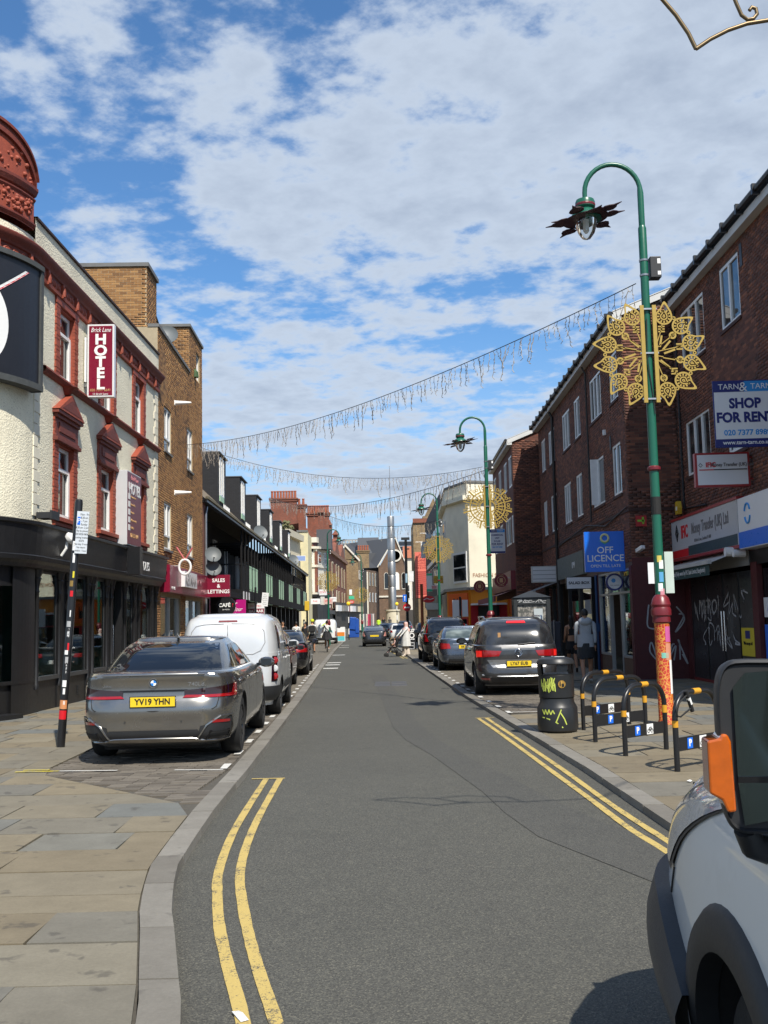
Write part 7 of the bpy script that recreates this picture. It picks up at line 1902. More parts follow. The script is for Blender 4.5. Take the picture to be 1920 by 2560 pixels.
patch(ph, sh, 'tail_light', M('pale_red_lens', (.55,.25,.22),.15, coat=1),((.64,.72),(.96,.72),(.94,1.0),(.76,1.0)),5,5,.012); plate(ph, sh, .75, '', .6,.12); grid(lambda a, z: sh.rear(a, z, .008), [(-.6,.26),(.6,.26),(.6,.36),(-.6,.36)],8,3).build('diffuser', plastic_d, ph)
grid(lambda a, z: hs.rear(a, z, .03), [(-.7,1.13),(.7,1.13),(.68,1.17),(-.68,1.17)],8,2).build('spoiler', plastic_b, ph); q = MB(); q.tube([(0,1.7,1.45),(0,1.75,1.62)],.008,5); q.build('antenna', plastic_d, ph)
# --- white van farther left
wv, sh, hs = car('white_van', 'tall white van with lime and teal stripes parked far on the left', (-4.95,84.0, PZ), R(1.6), carpaint('van_white', (.74,.75,.74),.0,.35,.03),
    [(.28,.1,4.7,.85),(.5,.0,4.9,.95),(.9,.0,4.9,.97),(1.1,.02,4.4,.96)], [(1.06,.02,4.3,.955),(1.4,.06,3.9,.94),(1.75,.12,3.5,.89),(1.9,.25,3.3,.8)],
    axles=(.95,3.95), r=.33, half=.96, sidew=[[(2.9,1.2),(4.0,1.2),(3.6,1.65),(2.95,1.65)]], mir=(3.7,1.3, plastic_d), frontw=[(-.7,1.15),(.7,1.15),(.6,1.6),(-.6,1.6)])
wv['category'] = 'van'
patch(wv, sh, 'tail_light', red_lens, ((.84,.62),(1.02,.62),(1.02,1.0),(.86,1.0)),4,5,.012); grid(lambda a, z: sh.rear(a, z, .03), [(-1.1,.3),(1.1,.3),(1.1,.5),(-1.1,.5)],12,3).build('bumper', plastic_d, wv); plate(wv, sh, .62, '')
for a0, z0, a1, z1, mm in ((-.25,1.45,.15,1.75, M('lime_stripe', (.55,.75,.02),.4)),(.1,1.2,.6,.9, M('teal_stripe', (.1,.5,.55),.4)),(.05,1.3,.6,1.0, M('teal_stripe', (.1,.5,.55),.4))):
    q = MB(); f = lambda a, z: hs.rear(a, z, .012) if z > 1.08 else sh.rear(a, z, .012); P = [(a0 + (a1 - a0) * k / 8, z0 + (z1 - z0) * k / 8) for k in range(9)]
    for k in range(8): q.quad(f(P[k][0], P[k][1] - .04), f(P[k + 1][0], P[k + 1][1] - .04), f(P[k + 1][0], P[k + 1][1] + .04), f(P[k][0], P[k][1] + .04))
    q.build('stripe', mm, wv, fix=True)
line(wv, sh, 'door_gap', rubber, [(0,.5),(0,1.08)],.008,0); q = MB(); q.box(-.7,.7,.4,.5,1.9,2.0); q.box(-.7,.7,2.4,2.5,1.9,2.0); q.build('roof_bars', steel, wv)
# --- small far cars
def small(name, label, loc, rz, paint):
    t, sh, hs = car(name, label, loc, rz, paint, [(.22,.12,3.9,.78),(.36,.02,4.1,.86),(.6,.0,4.15,.88),(.9,.03,4.0,.87),(1.0,.06,3.3,.84)], [(.97,.1,3.4,.82),(1.15,.2,3.05,.76),(1.4,.45,2.6,.68),(1.5,.7,2.3,.58)],
        axles=(.7,3.3), r=.31, half=.87, rearw=[(-.66,1.02),(.66,1.02),(.55,1.4),(-.55,1.4)], sidew=[[(.8,1.03),(2.0,1.02),(2.0,1.42),(1.0,1.42)], [(2.08,1.02),(3.0,1.0),(2.5,1.4),(2.08,1.42)]])
    patch(t, sh, 'tail_light', red_lens, ((.62,.78),(1.0,.76),(1.0,.98),(.66,.96)),5,4); plate(t, sh, .62, '')
small('white_hatchback', 'white hatchback on the far right just beyond the woman with the pushchair', (1.15,92,.0), R(2), carpaint('van_white2', (.72,.73,.73),.0,.3,.03))
small('grey_hatchback', 'dark hatchback parked beyond the white hatchback far away', (2.1,118, gz(118)), R(2), pr_p)
small('black_hatchback', 'black hatchback half hidden behind the no-entry sign pole', (3.2,84, PZ), R(2), blackcar)
small('silver_hatchback', 'small silver car turning beyond the dark liftback', (-.5,108, gz(108)), R(-30), silver_p)
# ------------------------------------------------------------------ the van pulling out at the right edge
vx, vy = 1.87,-.65
vp = carpaint('silver_van_paint', (.80,.82,.80),.0,.33,.05)
nv = thing('near_van', 'silver van with dark bumper and orange mirror lens cut off by the right edge', 'van', (vx, vy, 0),0)
keys = [(.24,.2,5.02,.90),(.34,.06,5.22,.945),(.5,0,5.30,.965),(.66,0,5.30,.97),(.8,0,5.24,.97),(.92,0,5.15,.968),(1.02,0,5.0,.962),(1.12,0,4.75,.95),(1.22,0,4.3,.935)]
sh = Shell(keys, 3.4,7)
bo = loft(sh, .24,1.22,40, True, .06, N=140).build('body', [vp, rubber], None, .55, fix=True)
arches(bo, (.85,3.58),.405,.335,.97); bo.parent = nv
hk = [(1.18,.02,4.3,.93),(1.5,.06,3.75,.89),(1.9,.1,3.2,.84),(2.2,.2,2.8,.78),(2.3,.35,2.6,.68)]
hs = Shell(hk, 4,7); loft(hs, 1.18,2.3,14, True, .05).build('cabin', vp, nv, .6, fix=True)
for sg in (-1,1): grid(lambda a, z: hs.side(a, z, sg, .006), [(2.35,1.28),(3.75,1.26),(3.3,1.8),(2.4,1.85)],8,6).build('side_window', pane_d, nv)
f2 = Shell([(k[0],-k[2],-k[1], k[3]) for k in hk],7,4); grid(lambda a, z: (lambda p: (p[0],-p[1], p[2]))(f2.rear(a, z, .006)), [(-.75,1.28),(.75,1.28),(.62,1.85),(-.62,1.85)],12,8).build('windscreen', pane_d, nv)
q = MB(); q.box(-.66,.66,.2,4.9,.16,1.0); q.build('underbody', rubber, nv)
wheels(nv, (.85,3.58),.90,.33,.22, spokes=6, dark=True)
fs_ = Shell([(k[0],-k[2],-k[1], k[3]) for k in keys],7,3.4)
fr = lambda a, z, o=.006: (lambda p: (p[0],-p[1], p[2]))(fs_.rear(a, z, o))
# dark bumper wrapping the front corner back to the wheel
q = MB(); N = 60; M_ = 8; P = []
zlo, zhi = .27,.70
for i in range(N + 1):
    a = -1.86 + 3.72 * i / N
    e = abs(a) / 1.86
    zt_ = zhi - .20 * max(0,(e - .74) / .26)**1.3
    for j in range(M_ + 1):
        v = j / M_; bul = .085 * (.35 + .65 * math.sin(PI * min(.5, v * .9 + .05))) * (1 - .45 * max(0, v - .7) / .3)
        P.append(fr(a, zlo + (zt_ - zlo) * v, .004 + max(0, bul)))
    P.append(fr(a, zt_ + .005,-.12))
M_ += 1
k = M_ + 1
q.add(P, [(i * k + j, (i + 1) * k + j, (i + 1) * k + j + 1, i * k + j + 1) for i in range(N) for j in range(M_)]); q.build('front_bumper', M('van_bumper_plastic', (.028,.031,.036),.45, var=.15, sc=30, bump=.15, bsc=200), nv, .8)
# arch cladding
for sg in (-1,1):
    for ya in (.85,3.58):
        q = MB(); P = []
        for i in range(33):
            a = R(-20) + R(220) * i / 32
            for rr_, o in ((.40,-.05),(.40,.02),(.43,.03),(.50,.026),(.525,.006),(.53,-.002)):
                P.append(sh.side(ya + rr_ * math.cos(a), max(.245,.335 + rr_ * math.sin(a)), sg, o))
        q.add(P, [(i * 6 + j, (i + 1) * 6 + j, (i + 1) * 6 + j + 1, i * 6 + j + 1) for i in range(32) for j in range(5)]); q.build('arch_cladding', M('van_cladding_plastic', (.022,.023,.024),.55, var=.2, sc=25, dirt=.15), nv, .8)
for sg in (-1,1):
    hl = grid(lambda a, z: fr(sg * a, z, .012), [(1.02,.80),(1.36,.80),(1.66,1.14),(1.22,1.14)],10,8).build('headlight', clear_lens, nv, .7)
    grid(lambda a, z: fr(sg * a, z, .008), [(.98,.78),(1.40,.78),(1.70,1.16),(1.18,1.16)],10,8).build('headlight_seal', plastic_d, hl, .7)
grid(lambda a, z: fr(a, z, .01), [(-.75,.72),(.75,.72),(.75,.95),(-.75,.95)],12,4).build('grille', plastic_d, nv)
q = MB(); P = [fr(-1.42,.70,.002), fr(-1.43,.74,.002), fr(-1.44,.80,.002)]; q.tube(P, .004,5); q.build('panel_gap', rubber, nv)
# mirror
mi = MB()
mp_ = [(.088 * math.copysign(abs(math.cos(a))**.42, math.cos(a)),.208 * math.copysign(abs(math.sin(a))**.42, math.sin(a))) for a in [-2 * PI * i / 40 + .01 for i in range(40)]]
n_ = len(mp_); rings = []
for (yy, f) in ((-.068,.93),(-.076,.96),(-.07,.99),(-.05,1.0),(.0,.97),(.04,.87),(.07,.68),(.085,.4)): rings.append([(x * f, yy, z * f) for x, z in mp_])
mi.add([p for r_ in rings for p in r_], [(j * n_ + i, j * n_ + (i + 1) % n_, (j + 1) * n_ + (i + 1) % n_, (j + 1) * n_ + i) for j in range(7) for i in range(n_)] + [tuple(range(n_ - 1,-1,-1)), tuple(7 * n_ + i for i in range(n_))])
mloc = (.895 - vx, 2.62 - vy, 1.345)
mo = mi.build('mirror', plastic_d, nv, .7, loc=mloc, rot=(0,0, R(-8)), fix=True)
q = MB(); q.prism([(-.05,-.075),(.075,-.075),(.075,.15),(.05,.18),(-.02,.175),(-.05,.14)],.074,.078, MX); q.build('mirror_glass', M('mirror_silver', (.10,.13,.125),.06,1.0, var=.3, sc=3), mo)
q = MB(); q.prism([(-.04,-.185),(.065,-.165),(.072,-.085),(-.05,-.085)],.074,.078, MX); q.build('lower_mirror', M('mirror_silver', (.10,.13,.125),.06,1.0), mo)
q = MB(); q.box(-.05,.08,-.082,-.07,-.085,-.07); q.build('divider', plastic_b, mo)
q = MB(); q.prism([(-.118,-.11),(-.09,-.125),(-.078,-.155),(-.058,-.152),(-.062,.012),(-.07,.03),(-.085,.03),(-.088,.02),(-.118,.014)],-.01,.086, MX); q.build('indicator_lens', orange_lens, mo, bevel=.014, fix=True)
q = MB(); q.tube([(-.03,-.03,-.2),(-.01,0,-.245),(.06,.02,-.27),(.16,.05,-.25)], [.03,.035,.04,.045],10); q.build('mirror_arm', plastic_d, mo, .7)

# ------------------------------------------------------------------ green lamp posts
def teardrop(n=22, tip=1.75):
    P = []
    for i in range(n):
        a = 2 * PI * i / n; r = 1.0
        x, y = math.cos(a), math.sin(a)
        if x > 0: x = x * (1 + (tip - 1) * (abs(math.cos(a))**3)); y = y * (1 - .35 * abs(math.cos(a))**2) + .35 * max(0, x - .8)
        P.append((x, y))
    return P
TD = teardrop()
def contour_band(q, c, ang, s0, s1, flip=1):
    ca, sa = math.cos(ang), math.sin(ang); n = len(TD)
    f = lambda p, s: (c[0] + (p[0] * ca - p[1] * flip * sa) * s, 0, c[1] + (p[0] * sa + p[1] * flip * ca) * s)
    for i in range(n):
        q.quad(f(TD[i], s1), f(TD[(i + 1) % n], s1), f(TD[(i + 1) % n], s0), f(TD[i], s0))
def ringf(q, c, r0, r1, n=18):
    for i in range(n):
        a, b = 2 * PI * i / n, 2 * PI * (i + 1) / n
        q.quad((c[0] + r1 * math.cos(a),0, c[1] + r1 * math.sin(a)),(c[0] + r1 * math.cos(b),0, c[1] + r1 * math.sin(b)),(c[0] + r0 * math.cos(b),0, c[1] + r0 * math.sin(b)),(c[0] + r0 * math.cos(a),0, c[1] + r0 * math.sin(a)))
def barf(q, a, b, w):
    dx, dz = b[0] - a[0], b[1] - a[1]; L = math.hypot(dx, dz); ox, oz = -dz / L * w / 2, dx / L * w / 2
    q.quad((a[0] - ox, 0, a[1] - oz),(b[0] - ox, 0, b[1] - oz),(b[0] + ox, 0, b[1] + oz),(a[0] + ox, 0, a[1] + oz))
def solid(o, th=.012):
    m = o.modifiers.new('s', 'SOLIDIFY'); m.thickness = th; m.offset = 0
def mandala(parent, zc, y, kind, Rr=.8):
    for sg in (-1,1):
        q = MB(); q.box(sg * .085 - .02 if sg > 0 else -.125, sg * .085 + .04 if sg > 0 else -.065, y - .02, y + .02, zc - Rr * .96, zc + Rr * .96); q.build('support_strap', gold, parent)
        if kind == 'leaf':
            for k in range(6):
                a = R(-75 + 30 * k); ang = a if sg > 0 else PI - a
                c = (sg * .10 + Rr * .70 * math.cos(ang), zc + Rr * .76 * math.sin(ang)); q = MB(); fl = 1 if k % 2 else -1
                s = .136
                contour_band(q, c, ang, s * .80, s, fl); contour_band(q, c, ang, s * .68, s * .76, fl) if False else None
                contour_band(q, c, ang, s * .30, s * .44, fl); contour_band(q, c, ang, s * .05, s * .16, fl)
                for j in range(12):
                    b = 2 * PI * j / 12; barf(q, (c[0] + s * .52 * math.cos(b), c[1] + s * .52 * math.sin(b)),(c[0] + s * .82 * math.cos(b), c[1] + s * .82 * math.sin(b)),.022)
                o = q.build('leaf', gold, parent, loc=(0, y, 0)); solid(o)
                q = MB(); c2 = (sg * .10 + Rr * .47 * math.cos(ang), zc + Rr * .5 * math.sin(ang)); ringf(q, c2,.03,.058) if k % 2 == 0 else [barf(q, (c2[0] - .05, c2[1] + d),(c2[0] + .05, c2[1] + d),.022) for d in (-.04,0,.04)]
                ringf(q, c2,.0,.016,8); barf(q, c2,(c[0] - s * math.cos(ang), c[1] - s * math.sin(ang)),.016); barf(q, c2,(sg * .1, zc + (c2[1] - zc) * .3),.014)
                o = q.build('rosette', gold, parent, loc=(0, y, 0)); solid(o)
            for k in range(5):
                a = R(-60 + 30 * k); ang = a if sg > 0 else PI - a
                q = MB(); barf(q, (sg * .1 + .12 * math.cos(ang), zc + .12 * math.sin(ang)),(sg * .1 + .30 * math.cos(ang + .2), zc + .30 * math.sin(ang + .2)),.03); o = q.build('spoke', gold, parent, loc=(0, y, 0)); solid(o)
                q = MB(); a2 = R(-75 + 30 * k + 15 + 0); ang2 = a2 if sg > 0 else PI - a2; ringf(q, (sg * .10 + Rr * .74 * math.cos(ang2), zc + Rr * .80 * math.sin(ang2)),.014,.03,10); o = q.build('link_ring', gold, parent, loc=(0, y, 0)); solid(o)
        else:
            q = MB()
            for r0, r1 in ((.62,.68),(.52,.545),(.36,.40),(.2,.25)):
                n = 20
                for i in range(n):
                    a, b = -PI / 2 + PI * i / n, -PI / 2 + PI * (i + 1) / n
                    f = lambda r, t: (sg * (.09 + r * Rr * math.cos(t)),0, zc + r * Rr * math.sin(t)); q.quad(f(r1, a), f(r1, b), f(r0, b), f(r0, a))
            for i in range(11):
                a = -PI / 2 + PI * (i + .5) / 11; f = lambda r, t: (sg * (.09 + r * Rr * math.cos(t)), zc + r * Rr * math.sin(t)); barf(q, f(.25, a), f(.36, a),.03); barf(q, f(.40, a), f(.52, a),.05); barf(q, f(.54, a), f(.62, a),.03)
            o = q.build('ring_plate', gold, parent, loc=(0, y, 0)); solid(o)
            for i in range(6):
                a = R(-75 + 30 * i); q = MB(); f = lambda r, t: (sg * (.09 + r * Rr * math.cos(t)), zc + r * Rr * math.sin(t))
                barf(q, f(.66, a), f(.98, a),.035 if i % 2 else .06); ringf(q, f(.80, a + .18),.03,.055,12); ringf(q, f(.92, a + .12),.018,.035,10); barf(q, f(.68, a + .18), f(.78, a + .18),.02); ringf(q, f(.80, a - .18),.03,.055,12)
                o = q.build('ray', gold, parent, loc=(0, y, 0)); solid(o)
pattern_m = None
def pattern(name, a, b, c, sc):
    mt, nt, bs_ = newmat(name); T = NT(nt); co = T.coord()
    vo = T.n('ShaderNodeTexVoronoi', feature='DISTANCE_TO_EDGE'); vo.inputs['Scale'].default_value = sc; T.l(co, vo.inputs[0])
    v2 = T.n('ShaderNodeTexVoronoi', feature='F1'); v2.inputs['Scale'].default_value = sc * 2.1; T.l(co, v2.inputs[0])
    c1 = T.mix(T.ramp(vo.outputs[0], [(.05,(1,1,1)),(.09,(0,0,0))]), a, b)
    c2 = T.mix(T.ramp(v2.outputs[0], [(.22,(1,1,1)),(.28,(0,0,0))]), c1, b)
    T.l(T.mix(T.noise(co, 3,3), c2, T.mix(.4, c2, c), 'MIX'), bs_.inputs['Base Color']); bs_.inputs['Roughness'].default_value = .5
    return mt
pat_red = pattern('red_yellow_pattern', (.42,.022,.012),(.62,.33,.05),(.5,.05,.015),19)
pat_green = pattern('green_yellow_pattern', (.25,.30,.04),(.5,.5,.2),(.1,.2,.05),14)
glassb = glass_clear('lamp_bowl_glass', (.88,.9,.9),1.3)
def lamp(label, loc, side=-1, base_m=None, mand=None, lean=.0, box=True, zc=5.7):
    t = thing('street_lamp', label, 'street lamp', loc, 0, 'green swan neck street lamps')
    q = MB(); q.lathe([(.13,0),(.125,.04),(.112,.06),(.112,1.50)],20); q.build('base_column', base_m or green_pole, t, .6)
    q = MB(); q.lathe([(.112,1.5),(.135,1.52),(.13,1.6),(.15,1.62),(.15,1.70),(.135,1.74),(.148,1.78),(.12,1.88),(.075,1.93)],20); q.build('base_collar', maroon, t, .5)
    q = MB(); q.lathe([(.075,1.9),(.068,4),(.064,6.5),(.064,7.68),(.05,7.72)],18); q.build('pole', green_pole, t, .5)
    q = MB(); q.lathe([(.07,3.82),(.10,3.84),(.10,3.88),(.07,3.9)],18); q.build('red_ring', maroon, t, .5)
    P = [(0,0,7.6),(0,0,8.25)] + [(side * .44 * (1 - math.cos(a)),0,8.28 + .46 * math.sin(a)) for a in [PI * k / 16 for k in range(1,17)]] + [(side * .88,0,8.15)]
    q = MB(); q.tube(P, [.05] * 2 + [.038] * 17,12); q.build('swan_neck', green_pole, t, .7)
    C = Matrix.Translation((side * .88,0,0)); q = MB(); q.lathe([(.03,8.18),(.14,8.16),(.155,8.12),(.155,8.04),(.12,8.01),(.14,7.99),(.20,7.95),(.24,7.88),(.25,7.84)],22, M=C); hd = q.build('lantern_head', green_pole, t, .5)
    q = MB(); q.lathe([(.157,8.09),(.16,8.07),(.157,8.05)],22, M=C); q.build('band', maroon, hd)
    q = MB(); q.lathe([(.18,7.86),(.17,7.75),(.13,7.62),(.06,7.53),(.0,7.51)],22, M=C); q.build('glass_bowl', glassb, hd, .8)
    q = MB(); q.lathe([(.05,7.85),(.05,7.66),(.02,7.62)],10, M=C); q.build('bulb', white_t, hd)
    pc_ = C @ Matrix.Translation((0,0,7.85)) @ Matrix.Rotation(R(-8),4, 'Y'); q = MB(); q.lathe([(.18,-.005),(.36,-.005),(.36,.005),(.18,.005),(.18,-.005)],24, M=pc_); q.build('petal_ring', M('dark_maroon_sheet', (.035,.008,.012),.5, var=.2), hd)
    for i in range(9):
        a = 2 * PI * i / 9; q = MB(); pts = [(.33,-.05),(.36,-.11),(.42,-.125),(.48,-.085),(.53,-.03),(.64,.01),(.54,.04),(.5,.095),(.43,.125),(.36,.1),(.33,.04)]
        q.prism(pts, -.006,.006, C @ Matrix.Translation((0,0,7.85)) @ Matrix.Rotation(R(-8),4, 'Y') @ Matrix.Rotation(a, 4, 'Z') @ Matrix.Rotation(R(4 if i % 2 else -4),4, 'Y')); q.build('petal', M('dark_maroon_sheet', (.035,.008,.012),.5, var=.2), hd)
    if box:
        q = MB(); q.box(.08,.25,-.08,.1,6.86,7.2); bx_ = q.build('control_box', plastic_d, t, bevel=.01); q = MB(); q.box(.19,.24,-.085,-.08,7.08,7.16); q.build('label_plate', white_t, bx_); q = MB(); q.box(.19,.24,-.085,-.08,6.90,6.96); q.build('label_plate', white_t, bx_)
        for z in (6.9,7.14): q = MB(); q.lathe([(.072, z),(.075, z + .03)],14); q.build('clamp', steel, t)
    if mand:
        mandala(t, zc, -.09, mand)
        for z in (zc - .72, zc, zc + .7): q = MB(); q.lathe([(.071, z),(.074, z + .03)],14); q.box(-.14,.14,-.1,-.075, z, z + .025); q.build('clamp', steel, t)
    return t
L1 = lamp('nearest green swan neck lamp with red patterned base and gold leaf ornament', (4.16,15.82, PZ),-1, pat_red, 'leaf', zc=5.64)
for z0, z1, a0, mm in ((2.42,2.52,-100, M('sticker_yellow', (.6,.5,.1),.5)),(2.32,2.45,-80, white_t),(2.12,2.27,-85, M('sticker_blue', (.1,.35,.6),.5)),(1.98,2.1,-100, white_t),(1.92,2.02,-80, M('sticker_pink', (.6,.25,.3),.5)),(1.22,1.45,-60, M('sticker_magenta', (.55,.1,.3),.5)),(.95,1.2,-62, M('sticker_peach', (.6,.25,.15),.5)),(.45,.95,-35, white_t),(.98,1.06,-95, M('sticker_mint', (.2,.5,.4),.5))):
    q = MB(); rr_ = .0785 if z0 > 1.9 else .1145; q.lathe([(rr_, z0),(rr_, z1)],5, a0=R(a0 - 22), a1=R(a0 + 30)); q.build('sticker', mm, L1)
q = MB(); q.lathe([(.076,3.15),(.077,3.42)],14); q.build('black_tape', rubber, L1)
q = MB(); q.box(.09,.22,.0,.02,1.95,2.58); q.build('notice_plate', M('pale_green_plate', (.5,.58,.52),.5), L1); q = MB(); q.box(-.17,-.08,-.01,.01,2.1,2.42); q.build('paper_notice', white_sign, L1)
q = MB(); q.tube([(-.02,-.075,6.2),(-.04,-.08,5.6),(.02,-.08,5.0),(.04,-.075,4.7)],.007,5); q.build('loose_cable', wire_m, L1)
lamp('second green swan neck lamp on the right with gold sun ornament and rent board behind', (3.62,36.2, PZ),-1, pat_green, 'sun', zc=5.55)
lamp('third green swan neck lamp on the right in front of the mural house', (2.97,57.9, PZ),-1, M('orange_post_paint', (.5,.12,.03),.5, var=.3), 'sun', zc=5.6)
lamp('far green swan neck lamp on the left beside the white van', (-4.36,79.0, PZ),1, None, 'sun', zc=4.8)
lamp('farthest green swan neck lamp on the left before the stock brick house', (-2.5,108.0, gz(108)),-1, None, 'leaf', zc=4.5)

# ------------------------------------------------------------------ strings of icicle lights
rr = random.Random(21)
strand_me = []
for v in range(7):
    q = MB(); z = 0; x = 0; n = rr.randint(3,7); P = [(0,0,0)]
    for k in range(n):
        x += rr.uniform(-.03,.03); z -= rr.uniform(.05,.085); P.append((x, rr.uniform(-.015,.015), z))
        q.tube([P[-1],(x + rr.choice((-1,1)) * rr.uniform(.02,.05),0, z - rr.uniform(.015,.05))],.0055,4, caps=False)
    q.tube(P, .006,4, caps=False); me = q.mesh('icicle_strand'); me.materials.append(bulb_m); strand_me.append(me)
def light_string(label, a, b, sag, n, scl=1.0, r=.008):
    t = thing('icicle_light_string', label, 'string lights', a, 0, 'icicle light strings over the street'); a = Vector(a); b = Vector(b); P = []
    for i in range(41):
        u = i / 40; P.append((b - a) * u + Vector((0,0,-4 * sag * u * (1 - u))))
    q = MB(); q.tube(P, r, 5); q.build('cable', wire_m, t)
    az = math.atan2((b - a).y, (b - a).x)
    for i in range(n):
        u = (i + rr.uniform(.1,.9)) / n; p = (b - a) * u + Vector((0,0,-4 * sag * u * (1 - u)))
        o = obj('icicle_strand', rr.choice(strand_me), None, t, p, (rr.uniform(-.2,.2),0, az + rr.choice((0, PI)))); s = scl * rr.uniform(.7,1.25); o.scale = (s, s, s * rr.uniform(.7,1.35))
light_string('nearest string of icicle lights from the near green lamp to the brown block', (4.02,15.82,6.85),(-6.95,36.2,8.05),.55,160)
light_string('second string of icicle lights from the brown block to the second green lamp', (3.5,36.2,7.03),(-6.98,39.4,8.5),.75,130)
light_string('third string of icicle lights from the second green lamp to the far terrace roof', (3.55,36.2,6.9),(-9.3,84,12.0),1.0,140,1.5,.012)
light_string('farthest string of icicle lights between the two far lamps', (2.9,57.9,7.25),(-4.3,79,9.9),.55,70,1.5,.014)

# ------------------------------------------------------------------ gold scroll of an overhead ornament near the camera
gs = thing('scroll_ornament', 'bronze scrollwork of an overhead ornament in the top right corner', 'ornament', (1.96,6,5.09))
bronze = M('bronze_tube', (.16,.115,.06),.4,.6, var=.2, sc=12)
def sc_(pts, r, nm): q = MB(); q.tube([(x - 1.96,0, z - 5.09) for x, z in pts], r, 10); q.build(nm, bronze, gs, .8)
sc_([(1.55,5.62),(1.66,5.53),(1.76,5.43),(1.85,5.31),(1.92,5.19),(1.96,5.09)],.013, 'outer_bar')
sc_([(1.96,5.09),(2.05,5.15),(2.16,5.205),(2.28,5.245),(2.42,5.265),(2.6,5.25),(2.8,5.19)],.013, 'lower_bar')
sc_([(2.14,5.62),(2.19,5.48),(2.225,5.37),(2.25,5.30),(2.285,5.27),(2.32,5.275),(2.345,5.305),(2.34,5.34),(2.315,5.35),(2.30,5.33)],.012, 'curl')
sc_([(1.55,5.62),(1.9,5.75),(2.14,5.62),(2.5,5.8),(2.8,5.6),(2.8,5.19)],.012, 'upper_bar')
sc_([(2.8,5.19),(3.6,5.4),(4.2,6.2)],.013, 'stay')

# ------------------------------------------------------------------ sign posts
pt = thing('parking_sign_post', 'leaning black sign post covered in stickers with a parking plate', 'sign post', (-4.5,14.5, PZ - .02),0)
pt.rotation_euler = (R(0), R(3.7),0)
q = MB(); q.lathe([(.055,0),(.055,3.4),(.045,3.44),(0,3.45)],18); q.build('post', blackm, pt, .5)
q = MB(); q.box(-.0,.165,-.075,-.065,2.68,3.27); pl_ = q.build('parking_plate', M('plate_white', (.6,.64,.68),.4, var=.05), pt); pl_.rotation_euler = (0,0, R(8)); q = MB(); q.box(.012,.05,-.079,-.075,3.08,3.19); q.build('blue_square', blue_sign, pl_); text('P', .09, white_t, pl_, (.031,-.081,3.135), ext=.001)
for i, tx in enumerate(('Mon - Fri', '8.30 am', '- 7 pm', 'Sunday', '8.30 am- 2 pm', 'Pay by phone', '020 8528 0836', 'quoting location', '60276', 'Max stay 3 hours', 'No return', 'within 1 hour')): text(tx, .038 if i > 3 else .042, black_t, pl_, (.105 if i < 4 else .083,-.077,3.225 - i * .046), ext=.0005, sx=.75)
st_c = [(2.3,.13, white_t),(2.13,.13, white_t),(1.92,.09, M('sticker_yellow2', (.7,.6,.03),.5)),(1.8,.08, M('sticker_gold', (.25,.16,.04),.5)),(1.66,.08, red_txt),(1.38,.09, white_t),(1.24,.08, M('sticker_grey', (.4,.4,.4),.5)),(1.1,.12, two_tone('sticker_bw', (.6,.6,.6),(.03,.03,.03),30)),(.92,.1, red_txt),(.86,.06, white_t),(.74,.09, M('sticker_grey', (.4,.4,.4),.5)),(.6,.16, two_tone('sticker_bw', (.6,.6,.6),(.03,.03,.03),30)),(.42,.09, white_t),(.32,.08, white_t),(.18,.05, white_t)]
for i, (z, h, mm) in enumerate(st_c):
    q = MB(); z += .42; q.lathe([(.0565, z),(.0565, z + h)],6, a0=R(-120 + 17 * (i % 3)), a1=R(-62 - 9 * (i % 2))); q.build('sticker', mm, pt)
for i, (z, mm) in enumerate(((.44, M('sticker_orange', (.6,.25,.1),.5)),(.30, red_txt))): q = MB(); z += .1; q.lathe([(.0568, z),(.0568, z + .12)],8, a0=R(-150), a1=R(-30)); q.build('sticker', mm, pt)
q = MB(); q.lathe([(.075,.0),(.075,.012),(.055,.02)],16); q.build('base_plate', rubber, pt)
def signpost(label, loc, h, name='sign_post', r=.045, mat=None):
    t = thing(name, label, 'sign post', loc); q = MB(); q.lathe([(r, 0),(r, h),(0, h + .01)],14); q.build('post', mat or blackm, t, .5); return t
p2 = signpost('far black post with a tilted white parking plate before the magenta sign', (-6.0,48, PZ),3.35)
q = MB(); q.box(.0,.3,-.06,-.05,2.5,3.12); o = q.build('parking_plate', white_sign, p2); o.rotation_euler = (0, R(6),0); 
for i in range(6): text('Pay by phone'[: 8 + i % 4],.06, black_t, o, (.15,-.062,3.02 - i * .085), ext=.0005, sx=.8)
p3 = signpost('black post with a yellow box beside the end of the black terrace', (-5.45,72, PZ),3.2, r=.07)
q = MB(); q.box(-.16,.16,-.12,.1,2.55,3.2); q.build('yellow_box', M('alarm_yellow', (.62,.40,.03),.45), p3, bevel=.02)
p4 = signpost('tall black camera pole carrying a no-entry sign and a blue arrow sign', (1.62,80, PZ),8.1, 'traffic_sign_pole', .1)
q = MB(); q.lathe([(.001,-.02),(.30,-.02),(.30,.02),(.001,.02)],32, M=Matrix.Translation((-.02,-.14,2.72)) @ Matrix.Rotation(R(90),4, 'X')); ne = q.build('no_entry_disc', M('sign_red', (.55,.012,.02),.35, var=.04), p4,.6); q = MB(); q.box(-.22,.18,-.165,-.155,2.665,2.775); q.build('white_bar', white_t, ne)
q = MB(); q.box(-.33,-.03,-.14,-.12,3.15,3.7); ar = q.build('arrow_plate', blue_sign, p4); q = MB(); q.prism([(-.2,3.22),(-.15,3.22),(-.15,3.5),(-.10,3.5),(-.175,3.62),(-.25,3.5),(-.2,3.5)],.145,.15, MX); q.build('arrow', white_t, ar)
q = MB(); q.box(-.35,.3,-.1,.1,7.9,8.1); q.tube([(.0,0,7.2),(.25,-.1,7.2)],.05,8); q.build('camera_head', plastic_d, p4); q = MB(); q.tube([(-.02,-.12,4.6),(-.02,-.12,5.3)],.09,10); q.build('loudhailer', M('pale_blue_cloth', (.3,.45,.55),.6), p4)
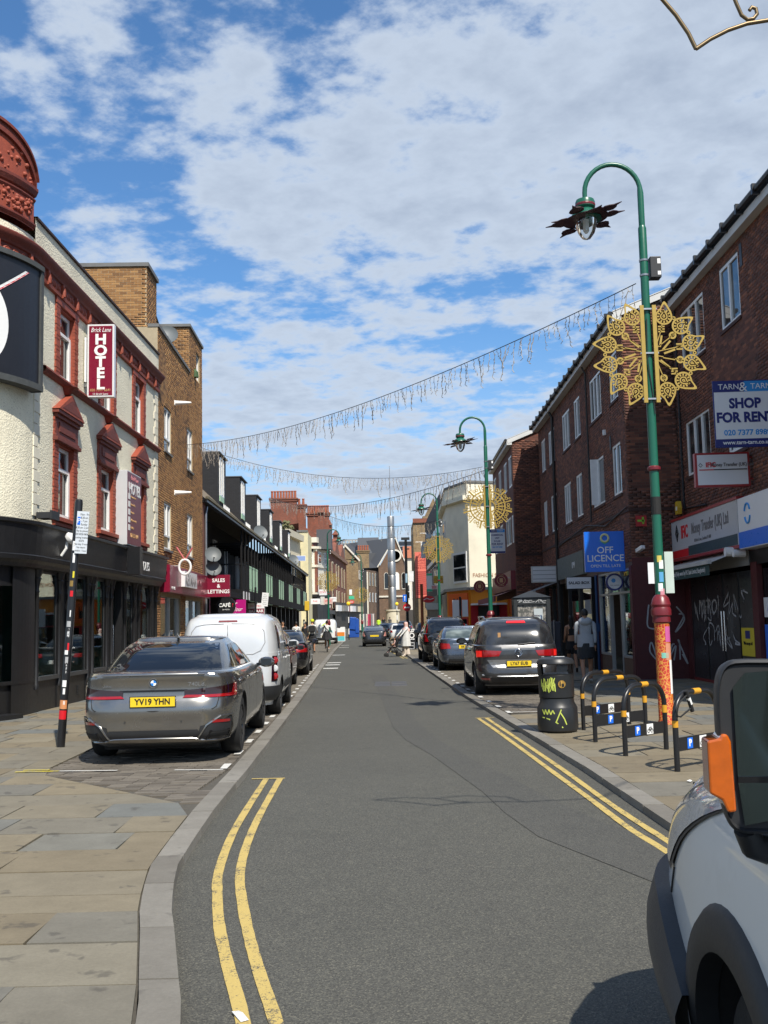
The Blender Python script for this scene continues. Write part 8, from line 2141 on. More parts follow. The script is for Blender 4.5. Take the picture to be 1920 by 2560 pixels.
q = MB(); q.box(.18,.55,-.05,-.03,4.9,5.5); q.build('notice', white_sign, p4)
bo_ = thing('standing_banner', 'black standing panel with white upright letters beside the pushchair', 'sign', (1.52,62, PZ)); q = MB(); q.box(-.2,.2,-.03,.03,0,1.15); q.build('panel', blackm, bo_)
t_ = text('BOUTI', .42, white_t, bo_, (-.05,-.034,.6), bold=.01); t_.rotation_euler = (PI / 2, R(90),0)
p5 = signpost('pair of white street notices on a slim post before the orange restaurant', (3.55,50, PZ),2.75, r=.05)
q = MB(); q.box(-.38,-.06,-.06,-.04,1.75,2.6); q.build('notice', white_sign, p5); q = MB(); q.box(.08,.36,-.06,-.04,1.8,2.6); q.build('notice', white_sign, p5); q = MB(); q.box(.0,.3,-.06,-.04,1.15,1.45); q.build('notice', white_sign, p5)
p6 = signpost('rust and black utility post near the red oval sign', (2.2,64, PZ),3.9, r=.09, mat=M('rusty_post', (.25,.07,.03),.8, var=.4, sc=4))
p7 = signpost('stickered bollard post before the orange doorway on the left', (-5.2,66, PZ),1.9, r=.06, mat=two_tone('stickered_post', (.03,.03,.03),(.6,.6,.5),7))
for i, (px, Y) in enumerate(((871,105),(992,120))):
    x, y, z = at(px, 1514, Y); t = thing('belisha_beacon', ['yellow globe beacon on a striped pole on the far left', 'yellow globe beacon on a striped pole before the steel column'][i], 'beacon', (x, y, gz(Y)),0, 'yellow crossing beacons'); h = z - gz(Y)
    for k in range(6): q = MB(); q.lathe([(.05, h * k / 6),(.05, h * (k + 1) / 6)],10); q.build('pole_band', white_t if k % 2 else blackm, t)
    q = MB(); q.lathe([(.001, h - .02)] + [(.2 * math.sin(a), h + .2 - .2 * math.cos(a)) for a in [PI * k / 10 for k in range(1,10)]] + [(.001, h + .4)],16); q.build('globe', M('beacon_yellow', (.75,.52,.02),.3, emis=(.9,.6,.02,.25)), t, .8)
r2 = sign_box('commercial_rent_board', 'white and blue board reading COMMERCIAL UNIT FOR RENT behind the second lamp', 'sign', (4.99,46,5.14),0,.70,1.08,.03, white_sign, white_sign, rim=.01)
q = MB(); q.box(-.34,.0,-.022,-.017,.39,.52); q.build('navy_band', navy, r2); q = MB(); q.box(0,.34,-.022,-.017,.39,.52); q.build('blue_band', skyb, r2); q = MB(); q.box(-.34,.34,-.022,-.017,-.53,-.45); q.build('navy_foot', navy, r2)
for i, (tx, s, mm) in enumerate((('COMMERCIAL', .1, navy),('UNIT', .1, navy),('E-CLASS', .09, navy),('FOR RENT', .13, navy),('020 7377 8989', .085, skyb))): text(tx, s, mm, r2,(.0,-.019,.27 - i * .135), bold=.003, sx=.85)
text('TARN & TARN', .09, white_t, r2,(0,-.024,.455), sx=.9)

# ------------------------------------------------------------------ bin, cycle stands, kiosk, clothes rail
bn = thing('litter_bin', 'round black litter bin sprayed with yellow green graffiti', 'litter bin', (2.42,15.12, PZ))
bm_ = M('bin_black', (.016,.017,.018),.4, var=.25, sc=12)
q = MB(); q.lathe([(.25,0),(.285,.03),(.29,.08),(.285,.34),(.275,.36),(.245,.42),(.24,.475),(.245,.48)],40); q.build('base', bm_, bn, .5)
q = MB(); q.lathe([(.235,.48),(.25,.49),(.256,.8),(.252,.805),(.258,.81),(.258,.82),(.235,.815),(.0,.80)],40); q.build('drum', bm_, bn, .5)
for a0, a1 in ((-18,18),(162,198)):
    q = MB(); q.lathe([(.258,.81),(.268,.96),(.23,.96),(.225,.81),(.258,.81)],8, a0=R(a0 - 12), a1=R(a1 + 12)); q.build('hood_pillar', bm_, bn, .6)
q = MB(); q.lathe([(.0,.955),(.268,.955),(.275,.965),(.27,.99),(.24,1.03),(.15,1.055),(.0,1.065)],40); q.build('hood', bm_, bn, .6)
q = MB(); q.lathe([(.0,.5),(.2,.5),(.2,.81)],20); q.build('liner', dark_in, bn)
def on_cyl(pts, r, w, mat, nm, z0=0):
    q = MB()
    for i in range(len(pts) - 1):
        (a, z),(b, z2) = pts[i], pts[i + 1]; dx, dz = (b - a) * r, z2 - z; L = math.hypot(dx, dz) or 1; oa, oz = -dz / L * w / r, dx / L * w
        f = lambda a, z: (r * math.cos(a), r * math.sin(a), z); q.quad(f(a - oa, z - oz), f(b - oa, z2 - oz), f(b + oa, z2 + oz), f(a + oa, z + oz))
    q.build(nm, mat, bn, fix=True)
A = lambda d: R(-90 + d)
rr = random.Random(9)
for k in range(7): on_cyl([(A(-58 + k * 7 + rr.uniform(-6,6)), rr.uniform(.56,.78)) for _ in range(6)],.259,.006, graf_y, 'graffiti')
on_cyl([(A(-55),.33),(A(-48),.26),(A(-44),.33),(A(-38),.26),(A(-33),.33),(A(-28),.26),(A(-22),.32),(A(-17),.27)],.29,.008, graf_y, 'graffiti')
on_cyl([(A(-55),.22),(A(-35),.20),(A(-12),.15),(A(5),.08)],.291,.008, graf_y, 'graffiti'); on_cyl([(A(-14),.15),(A(2),.33)],.291,.008, graf_y, 'graffiti'); on_cyl([(A(-2),.30),(A(10),.2),(A(16),.12)],.291,.008, graf_y, 'graffiti')
q = MB(); q.lathe([(.001,.004),(.055,.004)],20, M=Matrix.Rotation(R(8),4, 'Z') @ Matrix.Translation((0,-.256,.68)) @ Matrix.Rotation(R(90),4, 'X')); sy = q.build('litter_symbol', M('symbol_gold', (.6,.36,.08),.5), bn); q = MB(); q.box(.0,.03,-.2665,-.262,.645,.69, M=Matrix.Rotation(R(8),4, 'Z')); q.box(-.03,-.018,-.2665,-.262,.66,.72, M=Matrix.Rotation(R(8),4, 'Z')); q.build('figure', black_t, sy)
for k in range(4): q = MB(); q.tube([(rr.uniform(-.2,.2), rr.uniform(-.15,.1),1.058),(rr.uniform(-.2,.2), rr.uniform(-.15,.1),1.06),(rr.uniform(-.2,.2), rr.uniform(-.1,.1),1.055)],.006,4); q.build('marker_scribble', graf_w, bn)
band_y = M('band_yellow', (.62,.30,.02),.45, var=.1)
def stand(label, a, b, h=.80):
    a = Vector((*a, PZ)); b = Vector((*b, PZ)); d = b - a; L = d.length; t = thing('cycle_stand', label, 'cycle stand', a, math.atan2(d.y, d.x), 'black cycle stands with yellow bands')
    r = .030; rad = .26; P = [(0,0,0),(0,0, h - rad)] + [(rad * (1 - math.cos(u)),0, h - rad + rad * math.sin(u)) for u in [PI / 2 * k / 7 for k in range(1,8)]] + [(L - rad + rad * math.sin(u),0, h - rad + rad * math.cos(u)) for u in [PI / 2 * k / 7 for k in range(0,8)]] + [(L, 0,0)]
    q = MB(); q.tube(P, r, 14); q.build('hoop', blackm, t, .8)
    for nm, P2 in (('yellow_band', [(L / 2 - .065,0, h),(L / 2 + .065,0, h)]),('yellow_band', [(0,0, h - .35),(0,0, h - .28)]),('yellow_band', [(L, 0, h - .36),(L, 0, h - .27)])): q = MB(); q.tube(P2, r + .0025,14); q.build(nm, band_y, t, .8)
    q = MB(); q.box(.02, L - .02,-.006,.006,.2,.34); pp = q.build('panel', blackm, t)
    q = MB(); q.box(L * .30 - .05, L * .30 + .05,-.009,-.006,.215,.325); bq = q.build('parking_symbol', blue_sign, pp); text('P', .1, white_t, bq, (L * .30,-.011,.27), ext=.001, bold=.004)
    q = MB(); q.box(L * .60 - .065, L * .60 + .065,-.009,-.006,.21,.33); wq = q.build('cycle_symbol', white_t, pp); q = MB(); cx_ = L * .6
    for dx in (-.033,.033): q.tube([(cx_ + dx + .022 * math.cos(u),-.011,.25 + .022 * math.sin(u)) for u in [2 * PI * k / 12 for k in range(12)]],.004,4, closed=True)
    q.tube([(cx_ - .033,-.011,.25),(cx_ - .015,-.011,.29),(cx_ + .02,-.011,.29),(cx_, -.011,.25),(cx_ - .015,-.011,.29)],.004,4); q.tube([(cx_ + .033,-.011,.25),(cx_ + .018,-.011,.3)],.004,4); q.build('bicycle_glyph', black_t, wq)
    return t
stand('cycle stand nearest the litter bin, farthest of the four', (2.80,15.2),(3.62,15.9)); stand('second cycle stand from the litter bin, overlapped by the third', (2.68,13.75),(3.5,14.4)); stand('third cycle stand from the litter bin, standing clear', (2.74,12.3),(3.36,12.85)); s4 = stand('cycle stand nearest the van with a bicycle lock hung on it', (2.98,11.0),(3.6,11.55))
lk_ = thing('bicycle_lock', 'black D-lock left hanging on the cycle stand nearest the van', 'lock', (3.08,11.08, PZ + .72), R(40)); q = MB(); q.tube([(.06,-.04,.06),(-.12,-.06,-.01),(-.19,-.06,-.08),(-.17,-.06,-.15),(-.1,-.05,-.16),(.12,-.04,-.08)],.009,8); q.build('shackle', rubber, lk_, .8); q = MB(); q.tube([(.03,-.04,.1),(.13,-.04,-.12)],.022,10); q.build('crossbar', rubber, lk_, .7); q = MB(); q.tube([(.065,-.04,.025),(.1,-.04,-.045)],.0235,10); q.build('label_band', white_t, lk_)
kk = thing('phone_kiosk', 'battered dark phone kiosk with graffiti and scratched panes', 'phone kiosk', (4.13,29.6, PZ), R(-4)); km = M('kiosk_dark', (.025,.028,.03),.45, var=.4, sc=5, dirt=.2)
for x in (-.46,.46):
    for y in (0,.9): q = MB(); q.box(x - .06, x + .06, y - .06, y + .06,0,2.2); q.build('corner_post', km, kk, bevel=.02)
q = MB(); q.box(-.5,.5,-.05,.95,2.02,2.22); q.add([(-.55,-.1,2.22),(.55,-.1,2.22),(.55,1.0,2.22),(-.55,1.0,2.22),(0,.45,2.42)],((0,1,4),(1,2,4),(2,3,4),(3,0,4))); q.build('roof', km, kk)
q = MB(); q.box(-.40,.40,-.0,.02,.7,2.0); q.build('pane', two_tone('scratched_pane', (.10,.10,.09),(.30,.28,.25),9,.5,.35), kk); q = MB(); q.box(-.40,.40,-.01,.04,.1,.66); q.build('lower_panel', km, kk); q = MB(); q.box(.44,.46,.05,.85,.4,2.0); q.build('pane', pane_m, kk); scribble(kk, -.4,.4,2.05,2.18,-.055, graf_w, 14,5,.008)
q = MB(); q.box(.05,.3,-.02,-.005,1.3,1.9); q.build('peeling_poster', M('pale_poster', (.45,.5,.52),.7), kk)
cr2 = thing('clothes_rail', 'rail of dark and coloured clothes outside the shop beside the walking pair', 'clothes rail', (5.85,36.5, PZ), R(80)); q = MB(); q.tube([(-.7,0,0),(-.7,0,1.55),(.7,0,1.55),(.7,0,0)],.02,8); q.build('rail', steel, cr2)
for k in range(12): q = MB(); q.box(-.65 + k * .11,-.57 + k * .11,-.22,.22,.45 + .1 * (k % 3),1.5); q.build('garment', M('rail_garment_%d' % (k % 6), [(.05,.05,.06),(.4,.3,.25),(.1,.2,.4),(.03,.03,.03),(.5,.12,.2),(.3,.35,.4)][k % 6],.8, var=.2), cr2, bevel=.03)
ab_ = thing('pavement_board', 'colourful orange and teal pavement board beside the white van', 'pavement board', (-4.0,92, PZ), R(5)); q = MB(); q.box(-.35,.35,-.03,.03,.05,1.3); q.build('frame', white_sign, ab_); q = MB(); q.box(-.3,.3,-.036,-.03,.1,.5); q.build('teal_panel', M('teal_stripe', (.1,.5,.55),.4), ab_); q = MB(); q.box(-.3,.3,-.036,-.03,.5,.85); q.build('orange_panel', M('orange_panel', (.7,.22,.03),.4), ab_)
for i, (x, y, w_, h_, rz_) in enumerate(((-.66,4.62,.018,.06,.5),(2.9,10.3,.03,.02,1.0))):
    q = MB(); q.add([(-w_, -h_, 0),(w_, -h_, .002),(w_ * .9, h_ * .1,.012),(w_, h_, .003),(-w_ * .8, h_, .006)],((0,1,2,3,4),)); o = q.build('paper_scrap', M('paper_white', (.6,.6,.58),.7), None, loc=(x, y, (.009) + (PZ if x > 2 else 0)), rot=(0,0, rz_)); tag(o, ['white paper strip lying on the near yellow lines', 'crumpled paper scrap on the paving before the cycle stands'][i], 'litter'); solid(o, .0008)
# ------------------------------------------------------------------ people
skin_l = M('skin_tan', (.42,.22,.13),.6, var=.1, sc=10); skin_d = M('skin_brown', (.25,.12,.07),.6, var=.1, sc=10)
hair_d = M('dark_hair', (.012,.009,.008),.6, var=.3, sc=40)
def cloth(n, c): return M('cloth_' + n, c, .85, var=.18, sc=9, bump=.25, bsc=18)
def skinmesh(V, E, rad, root):
    me = bpy.data.meshes.new('p'); me.from_pydata(V, E, []); o = bpy.data.objects.new('p', me); COL.objects.link(o)
    m = o.modifiers.new('s', 'SKIN'); m.use_smooth_shade = True
    for i, r in enumerate(rad):
        sv = me.skin_vertices[0].data[i]; sv.radius = r if isinstance(r, tuple) else (r, r); sv.use_root = (i == root)
    s = o.modifiers.new('u', 'SUBSURF'); s.levels = 2; s.render_levels = 2
    dg = bpy.context.evaluated_depsgraph_get(); out = bpy.data.meshes.new_from_object(o.evaluated_get(dg))
    bpy.data.objects.remove(o); bpy.data.meshes.remove(me); return out
def person(label, loc, rz, H=1.74, legs=((.0,.0),(.0,.0)), arms=((.1,.15),(.1,.15)), lean=.0, top=None, bottom=None, shoe=None, skin=None, hair=None, short_b=False, short_t=False, slim=1.0, knees=None, hands=None, sit=.0, hairlong=False, crop=False):
    # faces +y; legs: (hip swing, knee bend) left, right; arms: (swing, elbow bend); swing positive = forwards
    skin = skin or skin_l; k = H / 1.74
    V = []; E = []; rad = []; bone = []
    def add(p, r, parent=None, b='torso'):
        V.append(tuple(Vector(p))); rad.append(r if isinstance(r, tuple) else (r, r)); i = len(V) - 1
        if parent is not None: E.append((parent, i)); bone.append((parent, i, b))
        return i
    S = slim
    hip = Vector((0,0,.93 - sit)); sp = lambda z, f=0: Vector((0, math.sin(lean) * (z - .93) + f, hip.z + math.cos(lean) * (z - .93)))
    pel = add(hip, (.145 * S, .105 * S)); wa = add(sp(1.10),(.130 * S, .095 * S), pel, 'torso'); chs_ = add(sp(1.30),(.155 * S, .105 * S), wa, 'torso'); shd = add(sp(1.43),(.10 * S, .075 * S), chs_, 'torso')
    nk = add(sp(1.50,.01),.052, shd, 'head'); jw = add(sp(1.575,.035),(.062,.072), nk, 'head'); hd = add(sp(1.65,.02),(.072,.09), jw, 'head'); tp = add(sp(1.725,.01),(.055,.065), hd, 'head')
    joints = {}
    for si, sg in ((0,-1),(1,1)):
        sw, kb = legs[si]; hp_ = hip + Vector((sg * .09 * S, 0,-.03)); u = Vector((0, math.sin(sw),-math.cos(sw))); kn = hp_ + u * .43 + Vector((sg * .01,0,0)); l = Vector((0, math.sin(sw - kb),-math.cos(sw - kb))); an = kn + l * .41
        a = add(hp_ + u * .04,.085 * S, pel, 'thigh'); b = add(hp_ + u * .25,.078 * S, a, 'thigh'); c = add(kn, .056, b, 'thigh'); d = add(kn + l * .12,.056, c, 'shin'); e = add(an, .036, d, 'shin')
        ft = sw - kb; f_ = Vector((0, math.cos(ft * .5), math.sin(ft * .5))); h_ = add(an + Vector((0,-.03,-.045)),.036, e, 'foot'); t_ = add(an + f_ * .12 + Vector((sg * .015,0,-.055)),(.042,.028), e, 'foot'); add(an + f_ * .19 + Vector((sg * .02,0,-.062)),(.034,.02), t_, 'foot')
        sw, eb = arms[si]; out = .10
        if hands and hands[si] is not None:
            sh_ = sp(1.42) + Vector((sg * .175 * S, 0,0)); hn = Vector(hands[si]); dv = hn - sh_; L = min(dv.length, .52); mid = sh_ + dv * .5; hgt = math.sqrt(max(.0,.275**2 - (dv.length / 2)**2)); el = mid + Vector((sg * .35,-.2,-.9)).normalized() * hgt; wr = hn
        else:
            sh_ = sp(1.42) + Vector((sg * .175 * S, 0,0)); u = Vector((sg * out, math.sin(sw),-math.cos(sw))).normalized(); el = sh_ + u * .285; l = Vector((-sg * .02, math.sin(sw + eb),-math.cos(sw + eb))); wr = el + l * .25
        a = add(sh_, .066 * S, shd, 'uarm'); b = add(sh_ + (el - sh_) * .5,.052 * S, a, 'uarm'); c = add(el, .042, b, 'uarm'); d = add(el + (wr - el) * .35,.041, c, 'farm'); e = add(wr, .028, d, 'farm'); add(wr + (wr - el).normalized() * .07,(.036,.02), e, 'hand')
        joints[sg] = (wr, (wr - el).normalized())
    V = [Vector(p) * k for p in V]; rad = [(r[0] * k, r[1] * k) for r in rad]
    me = skinmesh([tuple(p) for p in V], E, rad, pel)
    mats = [skin, top, bottom, shoe or M('white_trainer', (.6,.6,.6),.6)]
    for m in mats: me.materials.append(m)
    seg = [(np.array(V[a]), np.array(V[b]), n) for a, b, n in bone]
    C = np.array([p.center for p in me.polygons]); best = np.full(len(C),1e9); lab = np.zeros(len(C), int)
    for a, b, n in seg:
        d = b - a; t = np.clip(((C - a) @ d) / (d @ d + 1e-9),0,1); ds = np.linalg.norm(C - (a + t[:, None] * d), axis=1)
        mi = {'torso': 1, 'head': 0, 'thigh': 2, 'shin': 0 if short_b else 2, 'foot': 3, 'uarm': 1, 'farm': 0 if short_t else 1, 'hand': 0}[n]
        if crop and n == 'uarm': mi = 0
        w = ds < best; best[w] = ds[w]
        lab[w] = mi
        if n == 'thigh' and short_b: lab[w & (C[:, 2] < (hip.z - .36) * k)] = 0
        if n == 'uarm' and short_t and not crop: pass
    lab[(lab == 1) & (C[:, 2] < (hip.z + .03) * k)] = 2
    if crop: lab[(lab == 1) & (C[:, 2] < 1.16 * k)] = 0
    me.polygons.foreach_set('material_index', lab.astype(np.int32)); me.polygons.foreach_set('use_smooth', [True] * len(me.polygons))
    t = thing('person', label, 'person', loc, rz)
    o = obj('body', me, None, t); me.name = 'body'
    # hands: palm end, four fingers and a thumb
    for sg in (-1,1):
        w, d = joints[sg]; q = MB(); side = d.cross(Vector((0,0,1))); side = side.normalized() if side.length > .1 else Vector((0,1,0)); up = side.cross(d).normalized(); b0 = (w + d * .07) * k
        for i, Lf in enumerate((.06,.072,.068,.052)):
            p0 = b0 + side * (-.026 + .0175 * i) * k; q.tube([p0, p0 + d * Lf * .55 * k, p0 + (d * Lf * .9 - up * .018) * k], [.0085 * k, .0078 * k, .006 * k],6)
        p0 = (w + d * .025) * k - side * .028 * k; q.tube([p0, p0 + (-side * .022 + d * .03) * k, p0 + (-side * .02 + d * .055) * k], [.01 * k, .009 * k, .007 * k],6); q.build('fingers', skin, o, .8)
    # face and ears
    hp2 = Vector(V[hd]); q = MB(); q.lathe([(.001,.028),(.011,.02),(.014,0)],8, M=Matrix.Translation(hp2 + Vector((0,.088,-.015)) * k) @ Matrix.Rotation(R(-90),4, 'X'))
    for sg in (-1,1): q.lathe([(.001,.012),(.02,.006),(.028,0)],8, M=Matrix.Translation(hp2 + Vector((sg * .072,0,-.02)) * k) @ Matrix.Rotation(R(90) * sg, 4, 'Y'))
    q.build('nose_and_ears', skin, o, .8); q = MB()
    for sg in (-1,1): q.lathe([(.001,.006),(.01,.002)],8, M=Matrix.Translation(hp2 + Vector((sg * .03,.084,.012)) * k) @ Matrix.Rotation(R(-90),4, 'X'))
    q.box(-.022,.022,.083,.09,-.06,-.054, M=Matrix.Translation(hp2)); q.build('eyes_and_mouth', hair_d, o)
    if hair:
        q = MB(); hc = hp2 + Vector((0,-.012,.012)) * k; n = 14
        P = []
        for j in range(9):
            ph_ = R(-25) + R(115) * j / 8
            for i in range(n):
                a = 2 * PI * i / n; fr_ = max(0, math.sin(a)); cut = ph_ if fr_ < .4 else max(ph_, R(25) * fr_)
                P.append(hc + Vector((.083 * math.cos(cut) * math.cos(a),.102 * math.cos(cut) * math.sin(a),.118 * math.sin(cut) - (.02 if False else 0))) * k)
        q.add(P, [(j * n + i, j * n + (i + 1) % n, (j + 1) * n + (i + 1) % n, (j + 1) * n + i) for j in range(8) for i in range(n)]); 
        if hairlong: q.lathe([(.055,.0),(.075,-.12),(.07,-.25),(.05,-.36),(.0,-.4)],12, M=Matrix.Translation(hc + Vector((0,-.06,.03)) * k) @ Matrix.Diagonal((1,.55,1,1)))
        q.build('hair', hair, o, .9)
    return t, o, k
def skirt(o, z1, z0, r1, r0, mat, name='dress', y=0, sq=.8, folds=9, amp=.07):
    q = MB(); n = 40; P = []
    for j in range(9):
        u = j / 8; z = z1 + (z0 - z1) * u
        for i in range(n):
            a = 2 * PI * i / n; r = (r1 + (r0 - r1) * u**.8) * (1 + amp * u * math.sin(folds * a)); P.append((r * math.cos(a), y + sq * r * math.sin(a), z))
    q.add(P, [(j * n + i, j * n + (i + 1) % n, (j + 1) * n + (i + 1) % n, (j + 1) * n + i) for j in range(8) for i in range(n)]); return q.build(name, mat, o, .9, fix=True)
grey_h = cloth('grey_marl', (.40,.42,.44)); black_c = cloth('black', (.014,.014,.016)); white_c = cloth('white', (.62,.62,.60)); beige_c = cloth('ivory', (.60,.52,.44)); pink_c = cloth('pale_pink', (.62,.40,.36)); shorts_c = cloth('charcoal', (.03,.031,.033)); white_tr = M('white_trainer', (.6,.6,.6),.6, var=.05)
# man in hoodie
t, o, k = person('man in a grey hoodie and dark shorts walking away on the right pavement', (4.95,26.1, PZ), R(-4),1.80, legs=((-.30,.25),(.28,.1)), arms=((.18,.25),(-.12,.2)), top=grey_h, bottom=shorts_c, shoe=white_tr, hair=hair_d, short_b=True, slim=1.12)
q = MB(); q.lathe([(.12,-.02),(.15,.03),(.14,.09),(.10,.13),(.06,.11)],20, M=Matrix.Translation((0,-.045,1.43 * k)) @ Matrix.Rotation(R(18),4, 'X') @ Matrix.Diagonal((1.15,.85,1,1))); q.build('hood', grey_h, o, .9)
skirt(o, 1.16 * k, .86 * k, .205,.215, grey_h, 'hoodie_hem', 0,.68,5,.03); skirt(o, .95 * k, .60 * k, .185,.205, shorts_c, 'shorts', 0,.8,2,.12)
# woman beside him, farther
t, o, k = person('woman with long dark hair and black shorts walking ahead of the hoodie man', (5.55,31.5, PZ), R(-2),1.66, legs=((.25,.08),(-.25,.3)), arms=((.1,.9),(-.15,.3)), top=black_c, bottom=black_c, shoe=M('black_trainer', (.02,.02,.02),.6), hair=hair_d, short_b=True, short_t=True, slim=.9, hairlong=True, crop=True)
skirt(o, .97 * k, .70 * k, .15,.175, black_c, 'shorts', 0,.75,3,.03)
# woman with pushchair
px_, py_ = .93,51.5
t, o, k = person('woman in white robe and pale headscarf crossing with a pushchair', (px_, py_, .0), R(115),1.66, legs=((.2,.1),(-.15,.1)), arms=((.6,.6),(.6,.6)), top=white_c, bottom=beige_c, shoe=beige_c, skin=skin_d, hands=((-.2,.42,1.02),(.2,.42,1.02)), slim=1.15)
skirt(o, 1.36 * k, .52 * k, .20,.30, white_c, 'robe', 0,.8,7,.05); skirt(o, .7 * k, .10 * k, .17,.2, beige_c, 'trousers', 0,.8,2,.3)
q = MB(); q.lathe([(.0,1.79),(.07,1.775),(.105,1.71),(.11,1.63),(.10,1.56),(.12,1.5),(.19,1.42),(.21,1.30),(.16,1.25)],20, M=Matrix.Translation((0,-.03,-.03)) @ Matrix.Diagonal((1,.95, k, 1))); q.build('headscarf', pink_c, o, .9)
pc = thing('pushchair', 'black pushchair with a tan hood carrying a small child', 'pushchair', (.42,51.3,0), R(100))
for sx in (-.24,.24):
    for y, r_ in ((.47,.085),(-.14,.105)): q = MB(); q.lathe([(.0,-.03),(r_ * .6,-.03),(r_, -.02),(r_, .02),(r_ * .6,.03),(0,.03)],18, M=Matrix.Translation((sx, y, r_)) @ Matrix.Rotation(PI / 2,4, 'Y')); q.build('wheel', rubber, pc, .6)
    q = MB(); q.tube([(sx, -.35,1.02),(sx, -.2,.85),(sx, .2,.42),(sx, .48,.12)],.016,6); q.tube([(sx, -.12,.12),(sx, .1,.5)],.016,6); q.build('frame_tube', blackm, pc)
q = MB(); q.tube([(-.24,-.35,1.02),(.24,-.35,1.02)],.02,8); q.build('handle', rubber, pc); q = MB(); q.box(-.2,.2,.0,.36,.42,.47); q.box(-.2,.2,-.1,.0,.45,.9); q.build('seat', black_c, pc, bevel=.03); q = MB(); q.lathe([(.27,0),(.27,.35)],14, M=Matrix.Translation((-.175,.0,.72)) @ Matrix.Rotation(PI / 2,4, 'Y'), a0=R(20), a1=R(165)); q.build('hood', cloth('tan', (.34,.23,.12)), pc, .8); q = MB(); q.box(-.18,.18,-.1,.2,.18,.3); q.build('basket', black_c, pc, bevel=.04)
t, o, k = person('small child in pink sitting in the pushchair', (.40,51.35,.17), R(100),.92, legs=((1.35,.9),(1.35,.9)), arms=((.5,.6),(.5,.6)), top=pink_c, bottom=pink_c, shoe=pink_c, short_b=True, short_t=True, hair=hair_d, slim=1.25, sit=.0); t.location.z = .0
# cyclists
def bicycle(label, loc, rz, fm):
    t = thing('bicycle', label, 'bicycle', loc, rz)
    for y in (-.5,.52):
        q = MB(); q.tube([(0, y + .33 * math.cos(a),.34 + .33 * math.sin(a)) for a in [2 * PI * i / 28 for i in range(28)]],.018,6, closed=True)
        for i in range(10): a = 2 * PI * i / 10; q.tube([(0, y, .34),(0, y + .32 * math.cos(a),.34 + .32 * math.sin(a))],.003,3, caps=False)
        q.build('wheel', rubber, t)
    q = MB(); bb_, st_, hdp = (0,-.05,.3),(0,-.2,.82),(0,.4,.85)
    for a, b in ((bb_, st_),(bb_, hdp),(st_, hdp),(bb_, (0,-.5,.34)),(st_, (0,-.5,.34)),(hdp, (0,.52,.34)),(hdp, (0,.36,1.0))): q.tube([a, b],.016,6)
    q.build('frame', fm, t); q = MB(); q.tube([(-.27,.3,1.02),(-.1,.38,1.02),(.1,.38,1.02),(.27,.3,1.02)],.014,6); q.build('handlebar', blackm, t); q = MB(); q.box(-.07,.07,-.34,-.08,.9,.95); q.build('saddle', rubber, t, bevel=.02); q = MB(); q.tube([(-.13,0,.18),(.0,-.05,.3),(.13,-.1,.42)],.012,5); q.build('crank', steel, t)
    return t
bicycle('bicycle ridden by the woman in the black skirt', (-3.42,60.0, PZ), RH, white_tr)
t, o, k = person('woman cyclist in a white vest and long black skirt riding away', (-3.42,59.85, PZ - .02 + .0), RH, 1.68, legs=((.75,.9),(.35,.35)), arms=((.7,.3),(.7,.3)), lean=.18, top=white_c, bottom=black_c, shoe=white_tr, hair=hair_d, short_t=True, short_b=True, hands=((-.25,.52,1.1),(.25,.52,1.1)), slim=.95); t.location.z = PZ + .10
skirt(o, 1.12 * k, .62 * k, .16,.34, black_c, 'skirt', .05,.9,6,.05)
q = MB(); q.tube([(-.17,.0,1.43),(-.05,-.13,1.25),(.12,-.14,1.08)],.03,6); q.build('bag_strap', black_c, o)
bicycle('bicycle of the man with the yellow cap', (-4.05,57.2, PZ), RH, blackm)
t, o, k = person('man in white tee, black shorts and yellow cap with a black backpack', (-4.05,57.0, PZ + .08), RH, 1.76, legs=((.5,.6),(.1,.15)), arms=((.6,.4),(.6,.4)), lean=.2, top=white_c, bottom=black_c, shoe=M('black_trainer', (.02,.02,.02),.6), skin=skin_l, short_b=True, short_t=True, hands=((-.25,.5,1.1),(.25,.5,1.1)))
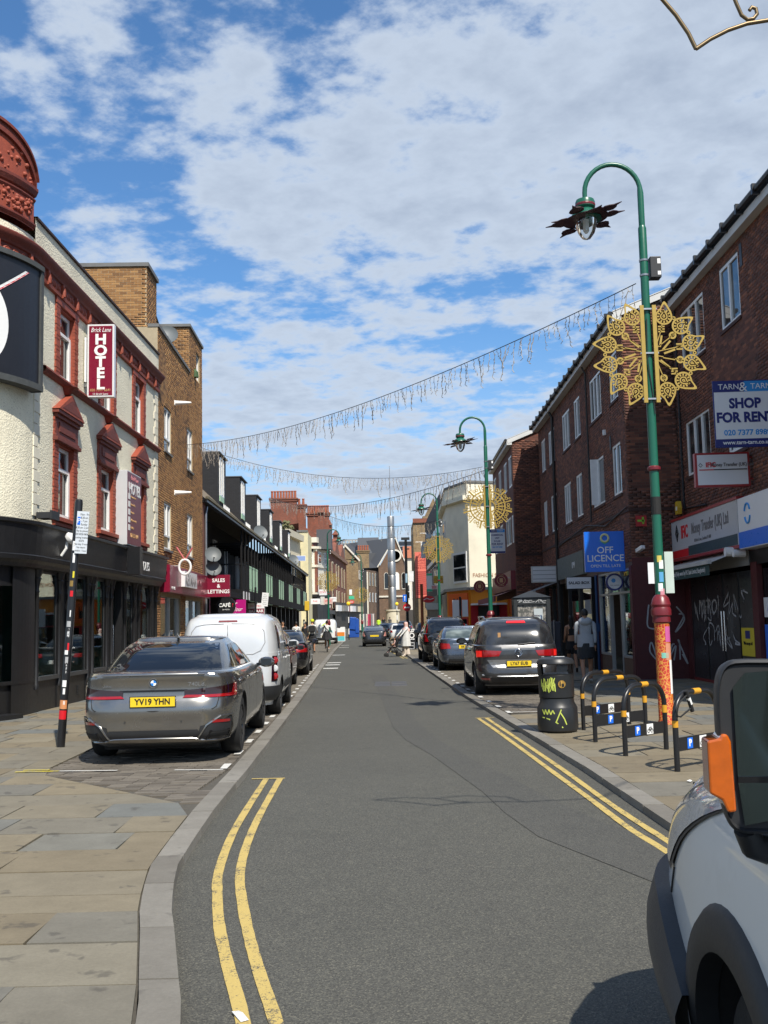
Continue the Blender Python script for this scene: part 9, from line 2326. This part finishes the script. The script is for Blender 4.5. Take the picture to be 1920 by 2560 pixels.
q = MB(); q.lathe([(.105,1.70),(.11,1.74),(.09,1.82),(.0,1.85)],16, M=Matrix.Translation((0,.14,-.03))); q.box(-.07,.07,.2,.34,1.69,1.70); q.build('cap', M('neon_yellow_cap', (.6,.65,.03),.7), o, .8)
q = MB(); q.box(-.16,.16,-.28,-.08,1.08,1.46); q.build('backpack', black_c, o, bevel=.06); skirt(o, .98,.55,.18,.23, black_c, 'shorts', .05,.8,3,.03)
# pavement walkers on the left
for lab, x, y, rz, tp_, bt_, hr, H, lg in (('man in a dark jacket facing us on the left pavement behind the black saloon', -5.55,56,180, black_c, black_c, hair_d, 1.78,((.15,.1),(-.15,.2))),
    ('man in a white tee with a shoulder strap on the left pavement', -5.05,58.5,10, white_c, black_c, hair_d, 1.74,((.2,.1),(-.2,.2))),
    ('person with long hair in a black top before the orange doorway', -4.75,61,170, black_c, black_c, hair_d, 1.66,((.1,.1),(-.1,.1))),
    ('person in dark clothes standing beside the yellow-capped cyclist', -5.2,67,20, cloth('dark_grey', (.05,.05,.055)), black_c, hair_d, 1.75,((.1,.1),(-.2,.2))),
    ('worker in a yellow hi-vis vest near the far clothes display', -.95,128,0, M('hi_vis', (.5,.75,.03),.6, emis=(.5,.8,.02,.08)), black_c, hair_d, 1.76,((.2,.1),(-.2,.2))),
    ('far pedestrian in black left of the steel column', -.35,133,160, black_c, black_c, hair_d, 1.78,((.2,.1),(-.2,.2))),
    ('far pedestrian in grey beside the pale plinth', .45,135,10, cloth('dark_grey', (.05,.05,.055)), black_c, hair_d, 1.7,((.2,.1),(-.2,.2)))):
    t, o, k = person(lab, (x, y, gz(y) + (PZ if x < -4 else 0)), R(rz), H, legs=lg, arms=((.15,.2),(-.15,.3)), top=tp_, bottom=bt_, hair=hr, short_t=(tp_ is white_c), hairlong=('long hair' in lab))
    if 'strap' in lab: q = MB(); q.tube([(-.15,-.02,1.44),(0,-.13,1.25),(.15,-.12,1.05)],.018,6); q.build('shoulder_strap', black_c, o)
